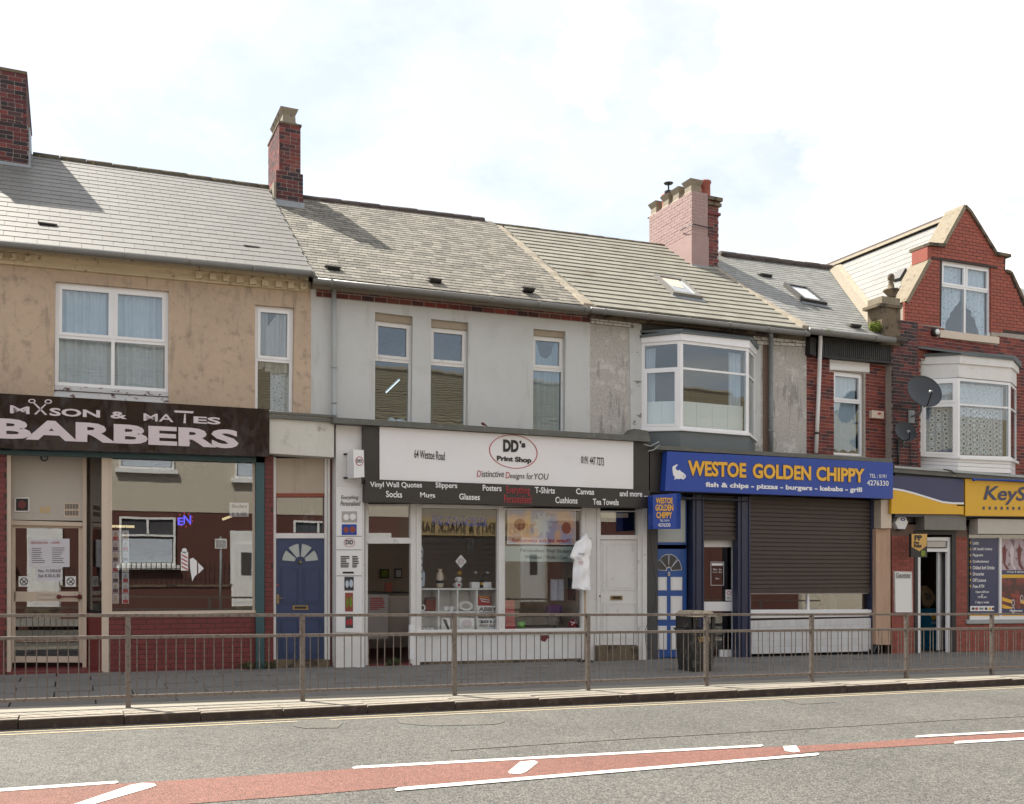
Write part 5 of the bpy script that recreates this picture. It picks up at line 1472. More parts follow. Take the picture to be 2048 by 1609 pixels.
# strips of photographs
rr_ = random.Random(8)
for k, (xa, xb) in enumerate(((783, 832), (853, 902))):
    so_ = thing('photo_strip', P(*c3(xa+25, 1140), YG_), ('left' if k == 0 else 'right')+' hanging strip of hairstyle photographs inside the barber window', 'photos', 'photo strips in the barber window')
    for j in range(7):
        y0 = 635+j*73.5; q = RC(c3, xa, y0, xb, y0+70, YG_)
        o = plate(q, 'paper', so_, 'photo', .003)
        cc_ = random.choice(['cream_panel', 'render_tan', 'cloth_grey', 'cream_brick'])
        ell(sub(q, .25, .78, .12, .62), cc_, o, 'face', dy=-.001, th=.001, n=14); plate(off(sub(q, .15, .88, .60, .95), -.002), random.choice(['navy_paint', 'dark_grey', 'red_txt', 'cream']), o, 'shirt', .001)
    B().tube([P(*c3(xa+25, 635), YG_), P(*c3(xa+25, 605), YG_)], .004, 6).mk('hanging_wire', 'ironblk', so_)
# barber pole decal and shirt shape
bp_ = thing('window_decal', P(*c3(1290, 915), YS+.045), 'striped barber pole decal on the barber window', 'decal')
ell(RC(c3, 1272, 758, 1308, 794, YS+.034), 'white', bp_, 'pole_ball', n=18); plate(RC(c3, 1266, 785, 1316, 915, YS+.028), 'white', bp_, 'pole', .003)
b = B()
for k in range(4):
    y = 800+k*27; b.prism([P(*c3(a, c_), YS+.024) for a, c_ in ((1270, y), (1312, y+22), (1312, y+31), (1270, y+9))], Vy, .002)
b.mk('stripe', 'red_txt', bp_)
shape([c3(1328, 835), c3(1350, 825), c3(1378, 850), c3(1378, 940), c3(1360, 960), c3(1345, 990), c3(1338, 945), c3(1330, 900)], YS+.03, 'white', None, 'window_decal', label='white cut-out shape right of the barber pole decal', cat='decal')
shape([c3(1386, 860), c3(1426, 900), c3(1388, 938)], YS+.03, 'white', None, 'window_decal', label='small white triangle decal beside the barber pole', cat='decal')
ne = thing('led_sign', P(*c3(1290, 560), YG_), 'lit blue and red LED sign reading EN hanging in the barber window', 'sign')
text('E', RC(c3, 1243, 545, 1282, 598, YG_+.0), 'neon_b', ne, bold=.02, th=.01); text('N', RC(c3, 1284, 528, 1336, 590, YG_), 'neon_b', ne, bold=.01, th=.01)
b = B(); c0 = (1295, 560)
for k in range(10):
    a = k/10*2*pi+.2
    p0 = (c0[0]+48*cos(a)*1.0, c0[1]+42*sin(a)); p1 = (c0[0]+(58)*cos(a), c0[1]+52*sin(a)); b.tube([P(*c3(*p0), YG_), P(*c3(*p1), YG_)], .005, 6)
b.mk('ray', 'neon_r', ne)
b = B(); b.tube([P(*c3(1270, 365), YG_), P(*c3(1195, 470), YG_), P(*c3(1250, 540), YG_)], .003, 5); b.tube([P(*c3(1270, 365), YG_), P(*c3(1345, 490), YG_), P(*c3(1330, 530), YG_)], .003, 5); b.tube([P(*c3(1270, 140), YG_), P(*c3(1270, 365), YG_)], .003, 5)
b.mk('hanging_wire', 'ironblk', ne)
YL = 17.2
tl_ = thing('track_light', P(*c3(1270, 140), YL), 'dark ceiling track with four globe spotlights inside the barber window', 'light')
B().tube([P(*c3(1060, 155), YL), P(*c3(1140, 130), YL), P(*c3(1400, 132), YL), P(*c3(1470, 160), YL)], .016, 8).mk('track', 'ironblk', tl_)
for xx, yy in ((1098, 175), (1210, 152), (1325, 155), (1436, 185)):
    c = P(*c3(xx, yy), YL); B().lathe(c, [(.02, .05), (.05, .03), (.055, -.02)], 12).mk('lamp_holder', 'ironblk', tl_, True)
    B().lathe(c+Vector((0, 0, -.10)), [(.01, .09), (.04, .07), (.06, .03), (.05, -.02), (.01, -.045)], 12).mk('globe', 'glass_old', tl_, True)
for (a, b_, lab) in (((765, 605), (940, 608), 'long lit yellow tube light deep in the barber shop, left'), ((1556, 558), (1622, 533), 'short lit yellow tube light deep in the barber shop, right')):
    t = thing('tube_light', P(*c3(*a), 18.6), lab, 'light'); B().tube([P(*c3(*a), 18.6), P(*c3(*b_), 18.6)], .022, 8).mk('tube', 'lamp', t)

# ================================================================== BLUE DOOR BAY
s2 = thing('shopfront', (XP(600, YS), YS, gz(3)), 'narrow blue panelled street door bay between barber shop and print shop', 'doorway')
fb = B().quad(Q((539, 825), (668, 834.5), (668, 915), (539, 907), YF+.06), .45).mk('fascia_panel', M('mouldy_white_board', (.60, .59, .53), .75, .05, 3, .2, 40, dirt=((.20, .18, .15), 2.4, .555, .70, .8), streak=((.34, .31, .26), 9, .60, .7, .5)), s2)
B().quad(Q((536, 822), (672, 831), (672, 836), (536, 827), YF+.02), .56).mk('capping', 'roof_felt', s2)
YB2 = YS+.10
for a, b_ in ((546.5, 552), (649.5, 654), (655, 660)): col(a, b_, 915, YB2-.05+(.05 if a > 655 else 0), .12, 'door_case', 'paint_w', s2)
col(660, 669, 915, YB2+.02, .14, 'side_board', 'brick_glazed', s2)
plate(Q((552, 917), (650, 917), (650, 988), (552, 988), YB2), M('stained_beige_board', (.46, .39, .31), .8, .06, 2, .2, 50, streak=((.34, .28, .21), 3, .5, .7, .6)), s2, 'over_board', .04)
plate(R(551, 987, 651, 994, YB2-.03), 'terracotta', s2, 'rail', .06)
ft = B().ring(R(551, 993, 650, 1068, YB2), .02, .05).mk('transom_window', 'brick_glazed', s2)
B().quad(R(553, 995, 649, 1067, YB2+.02), .006).mk('pane', 'glass_shop', ft)
plate(R(550, 1067, 651, 1077, YB2-.03), 'paint_w', s2, 'transom', .08)
bd = down(R(552, 1078, 649.5, 1323, YB2), -.06)
c4_ = lambda x, y: (500+x/2.98, 800+y/2.98)
def panel_door(par, q, mat, fan=None, panels=(), fanmat='frost'):
    """slab door with raised and fielded panels, fan light, all in fractions of q"""
    d = B().quad(q, .045).mk('door', mat, par)
    for (s0, s1_, t0, t1, pm) in panels:
        pq_ = sub(q, s0, s1_, t0, t1)
        B().ring(off(pq_, -.010), .018, .012).mk('panel_moulding', mat, d)
        B().quad(off(sub(pq_, .12, .88, .05, .95), -.008), .010).mk('panel', pm or mat, d)
    if fan:
        cx_, cy_, rx_, ry_, n = fan
        for k in range(n):
            a0 = pi*k/n+.09; a1 = pi*(k+1)/n-.09; pts = []
            for j in range(7):
                a = a0+(a1-a0)*j/6; pts.append(bil(q, cx_-rx_*cos(a), cy_-ry_*sin(a))+Vector((0, -.006, 0)))
            for j in range(4):
                a = a1-(a1-a0)*j/3; pts.append(bil(q, cx_-rx_*.30*cos(a), cy_-ry_*.30*sin(a))+Vector((0, -.006, 0)))
            B().prism(pts, Vy, .006).mk('fanlight_pane', fanmat, d)
            cen = Vector((0, 0, 0))
            for v in pts: cen += v
            cen /= len(pts)
            big_ = [cen+(v-cen)*1.16+Vector((0, -.006, 0)) for v in pts]; sm_ = [v+Vector((0, -.006, 0)) for v in pts]
            B().prism(big_, Vy, .010, [sm_]).mk('fanlight_bead', mat, d)
    return d
bdoor = panel_door(s2, bd, 'blue_door', (.49, .185, .37, .145, 4), [(.09, .46, .235, .52, None), (.55, .91, .235, .52, None), (.09, .46, .64, .93, None), (.55, .91, .64, .93, None)], 'frost')
plate(off(RC(c4_, 253, 1225, 346, 1252, YB2), -.012), 'brass', bdoor, 'letterbox', .012); plate(off(RC(c4_, 265, 1232, 334, 1245, YB2), -.016), 'black_txt', bdoor, 'letterbox_flap', .005)
B().tube([P(*c4_(167, 1184), YB2-.04), P(*c4_(195, 1182), YB2-.045)], .008, 8).mk('lever', 'brass', bdoor); plate(off(RC(c4_, 158, 1160, 172, 1215, YB2), -.012), 'brass', bdoor, 'handle_plate', .012)
B().lathe(P(*c4_(299, 970), YB2-.02), [(.012, -.03), (.028, -.01), (.03, .01), (.012, .03)], 12).mk('knocker', 'brass', bdoor, True)
ell(RC(c4_, 157, 1097, 172, 1112, YB2), 'terracotta', bdoor, 'lock')
plate(down(R(548, 1320, 660, 1324, YB2-.1)), 'stone_dk', s2, 'door_step', .2)

# ================================================================== PRINT SHOP
s3 = thing('shopfront', (XP(960, YS), YS, gz(6)), 'white painted print shop front with open doorway and two display windows', 'shopfront')
# black capping
B().quad(Q((667, 835), (1300, 873), (1300, 884), (667, 846), YF-.10), .72).mk('capping', 'roof_felt', s3)
sgd = thing('shop_sign', P(1010, 960, YF), 'black print shop fascia with grey-white panel, red oval and handwritten lettering', 'sign')
B().quad(Q((727, 850), (1298, 884), (1298, 990), (727, 968), YF), .50).mk('sign_board', 'black', sgd)
B().quad(QC(c5, (100, 430), (1857, 500), (1857, 608), (100, 568), YF-.09), .58).mk('lower_board', 'black', sgd)
wq_ = QC(c5, (183, 105), (1752, 198), (1752, 491), (183, 432), YF-.015)
B().quad(wq_, .014).mk('white_panel', 'sign_grey', sgd)
B().ring(off(wq_, -.004), .012, .01).mk('panel_edge', 'white', sgd)
Yt = YF-.016
ell(QC(c5, (860, 146), (1160, 164), (1160, 376), (860, 350), Yt), 'red_txt', sgd, 'oval', inner=.965); 
text('DD', QC(c5, (947, 183), (1043, 189), (1043, 264), (947, 260), Yt), 'black_txt', sgd, bold=.055); text("'s", QC(c5, (1048, 192), (1086, 194), (1086, 236), (1048, 234), Yt), 'black_txt', sgd, bold=.05)
text('Print Shop', QC(c5, (908, 283), (1122, 296), (1122, 338), (908, 324), Yt), 'black_txt', sgd, bold=.045)
text('64 Westoe Road', QC(c5, (398, 246), (586, 260), (586, 314), (398, 298), Yt), 'black_txt', sgd, bold=.005)
text('0191 447 7273', QC(c5, (1430, 286), (1570, 296), (1570, 348), (1430, 332), Yt), 'black_txt', sgd, bold=.005)
for w, x0, x1, m_ in (('D', 785, 812, 'red_txt'), ('istinctive', 815, 952, 'black_txt'), ('D', 962, 988, 'red_txt'), ('esigns', 990, 1080, 'black_txt'), ('for', 1092, 1132, 'black_txt'), ('YOU', 1138, 1228, 'black_txt')):
    k = (x0-785)/445*22; dsc = 10 if w == 'esigns' else 0; sh = .0 if w != 'istinctive' else 0
    up_ = 0 if w in ('D', 'YOU', 'istinctive', 'for') else 8
    text(w, QC(c5, (x0, 376+k+up_), (x1, 377+k+up_), (x1, 416+k+dsc), (x0, 414+k+dsc), Yt), m_, sgd, shear=.15)
Yt = YF-.092
for w, x0, y0, x1, y1, m_ in (('Vinyl Wall Quotes', 123, 447, 445, 490, 0), ('Socks', 222, 503, 322, 543, 0), ('Slippers', 528, 450, 663, 494, 0), ('Mugs', 433, 512, 526, 553, 0), ('Glasses', 675, 520, 803, 558, 0),
                             ('Posters', 820, 466, 937, 503, 0), ('Everything', 967, 473, 1113, 532, 1), ('Personalised', 952, 528, 1122, 578, 1), ('T-Shirts', 1143, 479, 1267, 518, 0), ('Cushions', 1270, 540, 1407, 580, 0),
                             ('Canvas', 1398, 488, 1510, 525, 0), ('Tea Towels', 1502, 552, 1662, 590, 0), ('and more ...', 1668, 502, 1840, 538, 0)):
    text(w, QC(c5, (x0, y0-2), (x1, y0+2), (x1, y1+2), (x0, y1-2), Yt), 'red_txt' if m_ else 'white_txt', sgd, bold=.0 if m_ else .018, shear=-.04)
# left pilaster, poster column, bracket sign
pil = col(672, 729, 848, YS-.16, .30, 'pilaster', 'paint_w', s3, 852)
pc = thing('opening_times_poster', P(698, 1120, YS-.18), 'tall white poster column with opening times on the print shop pilaster', 'poster')
pq_ = QC(c4_, (514, 520), (668, 525), (668, 1388), (514, 1384), YS-.175); B().quad(pq_, .012).mk('backing', 'white', pc)
Yq = YS-.176
text('Everything', RC(c4_, 541, 570, 647, 600, Yq), 'black_txt', pc, shear=.3); text('Personalised', RC(c4_, 538, 603, 658, 632, Yq), 'black_txt', pc, shear=.3)
for (a, b_, c_, d_), m1, m2 in (((547, 665, 638, 731), 'cloth_grey', 'white'), ((547, 742, 636, 806), 'chip_blue', 'terracotta'), ((563, 1055, 618, 1137), 'dish', 'net'), ((567, 1150, 614, 1262), 'terracotta', 'moss'), ((569, 1290, 614, 1360), 'dark_grey', 'red_txt')):
    q = RC(c4_, a, b_, c_, d_, Yq-.004); o = plate(q, m1, pc, 'picture', .003)
    ell(sub(q, .10, .46, .25, .8), m2, o, 'motif', n=14); ell(sub(q, .52, .92, .2, .78), m2, o, 'motif', n=14)
text('DD', RC(c4_, 570, 836, 614, 862, Yq), 'black_txt', pc, bold=.03); ell(RC(c4_, 559, 824, 625, 878, Yq), 'red_txt', pc, 'oval', inner=.93)
lines(RC(c4_, 535, 920, 600, 1010, Yq-.003), 'black_txt', pc, 7, 2, h=.6); lines(RC(c4_, 605, 920, 660, 1010, Yq-.003), 'black_txt', pc, 7, 3, h=.6); lines(RC(c4_, 545, 1020, 640, 1040, Yq-.003), 'black_txt', pc, 1, 5, h=.7)
for yy in (812, 893, 1048): plate(RC(c4_, 516, yy, 666, yy+3, Yq-.003), 'dark_grey', pc, 'panel_joint', .002)
# bracket light box
Zb = [P(*c4_(612, 300), YS-.62), P(*c4_(684, 296), YS-.50)]
bx = thing('projecting_sign', P(*c4_(640, 470), YS-.4), 'small white illuminated box sign with red DD ovals on a bracket', 'sign')
q1 = [P(*c4_(577, 316), YS-.20), P(*c4_(615, 297), YS-.66), P(*c4_(620, 466), YS-.66), P(*c4_(580, 469), YS-.20)]
q2 = [P(*c4_(615, 297), YS-.66), P(*c4_(678, 300), YS-.56), P(*c4_(682, 460), YS-.56), P(*c4_(620, 466), YS-.66)]
bk_ = [v+Vector((0, .36, 0)) for v in (q2[1], q2[2])]
b = B(); b.add([q1[0], q1[1], q2[1], bk_[0], q1[3], q1[2], q2[2], bk_[1]], [(0, 1, 5, 4), (1, 2, 6, 5), (2, 3, 7, 6), (3, 0, 4, 7), (3, 2, 1, 0), (4, 5, 6, 7)])
b.mk('sign_box', 'white', bx)
def face_text(s_, q, r_, mat, bold=.03, parent=bx):
    n = (q[1]-q[0]).cross(q[3]-q[0]).normalized(); n = n if n.y < 0 else -n
    o = text(s_, [v+n*.004 for v in sub(q, *r_)], mat, parent, bold=bold, dy=0, th=.002); return n
def face_ring(q, r_, mat, parent, inner=.86):
    n = (q[1]-q[0]).cross(q[3]-q[0]).normalized(); n = n if n.y < 0 else -n
    qq = [v+n*.004 for v in sub(q, *r_)]; N = 30
    a = [bil(qq, .5+.5*cos(2*pi*k/N), .5-.5*sin(2*pi*k/N)) for k in range(N)]; c_ = [bil(qq, .5+.5*inner*cos(2*pi*k/N), .5-.5*inner*sin(2*pi*k/N)) for k in range(N)]
    B().prism(a, n, .002, [c_]).mk('oval', mat, parent)
face_text('DD', q2, (.30, .80, .34, .46), 'black_txt'); face_ring(q2, (.18, .92, .24, .58), 'red_txt', bx)
face_text('DD', q1, (.25, .85, .20, .40), 'black_txt'); face_ring(q1, (.12, .95, .08, .58), 'black_txt', bx)
face_text('Print Shop', q1, (.30, .90, .66, .76), 'black_txt'); face_text('64 Westoe', q1, (.30, .90, .80, .90), 'black_txt')
for yy in (324, 466): B().tube([P(*c4_(558, yy), YS-.19), P(*c4_(584, yy), YS-.22)], .016, 8).mk('bracket', 'ironblk', bx)
# frames of the front
YP = YS
def fr(x0, y0, x1, y1, nm='frame', Y=YP, th=.07, mat='paint_w', par=None): return B().quad(RC(c5, x0, y0, x1, y1, Y), th).mk(nm, mat, par or s3)
zg = lambda q: down(q, .06)
# doorway: posts, transom light
for a, b_, y0 in ((95, 110, 570), (376, 408, 575), (410, 432, 578)): B().quad(down(RC(c5, a, y0, b_, 1560, YP-.02), .06), .09).mk('door_post', 'paint_w', s3)
tw = B().ring(RC(c5, 105, 585, 380, 803, YP), .03, .06).mk('transom_window', 'paint_w', s3); B().quad(off(RC(c5, 112, 592, 372, 798, YP), .03), .006).mk('pane', 'glass_shop', tw)
fr(105, 800, 380, 828, 'transom', YP-.03)
fr(430, 586, 1440, 600, 'head_rail', YP-.02)
# two display windows
wa = QC(c5, (430, 595), (922, 603), (922, 1372), (430, 1375), YP); wb = QC(c5, (948, 608), (1440, 615), (1440, 1362), (948, 1370), YP)
for q, nm in ((wa, 'window'), (wb, 'window')):
    o = B().ring(q, .035, .07).mk(nm, 'paint_w', s3); B().quad(off(sub(q, .03, .97, .02, .98), .03), .006).mk('pane', 'glass_print', o)
fr(920, 598, 950, 1380, 'mullion', YP-.03, .10)
plate(QC(c5, (400, 1372), (1446, 1358), (1446, 1374), (400, 1390), YP-.06), 'paint_w', s3, 'sill', .14)
B().quad(down(RC(c5, 1436, 600, 1456, 1400, YP-.02), .06), .09).mk('door_post', 'paint_w', s3)
B().quad(down(RC(c5, 1457, 600, 1529, 1400, YP), .06), .09).mk('side_panel', 'paint_w', s3)
B().quad(down(RC(c5, 1530, 605, 1549, 1400, YP-.03), .06), .09).mk('door_post', 'paint_w', s3)
sr = down(QC(c5, (400, 1384), (1440, 1372), (1440, 1500), (400, 1500), YP), .02)
srm = B().quad(sr, .2).mk('stall_riser', M('rough_white_render', (.70, .70, .69), .8, .07, 4, .8, 22, dirt=((.30, .29, .27), 5, .63, .74, .6), chip=((.20, .19, .17), 9, .70)), s3)
plate([Vector((sr[3].x, YP-.01, gz(sr[3].x)+.05)), Vector((sr[2].x, YP-.01, gz(sr[2].x)+.05)), Vector((sr[2].x, YP-.01, gz(sr[2].x)-.05)), Vector((sr[3].x, YP-.01, gz(sr[3].x)-.05))], 'stone_dk', s3, 'plinth', .02)
shape([c5(1178, 1396), c5(1230, 1394), c5(1236, 1412), c5(1220, 1418), c5(1208, 1436), c5(1184, 1430), c5(1176, 1410)], YP-.004, 'redtile', s3, 'broken_patch')
# right: old white door
tw2 = B().ring(RC(c5, 1546, 625, 1780, 782, YP+.02), .02, .06).mk('transom_window', 'paint_w', s3); B().quad(RC(c5, 1552, 630, 1776, 776, YP+.05), .006).mk('pane', 'glass_shop', tw2)
plate(RC(c5, 1548, 640, 1722, 668, YP+.08), 'cream', s3, 'blind_roll', .03)
fr(1546, 780, 1782, 803, 'transom', YP)
q = RC(c5, 1550, 806, 1778, 1455, YP+.03); wd = panel_door(s3, q, 'paint_w', None, [(.06, .94, .03, .48, None), (.06, .94, .60, .95, None)])
plate(off(RC(c5, 1611, 1150, 1684, 1176, YP+.03), -.018), 'brass', wd, 'letterbox', .012)
plate(off(RC(c5, 1622, 1156, 1674, 1170, YP+.03), -.022), 'black_txt', wd, 'letterbox_flap', .006)
B().lathe(P(*c5(1545, 1153), YP-.02), [(.01, -.02), (.025, 0), (.01, .02)], 10).mk('door_knob', 'ironblk', wd, True)
for a, b_ in ((1782, 1812), (1812, 1840)): B().quad(down(RC(c5, a, 610, b_, 1500, YP-(.05 if a > 1800 else .02)), .06), .1).mk('door_post', 'paint_w', s3)
stq = [P(*c5(1535, 1460), YP-.12), P(*c5(1785, 1462), YP-.12), Vector((P(*c5(1785, 1462), YP-.12).x, YP-.12, gz(8)-.25)), Vector((P(*c5(1535, 1462), YP-.12).x, YP-.12, gz(8)-.25))]
B().quad(stq, .3).mk('door_step', 'stone_dk', s3)
# interior
room(s3, XP(668, YS)+.05, XP(1172, YS), YS+.10, 19.6, gz(6)-.02, 3.2, 'room_w')
plate([Vector((XP(735, YS), YS+.11, gz(5)+.01)), Vector((XP(822, YS), YS+.11, gz(5)+.01)), Vector((XP(822, YS), YS-.05, gz(5)+.0)), Vector((XP(735, YS), YS-.05, gz(5)+.0))], 'redtile', s3, 'threshold', .001) if False else None
B().slab([Vector((XP(731, YS), YS+.12, gz(5)+.03)), Vector((XP(823, YS), YS+.12, gz(5)+.03)), Vector((XP(823, YS), YS-.03, gz(5)+.02)), Vector((XP(731, YS), YS-.03, gz(5)+.02))], Vector((0, 0, -1)), .1).mk('threshold', 'redtile', s3)
B().quad(RC(c5, 368, 1330, 400, 1545, YP-.03), .06).mk('post_foot', 'white', s3)
# dark floor and counter inside
xa_, xb_ = XP(676, YS)+.1, XP(1170, YS)
B().box(xa_, xb_, YS+.12, 19.5, gz(6)-.01, gz(6)+.03).mk('shop_floor', 'room_br', s3)
ct = thing('counter', (XP(790, 17.2), 17.2, 0), 'pale shop counter with a red printed price sheet inside the open doorway', 'counter')
cq_ = RC(c5, 108, 1138, 238, 1420, 17.0); B().quad(cq_, .5).mk('counter_front', 'cloth_grey', ct)
cq2 = RC(c5, 240, 1150, 372, 1400, 17.5); B().quad(cq2, .5).mk('counter_front', 'room_w', ct)
B().quad(RC(c5, 100, 1128, 242, 1140, 16.98), .55).mk('counter_top', 'ironblk', ct); B().quad(RC(c5, 238, 1128, 374, 1137, 17.48), .55).mk('counter_top', 'ironblk', ct)
lines(RC(c5, 118, 1150, 228, 1250, 16.995), 'red_txt', ct, 7, 5, s0=.05, h=.55, name='price_sheet_lines')
plate(RC(c5, 218, 1070, 262, 1130, 17.55), 'terracotta', None, 'folded_board', .03, label='brown board leaning on the counter inside the print shop', cat='board')
for (a, b_, c_, d_), lab in (((187, 985, 243, 1042), 'small green picture on the back wall seen through the doorway'), ((278, 983, 322, 1042), 'dark framed certificate on the back wall seen through the doorway')):
    q = RC(c5, a, b_, c_, d_, 19.5); o = B().quad(q, .02).mk('picture', 'ironblk', None, label=lab, cat='picture'); plate(off(sub(q, .12, .88, .12, .88), -.004), 'paper' if a > 250 else 'moss', o, 'print', .003)

# shelf unit with goods
YU = 16.17
su = thing('shelf_unit', (XP(918, YU), YU, gz(6)), 'white cube shelf unit inside the left display window of the print shop', 'shelf')
xs_ = [435, 550, 667, 787, 916]; ys_ = [1105, 1252, 1375]
b = B()
for i, x in enumerate(xs_): b.quad(RC(c5, x-4, 1105, x+4, 1378, YU), .36)
fr_ = b.mk('upright', 'card', su)
b = B()
for y in (1105, 1248, 1372): b.quad(RC(c5, 431, y, 920, y+9, YU-.004), .37)
b.mk('shelf', 'card', su)
plate(RC(c5, 431, 1105, 920, 1378, YU+.365), 'white', su, 'back_panel', .01)
c = lambda x, y, Y=YU+.12: P(*c5(x, y), Y)
def mug(x, y, r, h, mat, lab, mtf=None, g=None):
    p = c(x, y); p.z = c(x, y).z
    t = thing('mug', p, lab, 'mug', g)
    B().lathe(p, [(r*.9, 0), (r, .004), (r, h), (r*.9, h), (r*.88, .01)], 18).mk('cup', mat, t, True)
    for s_ in (-1, 1):
        B().tube([p+Vector((s_*r*.95, 0, h*.8)), p+Vector((s_*r*1.5, 0, h*.7)), p+Vector((s_*r*1.5, 0, h*.35)), p+Vector((s_*r*.95, 0, h*.2))], .007, 8).mk('handle', mat, t, True)
    if mtf: ell([p+Vector((-r*.45, -r-.002, h*.8)), p+Vector((r*.45, -r-.002, h*.8)), p+Vector((r*.45, -r-.002, h*.25)), p+Vector((-r*.45, -r-.002, h*.25))], mtf, t, 'heart_motif', n=16)
    return t
mug(668, 1102, .052, .10, 'white', 'white two-handled mug with red heart on top of the shelf unit', 'red_txt')
mug(672, 1064, .042, .085, 'white', 'white mug stacked on the heart mug')
t = thing('flower', c(680, 1030), 'yellow artificial flower standing behind the stacked mugs', 'flower')
for k in range(9):
    a = k/9*2*pi; p = c(680, 1010); B().hexa([p+Vector((cos(a+d)*r_, y_, sin(a+d)*r_)) for y_ in (0, .006) for d, r_ in ((-.25, .02), (0, .065), (.25, .02), (0, .005))]).mk('petal', 'ks_yellow', t)
B().tube([c(680, 1064), c(682, 1012)], .004, 6).mk('stem', 'moss', t)
# bottle bag
p = c(556, 1100); t = thing('bottle_bag', p, 'cream drawstring bottle bag on top of the shelf unit', 'bag')
B().lathe(p, [(.05, 0), (.062, .02), (.065, .20), (.05, .25), (.026, .28), (.04, .31), (.045, .325)], 16).mk('bag', 'cream', t, True)
B().tube([p+Vector((.03, -.02, .28)), p+Vector((.08, -.02, .20)), p+Vector((.10, -.03, .14)), p+Vector((.05, -.06, .13))], .004, 6).mk('drawstring', 'tan', t, True)
B().lathe(p+Vector((0, 0, .075)), [(.0655, 0), (.0665, .002), (.0665, .05), (.0655, .052)], 16).mk('label_patch', 'black_txt', t, True)
for i, (x, lab) in enumerate(((778, 'left wine glass standing on a white box, on the shelf unit'), (851, 'right wine glass standing on a white box, on the shelf unit'))):
    p = c(x, 1100); t = thing('box', p, 'white gift box under the '+('left' if i == 0 else 'right')+' wine glass on the shelf unit', 'box'); B().quad(off(RC(c5, x-25, 1066, x+24, 1102, YU+.08), 0), .1).mk('carton', 'white', t)
    p2 = c(x, 1066); t = thing('wine_glass', p2, lab, 'glass'); B().lathe(p2, [(.035, 0), (.034, .004), (.005, .008), (.005, .09), (.03, .12), (.036, .16), (.03, .20)], 16).mk('bowl', 'glass_old', t, True)
    B().lathe(p2+Vector((0, 0, .15)), [(.028, 0), (.029, .04)], 12).mk('sand_fill', 'cream', t, True)
p = c(817, 1100); t = thing('bottle', p, 'dark bottle with orange label between the two wine glasses', 'bottle'); B().lathe(p, [(.028, 0), (.03, .01), (.03, .12), (.012, .16), (.012, .21), (.002, .212)], 14).mk('bottle_body', 'ironblk', t, True); B().lathe(p, [(.031, .05), (.031, .09)], 14).mk('bottle_label', 'chip_gold', t)
# things in the cubes
t = thing('clock', c(449, 1224), 'small round white clock at the left of the upper shelf row', 'clock'); ell(RC(c5, 433, 1204, 465, 1246, YU+.05), 'white', t, 'clock_rim', th=.02); ell(RC(c5, 440, 1212, 458, 1238, YU+.03), 'dish', t, 'clock_face')
t = thing('box', c(506, 1240), 'dark red box in the upper left cube of the shelf unit', 'box'); B().quad(RC(c5, 470, 1175, 542, 1244, YU+.12), .1).mk('carton', 'brick_glazed', t); plate(RC(c5, 475, 1160, 540, 1176, YU+.12), 'dark_grey', t, 'lid', .1)
for k, x in enumerate((590, 628)): mug(x, 1246, .040, .085, 'white', ('left' if k == 0 else 'right')+' plain white mug in the second upper cube of the shelf unit')
t = thing('plate', c(715, 1240), 'white oval plate leaning in the third upper cube of the shelf unit', 'plate'); ell(QC(c5, (672, 1182), (760, 1186), (760, 1246), (672, 1240), YU+.12), 'white', t, 'plate_rim', th=.01); ell(QC(c5, (690, 1196), (744, 1198), (744, 1234), (690, 1230), YU+.11), 'cloth_grey', t, 'plate_well')
t = thing('gift_bag', c(830, 1212), 'red and yellow striped bag in the top right cube of the shelf unit', 'bag'); B().quad(QC(c5, (790, 1150), (868, 1156), (872, 1214), (792, 1212), YU+.10), .1).mk('bag', 'red_txt', t)
for k in range(3): plate(QC(c5, (796+k*8, 1152+k*14), (866, 1162+k*14), (868, 1167+k*14), (796+k*8, 1158+k*14), YU+.095), 'white' if k else 'ks_yellow', t, 'stripe', .004)
t = paper(RC(c5, 787, 1213, 916, 1268, YU-.03), 'white print reading ABBY HENDERSON in front of the right shelf cubes', 'print', 'white', 'print'); text('ABBY', RC(c5, 797, 1222, 907, 1246, YU-.032), 'black_txt', t, bold=.015, th=.001); text('HENDERSON', RC(c5, 797, 1252, 908, 1265, YU-.032), 'navy_paint', t, th=.001)
t = paper(RC(c5, 787, 1292, 918, 1364, YU-.03), 'white print reading 2013 WEIGHT 7LB 4OZ low in the shelf unit', 'print', 'white', 'print'); text('2013', RC(c5, 797, 1302, 912, 1320, YU-.032), 'navy_paint', t, bold=.05, th=.001); text('WEIGHT 7LB 4OZ', RC(c5, 797, 1326, 914, 1343, YU-.032), 'black_txt', t, th=.001)
t = paper(QC(c5, (676, 1285), (768, 1288), (772, 1366), (672, 1366), YU-.02), 'framed heart word print low in the shelf unit', 'print', 'white', 'print'); ell(sub(RC(c5, 676, 1292, 768, 1362, YU-.022), .15, .85, .1, .8), 'sign_pink', t, 'heart', n=20, th=.001)
t = paper(QC(c5, (568, 1288), (618, 1290), (622, 1366), (566, 1366), YU+.02), 'white print with a black curved shape low in the shelf unit', 'print', 'white', 'print'); shape([c5(572, 1292), c5(596, 1300), c5(612, 1345), c5(616, 1362), c5(604, 1360), c5(588, 1330)], YU+.016, 'black_txt', t, 'motif', .001)
for k, x in enumerate((455, 480, 510)): mug(x, 1372, .03, .07, 'white', ['leftmost', 'middle', 'rightmost'][k]+' of three small white cups low in the shelf unit')
t = paper([P(*c5(x, y), YS+.06) for x, y in ((686, 897), (722, 938), (686, 980), (651, 938))], 'small diamond shaped photo card hanging in the print shop window', 'photo', 'white', 'photo_card')
ell(RC(c5, 668, 918, 706, 958, YS+.058), 'sign_pink', t, 'photo', n=16)
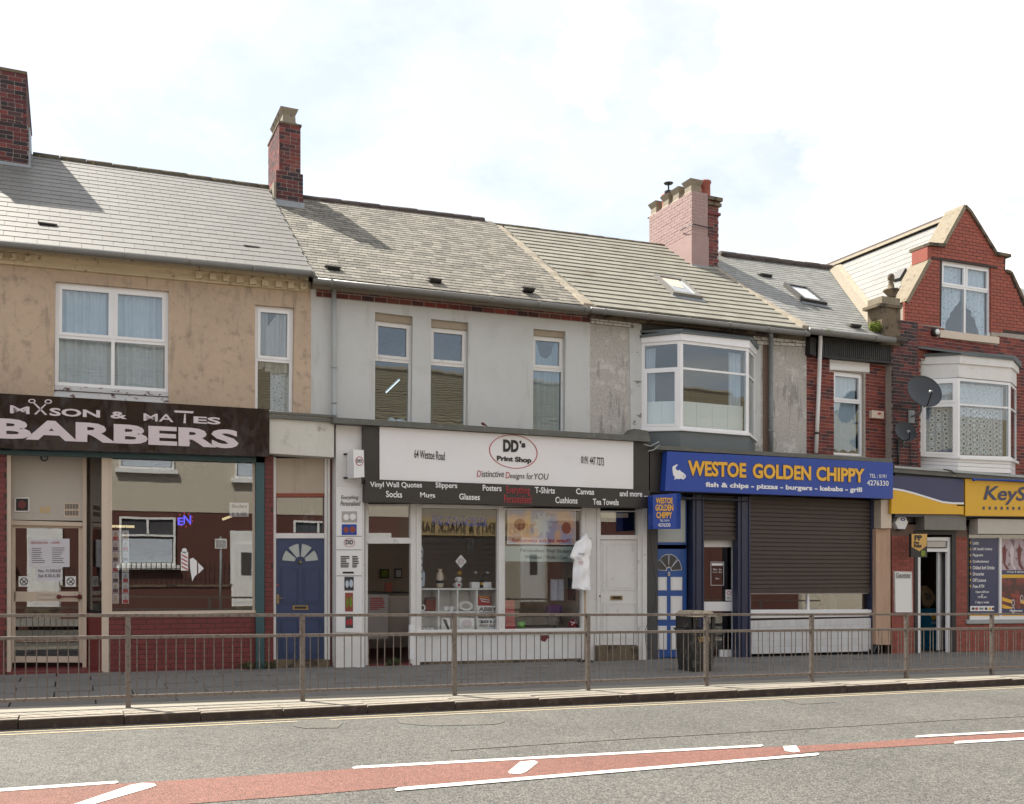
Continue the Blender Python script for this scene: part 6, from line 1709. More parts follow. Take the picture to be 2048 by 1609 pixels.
t = thing('garment', P(*c5(745, 840), YS+.3), 'small black vest hanging in the left print shop window', 'garment'); B().prism([P(*c5(x, y), YS+.3) for x, y in ((726, 808), (738, 800), (748, 808), (760, 800), (774, 810), (772, 868), (724, 868))], Vy, .03).mk('vest', 'black_txt', t)
# clothes hanging at far left
t = thing('garment', P(*c5(442, 1000), YS+.25), 'black and white shirt hanging behind the left window post', 'garment'); B().prism([P(*c5(x, y), YS+.25) for x, y in ((432, 845), (448, 842), (453, 870), (448, 990), (464, 1010), (462, 1090), (434, 1098))], Vy, .05).mk('shirt', 'net', t)
b = B()
for k in range(5): b.quad(RC(c5, 433, 870+k*42, 448, 884+k*42, YS+.245), .004)
b.mk('shirt_print', 'black_txt', t)
# FIND US lettering on the window and posters
t = thing('window_lettering', P(*c5(680, 690), YS+.04), 'faded blue FIND US ON FACEBOOK lettering at the top of the left window', 'lettering')
text('FIND US ON FACEBOOK', QC(c5, (508, 655), (852, 670), (852, 724), (508, 712), YS+.040), 'chip_blue', t, bold=.03, th=.001)
pqq = QC(c5, (975, 612), (1396, 622), (1396, 835), (972, 830), YS+.06)
po = B().quad(pqq, .004).mk('poster', M('sunset_poster', (.66, .42, .28), .5, .1, 3, pal=None, dirt=((.30, .34, .56), 3.2, .44, .56, .9), streak=((.85, .50, .10), 2., .56, .7, .9)), None, label='colourful sunset summer poster at the top of the right print shop window', cat='poster')
B().ring(off(pqq, -.003), .012, .003).mk('border', 'white', po)
star = [bil(pqq, .51+r_*cos(k*pi/9)*.16, .42-r_*sin(k*pi/9)*.40)+Vector((0, -.004, 0)) for k in range(18) for r_ in ((1.0 if k % 2 == 0 else .55),)]
B().prism(star, Vy, .002).mk('star', 'opp_cream' if False else 'net', po)
for s_, t_, w_ in ((.18, .44, .08), (.86, .52, .07)): ell(sub(pqq, s_-w_, s_+w_, t_-.17, t_+.17), 'terracotta', po, 'red_shape', dy=-.003, th=.001, n=20)
text('Summers on its way!!', QC(c5, (1000, 795), (1362, 797), (1362, 828), (1000, 824), YS+.058), 'red_txt', po, bold=.03, th=.001)
bnq = QC(c5, (950, 843), (1400, 848), (1395, 942), (950, 938), YS+.05)
bn_ = B().quad(bnq, .003).mk('banner', M('pale_film', (.34, .42, .40), .3, .03, 2), None, label='pale green banner about personalised vinyl stickers in the right window', cat='banner')
text('Personalised Vinyl Stickers', QC(c5, (1055, 858), (1368, 864), (1368, 892), (1055, 886), YS+.048), 'black_txt', bn_, th=.001); text('Windows / Walls / Cars', QC(c5, (1080, 898), (1345, 903), (1345, 926), (1080, 922), YS+.048), 'black_txt', bn_, th=.001)
# window floor goods
fz = P(*c5(1200, 1352), YS+.3).z
t = thing('display_shelf', (XP(1080, YS+.4), YS+.4, fz-.1), 'low display ledge behind the right print shop window', 'shelf'); B().box(XP(1006, YS), XP(1166, YS)+.05, YS+.12, YS+.7, fz-.06, fz).mk('ledge', 'room_w', t)
t = thing('bust_form', P(*c5(1268, 1350), YS+.35), 'small purple top on a black bust form in the right window', 'mannequin')
q = lambda x, y, Y=YS+.30: P(*c5(x, y), Y)
B().prism([q(*p) for p in ((1228, 1215), (1250, 1207), (1290, 1207), (1312, 1216), (1312, 1256), (1222, 1256))], Vy, .12).mk('top', M('purple_cloth', (.075, .025, .13), .8, .1, 4), t); B().prism([q(*p) for p in ((1225, 1258), (1308, 1258), (1308, 1325), (1282, 1328), (1272, 1300), (1260, 1328), (1225, 1320))], Vy, .10).mk('shorts', 'ironblk', t)
B().tube([q(1268, 1330), q(1268, 1352)], .012, 8).mk('stand', 'ironblk', t)
t = thing('ball', q(1380, 1345), 'red ball with white spots low in the right print shop window', 'ball'); r_ = .085; c0 = q(1380, 1325, YS+.26)
B().lathe(c0, [(r_*sin(pi*k/10)+.001, -r_*cos(pi*k/10)) for k in range(11)], 18).mk('ball_skin', 'red_txt', t, True)
for k in range(9):
    a, e = random.uniform(-1.1, 1.1), random.uniform(-.9, .9); d = Vector((sin(a)*cos(e), -cos(a)*cos(e), sin(e))); B().lathe(c0+d*r_*.97, [(.018, 0), (.014, .004), (.001, .006)], 8, d.to_track_quat('Z', 'Y').to_matrix()).mk('spot', 'white', t)
t = thing('bucket', q(1060, 1352), 'bright green tub low in the right print shop window', 'tub'); B().lathe(q(1060, 1352), [(.06, 0), (.075, .12), (.07, .12), (.055, .01)], 16).mk('tub', M('lime_plastic', (.10, .42, .04), .4, .03, 2), t, True)
t = thing('gift_stack', q(985, 1350), 'stack of red lettered gift boxes at the left of the right window', 'boxes')
for k in range(4): B().quad(RC(c5, 956+3*k, 1180+k*45, 1016+k*2, 1222+k*45, YS+.3), .12).mk('gift_box', 'red_txt', t)
# hanging clothes in the right window
for (x0, y0, x1, y1, m_, lab) in ((1238, 1050, 1322, 1180, 'net', 'pale blue tee hanging in the right print shop window'), (1345, 1040, 1392, 1180, 'dish', 'dark striped baby suit hanging at the right edge of the window')):
    curtain(RC(c5, x0, y0, x1, y1, YS+.4), m_, lab, 2, .02, 'garment', name='garment')

# T-shirt on a pole
tY = YS-.17
ts = thing('shirt_stand', (XP(1168, tY), tY, gz(8.6)), 'white printed T-shirt on a pole stand outside the print shop window', 'clothing stand')
q = lambda x, y, Y=tY: P(*c5(x, y), Y)
outl = [(1438, 778), (1470, 776), (1472, 800), (1490, 808), (1494, 850), (1488, 900), (1480, 905), (1484, 1000), (1488, 1118), (1430, 1117), (1376, 1108), (1378, 1000), (1385, 930), (1357, 912), (1375, 870), (1395, 818), (1420, 806)]
# cloth body with folds: grid clipped to the outline
vs = []; fs = []; NY = 36; NX = 14
def span(y):
    xs = []
    n = len(outl)
    for i in range(n):
        (x1, y1), (x2, y2) = outl[i], outl[(i+1) % n]
        if (y1 > y) != (y2 > y): xs.append(x1+(x2-x1)*(y-y1)/(y2-y1))
    return min(xs), max(xs)
for j in range(NY+1):
    y = 779+(1116-779)*j/NY; a, b_ = span(y)
    for i in range(NX+1):
        s_ = i/NX; v = q(a+(b_-a)*s_, y); bul = .09*sin(pi*s_)**.6+.018*sin(s_*14+j*.12)*min(1, j/10)+.012*sin(j*.5+s_*5)
        vs.append(v+Vector((0, -bul, 0)))
for j in range(NY):
    for i in range(NX): k = j*(NX+1)+i; fs.append((k, k+NX+1, k+NX+2, k+1))
n = len(vs); bkv = [Vector((v.x, tY+(tY-v.y)*.7+.004, v.z)) for v in vs]; bkf = [tuple(n+k for k in reversed(f)) for f in fs]
mk('tshirt', vs+bkv, fs+bkf, 'shirt', ts, True)
for w, r_, m_ in (('Every', (1395, 885, 1432, 902), 'black_txt'), ('YO', (1397, 938, 1424, 958), 'red_txt')): text(w, [v+Vector((0, -.115, 0)) for v in RC(c5, r_[0], r_[1], r_[2], r_[3], tY)], m_, ts, th=.002, shear=.2)
B().lathe(q(1455, 782), [(.05, -.02), (.045, .0), (.04, .035), (.03, .045)], 14).mk('neck', 'white', ts, True)
pb_ = q(1455, 1115); B().tube([pb_+Vector((0, 0, .2)), Vector((pb_.x, tY, gz(pb_.x)+.03))], .016, 10).mk('pole', 'tan', ts, True)
B().lathe((pb_.x, tY, gz(pb_.x)), [(.16, 0), (.16, .02), (.03, .04)], 18).mk('base', 'ironblk', ts, True)

# ================================================================== CHIPPY
s4 = thing('shopfront', (XP(1540, YS), YS, gz(12)), 'navy shopfront with bronze roller shutter and white tiled stall riser', 'shopfront')
B().quad(Q((1310, 891), (1785, 918), (1785, 926), (1310, 899), YF-.14), .76).mk('capping', 'roof_felt', s4)
B().quad(Q((1300, 893), (1783, 921), (1783, 995), (1300, 985), YF+.03), .50).mk('fascia_box', 'black', s4)
B().quad(down(Q((1294, 893), (1315, 895), (1315, 1330), (1294, 1330), YS-.05), .05), .20).mk('pilaster', 'dark_grey', s4)
sgc = thing('shop_sign', P(1560, 960, YF-.2), 'long blue fish bar fascia sign with golden lettering', 'sign')
YC = YF-.17
cqf = Q((1335, 903), (1786, 926), (1786, 998), (1330, 982), YC); B().quad(cqf, .17).mk('sign_box', 'chip_blue', sgc)
def goldtext(s_, q, par, b1=.02, b2=.055):
    text(s_, [v+Vector((0, 0, 0)) for v in q], 'navy_dk', par, bold=b2, th=.002); text(s_, off(sub(q, .003, .997, .03, .97), -.004), 'chip_gold', par, bold=b1, th=.003)
for w, x0, x1 in (('WESTOE', 312, 697), ('GOLDEN', 737, 1123), ('CHIPPY', 1155, 1474)):
    y0 = 164+(x0-312)*.0485; y1 = 164+(x1-312)*.0485; z0 = 272+(x0-312)*.040; z1 = 272+(x1-312)*.040
    goldtext(w, QC(c7, (x0, y0), (x1, y1), (x1, z1), (x0, z0), YC), sgc, .035, .07)
text('fish & chips - pizzas - burgers - kebabs - grill', QC(c7, (430, 310), (1457, 346), (1457, 386), (430, 352), YC), 'white_txt', sgc, bold=.035)
text('TEL : 0191', QC(c7, (1507, 257), (1617, 261), (1617, 286), (1507, 282), YC), 'white_txt', sgc); text('4276330', QC(c7, (1490, 298), (1632, 302), (1632, 337), (1490, 333), YC), 'white_txt', sgc, bold=.01)
shape([c7(*p) for p in ((213, 222), (216, 208), (240, 195), (250, 196), (236, 212), (234, 226), (250, 236), (262, 230), (268, 240), (285, 250), (302, 268), (300, 280), (286, 294), (268, 288), (256, 292), (240, 288), (226, 296), (230, 280), (218, 262))], YC-.004, 'white_txt', sgc, 'fish_emblem')
ell(RC(c7, 282, 268, 290, 276, YC-.008), 'navy_dk', sgc, 'fish_eye', n=10)
# projecting box sign
sb = thing('projecting_sign', P(1335, 1060, YS-.5), 'square blue box sign with golden chippy lettering hung by the blue door', 'sign')
YX = YS-.62
qb = QC(c7, (84, 396), (240, 384), (240, 620), (86, 618), YX); qs = [qb[1], P(*c7(268, 384), YX+.22), P(*c7(268, 618), YX+.22), qb[2]]
b = B(); b.add([qb[0], qb[1], qs[1], qb[0]+Vector((.03, .22, 0)), qb[3], qb[2], qs[2], qb[3]+Vector((.03, .22, 0))], [(0, 1, 5, 4), (1, 2, 6, 5), (2, 3, 7, 6), (3, 0, 4, 7), (3, 2, 1, 0), (4, 5, 6, 7)])
b.mk('sign_box', 'chip_blue', sb)
for w, r_ in (('WESTOE', (103, 414, 213, 452)), ('GOLDEN', (100, 458, 217, 500)), ('CHIPPY', (106, 507, 209, 549))): text(w, RC(c7, *r_, YX), 'chip_gold', sb, bold=.03, dy=-.005)
text('TEL 0191', RC(c7, 128, 557, 190, 571, YX), 'white_txt', sb, dy=-.005); text('4276330', RC(c7, 118, 581, 198, 605, YX), 'white_txt', sb, dy=-.005, bold=.01)
B().tube([P(1312, 1010, YS-.1), P(1314, 1010, YX+.2)], .02, 8).mk('bracket', 'ironblk', sb)
# blue door with white panels
YK = YS+.08
plate(Q((1312, 988), (1373, 992), (1373, 1090), (1312, 1090), YK), 'blue_bright', s4, 'transom_frame', .06)
plate(RC(c7, 118, 412, 298, 706, YK-.01), 'frost', s4, 'transom_pane', .02)
q = down(RC(c7, 116, 750, 306, 1475, YK), -.02)
kd = B().quad(q, .05).mk('door', 'blue_bright', s4)
for (x0, x1) in ((118, 176), (203, 277)):
    for (y0, y1) in ((935, 1022), (1060, 1214), (1256, 1411)):
        pq2 = RC(c7, x0, y0, x1, y1, YK-.012); o = plate(pq2, 'white', kd, 'panel', .012); B().ring(off(sub(pq2, .08, .92, .04, .96), -.006), .010, .008).mk('panel_moulding', 'paint_w', o)
fc = (190, 893)
for k in range(4):
    a0 = pi*k/4+.07; a1 = pi*(k+1)/4-.07; pts = [c7(fc[0]-82*cos(a0+(a1-a0)*j/6), fc[1]-106*sin(a0+(a1-a0)*j/6)) for j in range(7)]+[c7(fc[0]-20*cos(a1-(a1-a0)*j/2), fc[1]-26*sin(a1-(a1-a0)*j/2)) for j in range(3)]
    pts = [(max(1316.5, x), y) for x, y in pts]
    big_ = [(sum(p[0] for p in pts)/len(pts)+(x-sum(p[0] for p in pts)/len(pts))*1.12, sum(p[1] for p in pts)/len(pts)+(y-sum(p[1] for p in pts)/len(pts))*1.12) for x, y in pts]
    shape(big_, YK-.012, 'white', kd, 'fanlight_bead', .010); shape(pts, YK-.018, 'dark_grey', kd, 'fanlight_pane', .004)
plate(RC(c7, 183, 900, 198, 928, YK-.03), 'chrome', kd, 'knocker', .03)
col(1373, 1386, 990, YS+.14, .06, 'recess_side', 'navy_paint', s4)
def ribbed(x0, x1, y0, nm='pilaster', Y=YS-.06):
    q = down(Q((x0, y0), (x1, y0), (x1, 1320), (x0, 1320), Y), .06); o = B().quad(q, .16).mk(nm, 'navy_paint', s4)
    for a, b_ in ((.0, .12), (.30, .42), (.88, 1)): B().quad(off(sub(q, a, b_, 0, 1), -.02), .02).mk('fillet', 'navy_paint', o)
ribbed(1385, 1407, 990); ribbed(1475, 1500, 994)
def shutter(q, par, pitch, nm, limit=300):
    H = qh(q); n = round(H/pitch); its = []
    bk = B().quad(off(q, .03), .03).mk(nm, 'shutter', par)
    for i in range(n):
        a = bil(q, .5, (i+.5)/n); e = bil(q, 1, (i+.5)/n)-bil(q, 0, (i+.5)/n); u = bil(q, .5, i/n)-bil(q, .5, (i+1)/n)
        its.append((a+Vector((0, .012, 0)), e, Vector((0, .022, 0))-Vector((0, 0, 0)), u*.72+Vector((0, .010, 0))))
    pieces('shutter_slat', 'shutter', bk, its, limit)
    return bk
sh1 = shutter(Q((1407, 990), (1475, 993), (1475, 1072), (1407, 1071), YS+.0), s4, .085, 'small_shutter')
plate(R(1406, 1071, 1475, 1081, YS-.01), 'shutter', s4, 'shutter_rail', .05)
sq = Q((1501, 991), (1742, 1002), (1742, 1176), (1501, 1178), YS+.0)
sh2 = shutter(sq, s4, .084, 'roller_shutter')
plate(Q((1500, 1178), (1742, 1176), (1742, 1186), (1500, 1187), YS-.01), 'shutter', s4, 'shutter_rail', .05)
# door
YE = YS+.16
b = B()
for r_ in ((415, 690, 632, 738), (608, 738, 632, 1410), (526, 1413, 612, 1465)): b.quad(RC(c7, *r_, YE), .05)
cd = b.mk('door', 'upvc', s4)
B().quad(off(RC(c7, 415, 738, 610, 1412, YE), .02), .006).mk('door_glass', 'glass_shop', cd)
B().quad(off(RC(c7, 415, 1097, 598, 1158, YE), -.03), .05).mk('push_bar', 'upvc', cd); B().quad(off(RC(c7, 600, 1090, 628, 1160, YE), -.04), .05).mk('lock_case', 'upvc', cd)
q = RC(c7, 465, 835, 551, 990, YE-.004); oc = B().ring(q, .008, .003).mk('notice', 'white_txt', None, label='white outlined opening hours sticker on the chippy door glass', cat='sticker')
text('Mon - Sat', sub(q, .18, .82, .28, .36), 'white_txt', oc, th=.001); text('11am - 2pm', sub(q, .14, .86, .40, .48), 'white_txt', oc, th=.001); text('Sun', sub(q, .36, .64, .66, .74), 'white_txt', oc, th=.001)
plate(sub(q, .08, .92, .06, .16), 'white_txt', oc, 'heading_bar', .001)
q = RC(c7, 562, 1018, 605, 1090, YE-.004); o = paper(q, 'small no smoking sticker low on the chippy door glass', 'sticker', 'white', 'sticker'); ell(sub(q, .2, .8, .12, .5), 'red_txt', o, 'ring', inner=.75, th=.001, n=20)
lines(sub(q, .1, .9, .6, .95), 'black_txt', o, 2, 3)
# window strip
wq2 = Q((1500, 1187), (1742, 1186), (1742, 1221), (1500, 1222), YS+.06); wo = B().ring(wq2, .02, .05).mk('window', 'upvc', s4)
B().quad(off(wq2, .02), .006).mk('pane', 'glass_shop', wo); B().quad(R(1615, 1187, 1619, 1222, YS+.055), .04).mk('mullion', 'upvc', wo)
plate(Q((1500, 1222), (1743, 1220), (1743, 1226), (1500, 1229), YS-.03), 'upvc', s4, 'sill', .12)
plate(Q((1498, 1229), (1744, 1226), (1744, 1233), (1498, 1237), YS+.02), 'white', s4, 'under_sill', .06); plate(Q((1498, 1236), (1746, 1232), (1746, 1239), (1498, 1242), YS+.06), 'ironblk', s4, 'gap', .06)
tq = down(Q((1495, 1242), (1749, 1236), (1749, 1300), (1495, 1300), YS-.01), -.06); tb_ = B().quad(tq, .15).mk('stall_riser', 'mortar', s4)
nx_, ny_ = round(qw(tq)/.152), round(qh(tq)/.152); its = []
for j in range(ny_):
    for i in range(nx_):
        q = sub(tq, i/nx_, (i+1)/nx_, j/ny_, (j+1)/ny_); its.append(((q[0]+q[2])/2, (q[1]-q[0])*.975, Vector((0, .012, 0)), (q[0]-q[3])*.975))
pieces('tile', 'tile_w', tb_, its)
col(1742, 1752, 995, YS-.02, .1, 'side_frame', 'navy_paint', s4)
B().quad(R(1752, 1000, 1763, 1060, YS+.05), .1).mk('return_panel', 'navy_paint', s4)
B().quad(Q((1762, 1000), (1783, 1000), (1783, 1057), (1762, 1057), YS-.22), .30).mk('meter_box', 'cream', s4)
B().quad(R(1752, 1058, 1781, 1290, YS-.12), .22).mk('plywood_boxing', 'ply', s4)
room(s4, XP(1398, YS), XP(1755, YS), YS+.24, 19.6, gz(11)-.02, 3.1, 'room_br')
for (x0, x1, m_, lab) in ((1630, 1645, 'red_txt', 'red item'), (1655, 1672, 'moss', 'olive post')): pass
t = thing('shop_stand', (XP(1665, 17), 17, gz(13)), 'pale green pillar seen under the chippy shutter', 'stand'); B().quad(down(R(1658, 1180, 1672, 1240, 17.0)), .15).mk('pillar', 'frost', t)
t = thing('shop_stand', (XP(1645, 17.2), 17.2, gz(13)), 'red display panel seen under the chippy shutter', 'stand'); B().quad(down(R(1650, 1186, 1657, 1240, 17.2)), .15).mk('panel', 'red_txt', t)
b = B(); b.tube([P(1738, 1300, YS-.1), P(1746, 1306, YS-.12), P(1752, 1290, YS-.10)], .03, 8); b.tube([P(1757, 1291, YS-.05), P(1757, 1310, YS-.05)], .035, 8); b.mk('waste_pipe', 'ironblk', s4, True)
# loose cables by the white door
def cable(pts, Y, r, label, cat='cable', mat='ironblk'):
    o = B().tube([P(x, y, Y-(.02 if i % 2 else 0)) for i, (x, y) in enumerate(pts)], r, 6).mk('cable', mat, None, True, label=label, cat=cat)
cable([(1300, 985), (1299, 1030), (1303, 1110), (1313, 1175), (1309, 1215), (1298, 1240), (1290, 1262), (1292, 1290), (1300, 1300)], YS-.10, .006, 'black cable hanging down the pilaster left of the blue chippy door')
cable([(1288, 889), (1300, 893), (1310, 888), (1318, 884), (1320, 890), (1308, 900), (1296, 903)], YF-.2, .009, 'tangle of cable on the corner of the print shop roof', mat='pipe_grey')
t = thing('vent_cowl', P(1278, 873, YF+.2), 'pale grey box flashing on the corner of the print shop roof', 'flashing'); B().quad(Q((1268, 858), (1296, 862), (1298, 874), (1256, 872), YF+.25), .25).mk('box', 'roof_felt', t)
# small bird on capping
t = thing('bird', P(967, 848, YF), 'small dark bird perched on the print shop roof edge', 'bird'); c0 = P(966, 853, YF)
B().tube([c0+Vector((-.035, 0, .045)), c0+Vector((-.02, 0, .05)), c0+Vector((.0, 0, .04)), c0+Vector((.03, 0, .03)), c0+Vector((.085, 0, .005))], [.008, .020, .028, .018, .004], 10).mk('body', 'brick_dark', t, True)

# ================================================================== CONVENIENCE STORE
s5 = thing('shopfront', (XP(1930, YS), YS, gz(18)), 'red brick convenience store front with open door and poster window', 'shopfront')
capq = Q((1787, 932), (2300, 970), (2300, 984), (1787, 945), YF-.10); B().quad(capq, .72).mk('capping', 'roof_felt', s5)
plate(off(sub(capq, 0, 1, 0, .35), -.03), 'pipe_grey', s5, 'gutter_edge', .06)
B().quad(Q((1790, 945), (2300, 984), (2300, 1036), (1790, 1034), YF+.05), .40).mk('fascia_box', 'navy_paint', s5)
sgk = thing('shop_sign', P(1860, 1030, YF-.05), 'navy and yellow panel with white swoosh left of the store name', 'sign')
ka = QC(ck, (150, 180), (655, 207), (655, 452), (150, 447), YF-.03)
kb = B().quad(ka, .07).mk('sign_panel', 'ks_yellow', sgk)
up_ = [(0, 0), (1, 0), (1, .66), (.85, .665), (.7, .64), (.5, .53), (.3, .42), (.15, .355), (0, .32)]
B().prism([bil(ka, *p)+Vector((0, -.005, 0)) for p in up_], Vy, .004).mk('navy_field', 'ks_navy', kb)
lo_ = up_[2:]; B().prism([bil(ka, *p)+Vector((0, -.006, 0)) for p in lo_]+[bil(ka, p[0], p[1]+.05)+Vector((0, -.006, 0)) for p in reversed(lo_)], Vy, .003).mk('white_swoosh', 'white_txt', kb)
sgm = thing('shop_sign', P(2040, 1030, YF-.05), 'yellow store fascia sign with navy KeyStore lettering at the right edge', 'sign')
km = Q((1930, 958), (2300, 982), (2300, 1036), (1930, 1032), YF-.04); B().quad(km, .09).mk('sign_panel', 'ks_yellow', sgm); B().ring(off(km, -.006), .03, .02).mk('sign_rim', 'ks_yellow', sgm)
text('KeyStore', QC(ck, (792, 250), (1330, 268), (1330, 396), (792, 380), YF-.04), 'ks_navy', sgm, bold=.018, shear=.22, dy=-.008)
for k in range(14):
    x = 790+k*42.5*(1-.004*k); plate(RC(ck, x, 397+k*.3, x+13, 418+k*.3, YF-.048), 'ks_navy', sgm, 'square', .004)
B().tube([P(*ck(722, 208), YF-.22), P(*ck(1400, 226), YF-.22)], .022, 8).mk('lamp_tube', 'chip_blue', sgm, True)
B().lathe(P(*ck(726, 208), YF-.22), [(.01, -.04), (.035, -.02), (.035, .02), (.01, .04)], 10).mk('lamp_end', 'chip_blue', sgm, True)
# brick wall with door and window openings
dhole = [P(1829, 1062, YS), P(1912, 1062, YS), P(1912, 1400, YS), P(1829, 1400, YS)]
for i in (2, 3): dhole[i].z = -1.2
whole = Q((1934, 1040), (2290, 1046), (2290, 1243), (1934, 1246), YS)
xa_, xb_ = XP(1783, YS), X56
oq = [Vector((xa_, YS, 2.6)), Vector((xb_, YS, 2.6)), Vector((xb_, YS, -.9)), Vector((xa_, YS, -.9))]
dh2 = [v.copy() for v in dhole]; dh2[2].z = dh2[3].z = -.7
wk = wall('wall', s5, oq, [dh2, whole], YS, .2, 'mortar_mid')
bqk = [Vector((xa_, YS, 2.35)), Vector((X56-.01, YS, 2.35)), Vector((X56-.01, YS, -.55)), Vector((xa_, YS, -.55))]
bricks(wk, bqk, 'brick_ks', holes=[dhole, whole], gap=.012, limit=300)
plate(Q((1849, 1030), (1932, 1031), (1932, 1061), (1849, 1060), YS-.24), 'gutter', s5, 'shutter_box', .26); plate(Q((1956, 1038), (2300, 1044), (2300, 1070), (1956, 1068), YS-.22), 'cream_panel', s5, 'shutter_box', .25)
b = B(); b.quad(down(R(1829, 1062, 1836, 1300, YS-.02)), .1); b.quad(down(R(1904, 1062, 1912, 1300, YS-.02)), .1); b.quad(R(1836, 1062, 1904, 1070, YS-.02), .1); b.mk('door_case', 'ironblk', s5)
b = B(); b.quad(down(R(1836, 1075, 1841, 1300, YS+.03), 0), .06); b.quad(down(R(1895, 1075, 1901, 1300, YS+.03), 0), .06); b.quad(R(1841, 1075, 1895, 1082, YS+.03), .06); b.quad(R(1841, 1097, 1895, 1104, YS+.03), .06)
dfr = b.mk('door_frame', 'upvc', s5)
plate(RC(ck, 400, 640, 528, 682, YS-.02), 'cream_panel', dfr, 'door_closer_box', .08)
B().quad(down([P(*ck(476, 712), YS+.1), P(*ck(532, 712), YS+.45), P(*ck(532, 1400), YS+.45), P(*ck(476, 1400), YS+.1)], -.04), .05).mk('door', 'upvc', s5)
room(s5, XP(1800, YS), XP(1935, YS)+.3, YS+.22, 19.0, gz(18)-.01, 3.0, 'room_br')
t = thing('coat', P(*ck(410, 1100), 16.9), 'beige coat hanging just inside the store doorway', 'coat')
B().prism([P(*ck(x, y), 16.9) for x, y in ((374, 955), (398, 950), (440, 990), (458, 1030), (440, 1080), (412, 1108), (398, 1090), (392, 1040))], Vy, .12).mk('cloth', 'tan', t); B().prism([P(*ck(x, y), 16.88) for x, y in ((388, 1000), (430, 1010), (432, 1045), (398, 1050))], Vy, .03).mk('pocket', 'stone', t)
t = thing('display_stand', P(*ck(445, 1400), 16.6), 'tall blue cardboard display stand inside the store doorway', 'stand'); B().quad(down(RC(ck, 415, 1112, 480, 1400, 16.6), -.02), .25).mk('stand_body', M('cyan_card', (.02, .17, .30), .5, .03, 2), t); ell(RC(ck, 428, 1145, 462, 1192, 16.6), 'chip_gold', t, 'swirl', n=16); lines(RC(ck, 425, 1196, 470, 1225, 16.598), 'white_txt', t, 2, 2)
# shelves of goods inside
t = thing('shop_shelves', (XP(1880, 18), 18.2, gz(18)), 'shelves of goods deep inside the dark store doorway', 'shelves')
for k in range(4):
    q = R(1836, 1100+k*34, 1900, 1103+k*34, 18.2); B().quad(q, .3).mk('shelf', 'cream_panel', t)
    for j in range(7): B().quad(R(1838+j*9, 1086+k*34+random.random()*4, 1844+j*9, 1100+k*34, 18.25), .15).mk('packet', random.choice(['red_txt', 'ks_yellow', 'white', 'chip_blue', 'terracotta']), t)
# poster window
wf = B(); wf.ring(whole, .06, .12); wf.mk('window', 'ironblk', s5)
b = B(); b.quad(Q((1940, 1233), (2290, 1232), (2290, 1238), (1940, 1240), YS+.0), .08); b.quad(R(1999, 1076, 2003.5, 1234, YS+.01), .06); wfr = b.mk('window_frame', 'upvc', s5)
plate(Q((1934, 1240), (2290, 1238), (2290, 1245), (1934, 1248), YS-.05), 'pipe_grey', s5, 'sill', .1)
plate(off(whole, .15), 'room', s5, 'backing', .02)
B().quad(off(whole, .055), .005).mk('pane', 'glass_shop', s5)
pn = B().quad(RC(ck, 700, 618, 895, 1142, YS+.035), .01).mk('poster', 'ks_navy', None, label='navy list poster in the store window headed Lotto', cat='poster')
for w, y, x1 in (('Lotto', 650, 760), ('UK health lottery', 695, 855), ('Paypoint', 738, 790), ('Confectionery', 782, 832), ('Chilled Soft Drinks', 824, 870), ('Groceries', 867, 796), ('Off Licence', 911, 810), ('Free ATM', 954, 798)):
    text(w, RC(ck, 717, y-11, x1, y+13, YS+.034), 'white_txt', pn, bold=.02, shear=.15, th=.001); plate(RC(ck, 699, y-8, 706, y+7, YS+.033), 'ks_yellow', pn, 'bullet', .001)
for w, r_ in (('Open 6:00 am', (737, 985, 830, 1006)), ('to', (776, 1009, 790, 1020)), ('10:00 pm', (752, 1022, 815, 1041)), ('7 days a week', (735, 1058, 832, 1079))): text(w, RC(ck, *r_, YS+.034), 'white_txt', pn, bold=.02, shear=.15, th=.001)
cs = RC(ck, 701, 1093, 868, 1128, YS+.032); plate(cs, 'white', pn, 'card_strip', .002)
text('VISA', off(sub(cs, .37, .54, .32, .74), 0), 'navy_paint', pn, shear=.2, th=.001, bold=.02)
for a, m_ in ((.06, 'dish'), (.20, 'red_txt'), (.60, 'dish'), (.76, 'ks_yellow'), (.90, 'navy_paint')): ell(sub(cs, a, a+.12, .25, .8), m_, pn, 'card_mark', dy=-.002, th=.001, n=14)
plate(RC(ck, 700, 1150, 895, 1168, YS+.034), 'ks_yellow', pn, 'yellow_band', .002)
pA = B().quad(RC(ck, 918, 622, 1330, 845, YS+.035), .01).mk('poster', M('pink_glasses_poster', (.46, .36, .40), .5, .12, 5, dirt=((.10, .07, .08), 7, .52, .60, .8)), None, label='upper poster of wine glasses in the store window', cat='poster')
for k in range(6):
    x = 925+k*52; B().prism([P(*ck(a, b_), YS+.032) for a, b_ in ((x, 700), (x+18, 660), (x+30, 700), (x+22, 800), (x+50, 835), (x+30, 838), (x+10, 800))], Vy, .002).mk('glass_shape', 'sign_pink' if k % 2 else 'brick_glazed', pA)
plate(RC(ck, 918, 842, 1330, 872, YS+.033), 'ks_navy', pA, 'caption_band', .003); text('Wines & Spirits', RC(ck, 955, 848, 1075, 863, YS+.032), 'white_txt', pA, bold=.02, shear=.15, th=.001)
plate(RC(ck, 918, 874, 1330, 896, YS+.033), 'ks_yellow', pA, 'yellow_band', .003)
pB = B().quad(RC(ck, 918, 897, 1330, 1145, YS+.035), .01).mk('poster', M('wine_bottle_poster', (.09, .035, .03), .5, .2, 4, dirt=((.28, .05, .04), 4, .5, .6, .8)), None, label='lower poster of dark red wine bottles in the store window', cat='poster')
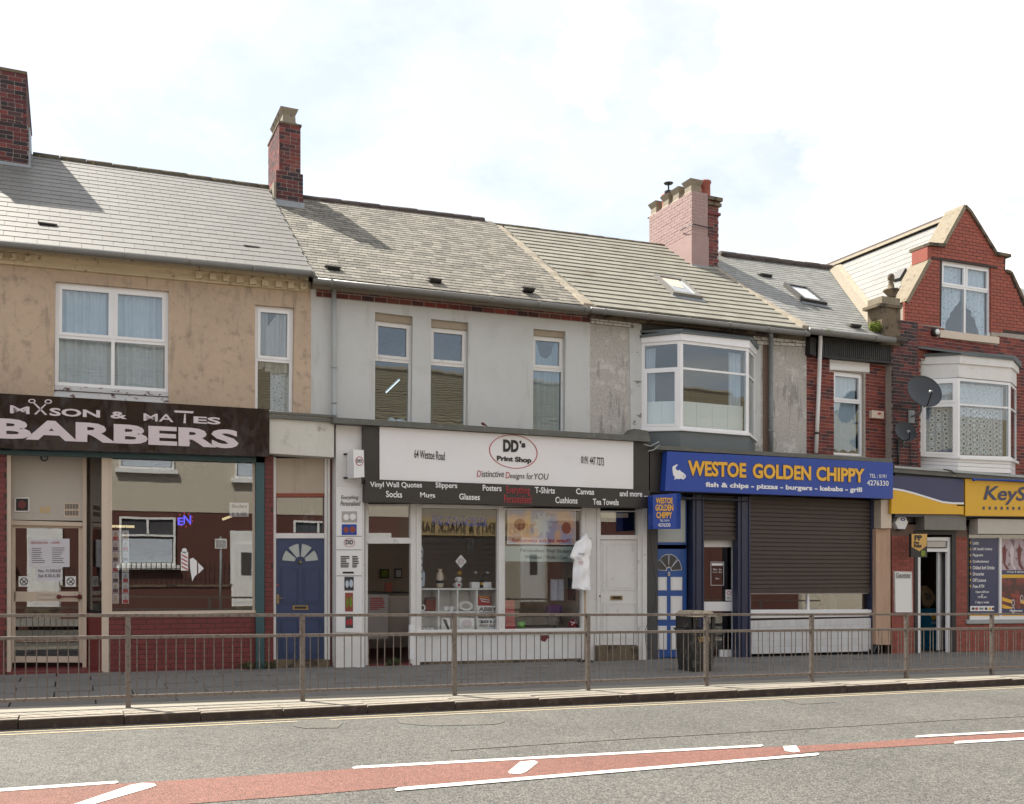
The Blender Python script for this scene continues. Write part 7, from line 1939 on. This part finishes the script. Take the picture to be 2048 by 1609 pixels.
for k, (x, y) in enumerate(((925, 1030), (985, 1000), (1050, 1045), (1110, 1000), (925, 1080), (1180, 1040))):
    B().prism([P(*ck(a, b_), YS+.032) for a, b_ in ((x, y), (x+70, y+22), (x+70, y+46), (x, y+26))], Vy, .002).mk('bottle_neck', 'brick_smooth' if k % 2 else 'chip_gold', pB); ell(RC(ck, x+64, y+16, x+86, y+64, YS+.032), 'sign_pink', pB, 'bottle_mouth', inner=.7, n=20)
plate(RC(ck, 918, 1112, 1330, 1140, YS+.030), 'ks_navy', pB, 'caption_band', .003); text('Newsagent', RC(ck, 975, 1117, 1065, 1138, YS+.029), 'white_txt', pB, bold=.02, shear=.15, th=.001); plate(RC(ck, 918, 1150, 1330, 1166, YS+.034), 'ks_yellow', pB, 'yellow_band', .002)
# paypoint sign, gazette board, alarm
pp = thing('projecting_sign', P(*ck(345, 750), YS-.4), 'black and yellow pay point sign hung beside the store door', 'sign')
pqk = RC(ck, 287, 587, 400, 752, YS-.45); B().quad(pqk, .06).mk('sign_box', 'ironblk', pp)
B().prism([P(*ck(x, y), YS-.456) for x, y in ((292, 590), (400, 588), (396, 672), (345, 710), (292, 680))], Vy, .005).mk('yellow_field', M('amber', (.62, .36, .09), .5, .05, 3), pp)
for w, r_ in (('PP', (310, 597, 362, 634)), ('Pay', (307, 640, 345, 663)), ('Point', (307, 660, 360, 684))): text(w, RC(ck, *r_, YS-.457), 'black_txt', pp, bold=.05)
plate(RC(ck, 359, 705, 388, 745, YS-.454), 'moss', pp, 'green_mark', .003)
B().tube([P(*ck(300, 600), YS-.02), P(*ck(300, 600), YS-.42)], .015, 8).mk('bracket', 'ironblk', pp)
gz_ = thing('notice_board', P(*ck(232, 1130), YS-.04), 'tall pale newspaper board headed Gazette on the store wall', 'board'); gq = QC(ck, (171, 850), (291, 853), (295, 1137), (176, 1137), YS-.05); B().quad(gq, .04).mk('backing', 'card', gz_); B().ring(off(gq, -.012), .012, .014).mk('rim', 'white', gz_)
text('Gazette', RC(ck, 180, 862, 282, 889, YS-.052), 'black_txt', gz_, bold=.0); plate(RC(ck, 180, 893, 284, 898, YS-.056), 'navy_paint', gz_, 'rule', .002)
al = thing('alarm_box', P(*ck(222, 555), YS-.08), 'white hexagonal burglar alarm box on the store wall', 'alarm'); hx = [(178, 510), (200, 466), (248, 466), (266, 508), (246, 555), (196, 553)]
B().prism([P(*ck(*p), YS-.11) for p in hx], Vy, .11).mk('alarm_case', 'white', al); B().prism([P(*ck(x, y), YS-.10) for x, y in ((198, 548), (246, 550), (240, 562), (206, 561))], Vy, .09).mk('alarm_base', 'ironblk', al)
text('T', RC(ck, 212, 478, 246, 500, YS-.112), 'chip_blue', al) if False else ell(RC(ck, 214, 476, 246, 498, YS-.112), 'chip_blue', al, 'emblem', inner=.5, n=16)
# alarm on house 4
a4 = thing('alarm_box', P(1756, 838, Y4-.08), 'cream alarm box with red mark on the narrow brick house', 'alarm'); q = Q((1744, 821), (1768, 823), (1768, 838), (1744, 836), Y4-.09); B().quad(q, .09).mk('alarm_case', 'cream', a4); ell(sub(q, .45, .75, .2, .55), 'red_txt', a4, 'emblem', n=12)

# satellite dishes
def dish(px, py, Y, r, label, arm_to, tilt=(.55, -1, .35)):
    c = P(px, py, Y); d = Vector(tilt).normalized()
    t = thing('satellite_dish', c, label, 'satellite dish', 'satellite dishes on the gabled house')
    m = d.to_track_quat('Z', 'Y').to_matrix()
    prof = [(r*k/8, .18*r*(k/8)**2) for k in range(9)]; 
    prof = [(max(.001, a), b_) for a, b_ in prof]+[(r*1.01, .18*r+.006), (r*1.0, .18*r+.012)]+[(max(.001, r*k/8*.985), .18*r*(k/8)**2-.012) for k in range(8, -1, -1)]
    B().lathe(c-d*.05, prof, 32, m).mk('reflector', 'dish', t, True)
    low = c-Vector((0, 0, r*.85)); lnb = c+d*(r*1.05)+Vector((-.05, 0, -r*.55))
    B().tube([low, low+d*.15+Vector((0, 0, -.03)), lnb], .013, 8).mk('feed_arm', 'ironblk', t)
    B().tube([lnb-d*.02, lnb-d*.10+Vector((0, 0, .05))], .030, 10).mk('receiver', 'pipe_grey', t, True)
    a = Vector(arm_to); B().tube([c-d*.08, c-d*.12+Vector((0, 0, -r*.9)), Vector((a.x, a.y-.22, a.z+.02)), a], .022, 10).mk('wall_arm', 'pipe_dull', t, True)
    B().box(a.x-.09, a.x+.09, a.y-.02, a.y, a.z-.14, a.z+.14).mk('wall_plate', 'pipe_dull', t)
    return t
d1 = dish(1848, 784, Y5-.85, .385, 'large dark satellite dish on an arm in front of the gabled house bay', P(1822, 834, Y5-.10), (-.30, -1, .42))
b = B(); q = [P(1848, 784, Y5-.85)+Vector(v) for v in ((0, 0, 0),)*1]
d2 = dish(1811, 863, Y5-.42, .245, 'small dark satellite dish low on the corner pilaster', P(1806, 868, Y5-.10), (-.28, -1, .40))
cable([(1796, 880), (1796, 930)], Y5-.12, .022, 'black pipe running down the corner pilaster below the small dish', 'pipe')
cable([(1821, 885), (1822, 932)], Y5-.12, .008, 'thin black cable below the large dish')
b = B(); b.tube([P(1791, 811, Y5-.12), P(1803, 812, Y5-.2)], .02, 6); b.tube([P(1800, 806, Y5-.15), P(1801, 818, Y5-.15)], .012, 6); b.mk('wall_bracket', 'ironblk', None, label='small iron bracket on the dark brick pilaster above the small dish', cat='bracket')
cable([(1690, 915), (1700, 916)], YF, .004, 'short cable end on the chippy roof edge')
cable([(1887, 939), (1900, 941), (1908, 946), (1913, 949)], YF-.13, .012, 'black cable lying across the store roof gutter')
# upper storey skirt: closes the gap between flat roofs and house walls
def flatroof(px0, py0, px1, py1, nm, par):
    a, b_ = P(px0, py0, YF+.4), P(px1, py1, YF+.4)
    B().slab([Vector((a.x, YW+.12, a.z-.02)), Vector((b_.x, YW+.12, b_.z-.02)), Vector((b_.x, YF-.05, b_.z-.05)), Vector((a.x, YF-.05, a.z-.05))], Vector((0, 0, -1)), .04).mk(nm, 'roof_felt', par)
a_ = P(-300, 772, YF); b_ = P(538, 820, YF); b = B().slab([Vector((a_.x, YW+.1, a_.z)), Vector((b_.x, YW+.1, b_.z)), Vector((b_.x, YF+.01, b_.z-.01)), Vector((a_.x, YF+.01, a_.z-.01))], Vector((0, 0, -1)), .04); b.mk('flat_roof', 'roof_felt', s1)
for par, x0, x1, y0, y1 in ((s2, 539, 668, 826, 835), (s3, 668, 1298, 838, 876), (s4, 1300, 1785, 894, 921), (s5, 1788, 2300, 934, 972)):
    a_ = P(x0, y0, YF-.05); b_ = P(x1, y1, YF-.05); B().slab([Vector((a_.x, YW+.1, a_.z)), Vector((b_.x, YW+.1, b_.z)), Vector((b_.x, YF+.01, b_.z-.02)), Vector((a_.x, YF+.01, a_.z-.02))], Vector((0, 0, -1)), .05).mk('flat_roof', 'roof_felt', par)

# ================================================================== GUARD RAIL
YR = 11.8
b0 = .62; PITCH = 1.963
proto = None
def build_panel(px0, label):
    x0 = px0
    t = thing('guardrail_panel', (x0, YR, gz(x0)), label, 'guardrail', 'steel guardrail panels along the kerb')
    def bx(nm, xa, xb, ya, yb, za, zb):   # sheared box that follows the slope
        v = [Vector((x, y, z+GS*(x-x0)+gz(x0))) for x, y, z in ((x0+xa, ya, zb), (x0+xb, ya, zb), (x0+xb, ya, za), (x0+xa, ya, za), (x0+xa, yb, zb), (x0+xb, yb, zb), (x0+xb, yb, za), (x0+xa, yb, za))]
        return B().hexa(v).mk(nm, 'steel', t)
    w = .027
    bx('post', -w, w, YR-w, YR+w, -.15, 1.035)
    bx('top_rail', -.03, PITCH+.0, YR-.022, YR+.022, 1.020, 1.055)
    bx('middle_rail', w, PITCH-w, YR-.022, YR+.022, .775, .812)
    bx('bottom_rail', w, PITCH-w, YR-.022, YR+.022, .105, .140)
    n = 18
    for k in range(n):
        xc = w+(PITCH-2*w)*(k+.62)/(n+.2); yo = YR+(.017 if k % 2 else -.017)
        B().tube([Vector((x0+xc, yo, gz(x0)+GS*xc+.138)), Vector((x0+xc, yo, gz(x0)+GS*xc+.778))], .0065, 6).mk('bar', 'steel', t)
    for zc in (.70, .21, .90): B().tube([Vector((x0-.036, YR, gz(x0)+zc)), Vector((x0+.036, YR, gz(x0)+zc))], .007, 6).mk('bolt', 'steel', t)
    return t
labs = ['guardrail panel leaving the left edge of the picture, in front of the barber door', 'guardrail panel in front of the barber window riser', 'guardrail panel in front of the blue door and the print shop doorway', 'guardrail panel in front of the shelf unit window',
        'guardrail panel in front of the old white door', 'guardrail panel right of the litter bin, before the chippy door', 'guardrail panel in front of the chippy tiles', 'guardrail panel in front of the store door', 'guardrail panel at the right edge, in front of the poster window',
        'guardrail panel beyond the right edge of the picture']
for k, l in enumerate(labs):
    x0 = b0+PITCH*(k-1)
    if proto is None: proto = build_panel(x0, l)
    else:
        r = proto.copy(); COL.objects.link(r); r.location = (x0, YR, gz(x0)); r['label'] = l
        for chd in list(proto.children): c_ = chd.copy(); COL.objects.link(c_); c_.parent = r
rl0 = thing('guardrail_panel', (b0-PITCH*2, YR, gz(b0-PITCH*2)), 'guardrail panel beyond the left edge of the picture', 'guardrail', 'steel guardrail panels along the kerb')
for chd in list(proto.children): c_ = chd.copy(); COL.objects.link(c_); c_.parent = rl0

# ================================================================== LITTER BIN
YN = 13.6
nb = thing('litter_bin', (XP(1398, YN), YN, gz(9)), 'black litter bin with tan stone rim standing behind the railing', 'litter bin')
def nbq(x0, y0, x1, y1, Y=YN): return QC(c7, (x0, y0), (x1, y0), (x1, y1), (x0, y1), Y)
xb0, xb1 = P(*c7(352, 1300), YN).x, P(*c7(498, 1300), YN).x
zt_ = P(*c7(380, 1290), YN).z; zb_ = gz((xb0+xb1)/2); ztop = P(*c7(380, 1196), YN).z
b = B(); b.hexa([Vector(p) for p in ((xb0, YN, zt_), (xb1, YN, zt_), (xb1-.04, YN+.04, zb_), (xb0+.04, YN+.04, zb_), (xb0, YN+.55, zt_), (xb1, YN+.55, zt_), (xb1-.04, YN+.5, zb_), (xb0+.04, YN+.5, zb_))]); b.mk('bin_body', 'bin', nb)
B().box(xb0-.02, xb1+.02, YN-.02, YN+.57, zt_, zt_+.03).mk('rim', 'bin', nb)
for xx in (xb0+.02, xb1-.04, ): 
    for yy in (YN+.02, YN+.49): B().box(xx-.02, xx+.04, yy, yy+.04, zt_+.03, ztop).mk('hood_post', 'bin', nb)
B().box(xb0+.04, xb1-.04, YN+.5, YN+.53, zt_+.03, ztop).mk('hood_back', 'bin', nb); B().box(xb0+.0, xb0+.03, YN+.0, YN+.5, zt_+.05, ztop).mk('hood_side', 'bin', nb)
b = B(); b.hexa([Vector(p) for p in ((xb0+.06, YN+.06, ztop+.09), (xb1-.06, YN+.06, ztop+.09), (xb1+.03, YN-.03, ztop), (xb0-.03, YN-.03, ztop), (xb0+.06, YN+.5, ztop+.09), (xb1-.06, YN+.5, ztop+.09), (xb1+.03, YN+.58, ztop), (xb0-.03, YN+.58, ztop))]); b.mk('lid', M('ash_stained_tan_lid', (.40, .33, .22), .8, .2, 8, .5, 50, dirt=((.10, .08, .06), 9, .5, .65, .8)), nb)
text('LITTER', [Vector((xb0+.08, YN-.001, zt_-.10)), Vector((xb1-.12, YN-.001, zt_-.10)), Vector((xb1-.12, YN+.005, zt_-.18)), Vector((xb0+.12, YN+.005, zt_-.18))], 'gold', nb, bold=.02)

# weeds along the wall foot
for i, (x, w_, lab) in enumerate(((498, .22, 'low green weeds at the foot of the barber stall riser'), (536, .16, 'tuft of weeds between the teal post and the blue door'), (716, .12, 'dry weeds at the foot of the white print shop pilaster'), (786, .12, 'small weeds at the print shop threshold'))):
    xx = XP(x, YS-.05); clump(Vector((xx, YS-.06, gz(xx)+.05)), w_, .04, .06, 90, .05, 'weed', 'weed_tuft', label=lab, cat='weeds', seed=20+i)

# ================================================================== THE OTHER SIDE OF THE STREET (seen mirrored in the glass)
YO = -2.6
op = lambda x: gz(x)
oh = thing('terraced_house', (8, YO, 0), 'cream and red brick terraced houses across the street, mirrored in the shop windows', 'house')
def ob(nm, mat, x0, x1, z0, z1, y0=YO, th=.1, par=oh): return B().box(x0, x1, y0-th, y0, z0, z1).mk(nm, mat, par)
ob('wall', 'brick_opp', -14, 11.2, -.6, 3.55, YO, .3); ob('wall', 'opp_cream', -14, 11.2, 3.55, 6.9, YO+.02, .3)
ob('wall', 'timber_brown', 11.2, 15.2, -.6, 3.55, YO, .3); ob('wall', 'opp_cream', 15.2, 17.3, -.6, 3.55, YO, .3); ob('wall', 'brick_opp', 17.3, 30, -.6, 3.55, YO, .3); ob('wall', 'opp_cream', 11.2, 30, 3.55, 6.7, YO+.02, .3)
ob('brick_band', 'brick_red', -14, 30, 6.7, 6.95, YO+.04, .1)
B().slab([Vector((-14, YO+.3, 6.9)), Vector((30, YO+.3, 6.75)), Vector((30, YO-5.5, 10.3)), Vector((-14, YO-5.5, 10.3))], Vector((0, -.5, -.85)).normalized(), .1).mk('roof', 'opp_roof', oh)
b = B()
for k in range(22):
    f = k/22; y = YO+.3-5.8*f; z = 6.93+3.4*f; b.box(-14, 30, y-.02, y, z, z+.03)
b.mk('tile_course', 'slate_old', oh)
B().tube([(-14, YO-5.5, 10.36), (30, YO-5.5, 10.36)], .11, 8).mk('ridge', 'mortar_verge', oh)
def owin(x0, x1, z0, z1, split=True, curt=True):
    w = B()
    for a in ((x0, x1, z0, z0+.07), (x0, x1, z1-.07, z1), (x0, x0+.07, z0+.07, z1-.07), (x1-.07, x1, z0+.07, z1-.07)): w.box(a[0], a[1], YO+.03, YO+.10, a[2], a[3])
    if split: w.box((x0+x1)/2-.035, (x0+x1)/2+.035, YO+.03, YO+.095, z0+(z1-z0)*.62, z1-.07); w.box(x0+.07, x1-.07, YO+.03, YO+.095, z0+(z1-z0)*.60, z0+(z1-z0)*.64)
    o = w.mk('window', 'white', oh); B().box(x0+.07, x1-.07, YO+.031, YO+.045, z0+.07, z1-.07).mk('pane', 'room', o)
    if curt: B().box(x0+.10, x1-.10, YO+.046, YO+.05, z0+.09, z0+(z1-z0)*.55).mk('net', 'net', o)
    B().box(x0-.12, x1+.12, YO+.02, YO+.20, z0-.14, z0).mk('sill', 'white', oh)
for x in (-8.2, -3.4, 1.55, 7.3): owin(x, x+1.75, 1.75, 3.35)
for x in (-8.2, -3.4, 1.55, 7.3, 12.2, 17.2, 22): owin(x, x+1.7, 4.95, 6.35)
for x in (5.25, 10.4, -1.2): owin(x, x+.8, 4.75, 6.3, False)
def odoor(x, par=oh):
    B().box(x-.1, x+.95, YO+.02, YO+.08, .35, 2.95).mk('door_frame', 'white', par)
    d = B().box(x, x+.85, YO+.085, YO+.12, .35, 2.5).mk('door', 'white', par)
    B().box(x+.25, x+.60, YO+.121, YO+.125, 1.4, 2.2).mk('door_pane', 'dark_grey', d)
    for (a, c_, e, f) in ((.12, .38, .5, 1.2), (.47, .73, .5, 1.2)): B().box(x+a, x+c_, YO+.121, YO+.128, e, f).mk('door_panel', 'card', d)
    B().box(x-.15, x+1.0, YO+.08, YO+.5, -.1, .33).mk('door_step', 'stone_dk', par)
for x in (5.2, -1.1, 9.9, 16.2): odoor(x)
# snack bar front opposite the print shop
ob('shop_fascia', M('cream_yellow_fascia', (.72, .55, .28), .5, .03, 2), 11.6, 17.0, 2.9, 3.55, YO+.10, .12)
osh = thing('shop_sign', (14, YO+.15, 3), 'cream snack bar sign across the street, lettering mirrored in the print shop window', 'sign')
cu_q = [Vector((16.6, YO+.14, 3.4)), Vector((11.9, YO+.14, 3.4)), Vector((11.9, YO+.14, 3.02)), Vector((16.6, YO+.14, 3.02))]
text('REFRESHMENTS & SNACK BAR', cu_q, 'black_txt', osh, dy=.006, th=-.004, bold=.0)
ob('shop_window', 'room', 11.8, 15.0, .8, 2.8, YO+.06, .05)
for k in range(9): ob('slat', 'timber_brown', 11.8, 15.0, 1.0+k*.2, 1.03+k*.2, YO+.09, .03)
# garden wall and spiked railing
gw = thing('garden_wall', (3, -.95, gz(3)), 'low red brick garden wall with spiked black railing across the street', 'wall')
for xa, xb in ((-13, -1.4), (-.2, 4.9), (6.3, 9.6)):
    B().box(xa, xb, -1.12, -.92, -.3, 1.05).mk('brick_wall', 'brick_opp', gw); B().box(xa-.03, xb+.03, -1.16, -.88, 1.05, 1.12).mk('coping', 'stone_dk', gw)
    b = B(); x = xa+.08
    while x < xb: b.tube([(x, -1.02, 1.1), (x, -1.02, 1.78), (x, -1.02, 1.86)], [.016, .016, .003], 5); x += .15
    b.box(xa, xb, -1.03, -1.01, 1.25, 1.275); b.box(xa, xb, -1.03, -1.01, 1.62, 1.645); b.mk('railing', 'ironblk', gw)
ps = thing('parking_sign', (4.3, .9, gz(4)), 'grey pole with small white parking plate across the street', 'sign'); B().tube([(4.3, .9, gz(4)), (4.3, .9, 2.62)], .035, 10).mk('pole', 'pipe_dull', ps, True); B().box(4.12, 4.48, .93, .945, 2.25, 2.55).mk('plate', 'white', ps)
b = B()
for k in range(4): b.box(4.15, 4.45, .946, .949, 2.29+k*.06, 2.315+k*.06)
b.mk('plate_lines', 'black_txt', ps)
bo = thing('bollard', (5.15, 2.9, gz(5)), 'white bollard on the far pavement, mirrored in the barber window', 'bollard'); B().lathe((5.15, 2.9, gz(5)), [(.055, 0), (.055, .95), (.05, 1.0), (.02, 1.03)], 14).mk('post', 'white', bo, True)
# long distant rows closing the street ends
for (x0, x1, lab) in ((30.2, 110, 'plain cream terrace across the street beyond the right edge'), (-40, -14.2, 'plain red brick terrace across the street beyond the left edge')):
    t = thing('terraced_house', (x0, YO, 0), lab, 'house'); B().box(x0, x1, YO-7, YO, -3, 6.7).mk('wall', 'opp_cream' if x0 > 0 else 'brick_glazed', t); B().slab([Vector((x0, YO+.3, 6.75)), Vector((x1, YO+.3, 6.75)), Vector((x1, YO-5.5, 10.2)), Vector((x0, YO-5.5, 10.2))], Vector((0, -.5, -.85)).normalized(), .1).mk('roof', 'opp_roof', t)
for (x0, x1, lab) in ((X56+.1, 60, 'plain red brick terrace beyond the gabled house'), (-40, XL1-.1, 'plain tan terrace beyond the barber shop')):
    t = thing('terraced_house', (x0, 16, 0), lab, 'house'); B().box(x0, x1, 16.2, 24, -2, 6.6).mk('wall', 'brick_glazed' if x0 > 0 else 'render_tan', t)
    B().slab([Vector((x0, 20.2, 9.6)), Vector((x1, 20.2, 9.6)), Vector((x1, 15.95, 6.6)), Vector((x0, 15.95, 6.6))], Vector((0, .5, -.85)).normalized(), .08).mk('roof', 'slate_new', t)
# bird's cast: nothing else
for m_ in bpy.data.materials:
    if m_.users == 0: bpy.data.materials.remove(m_)
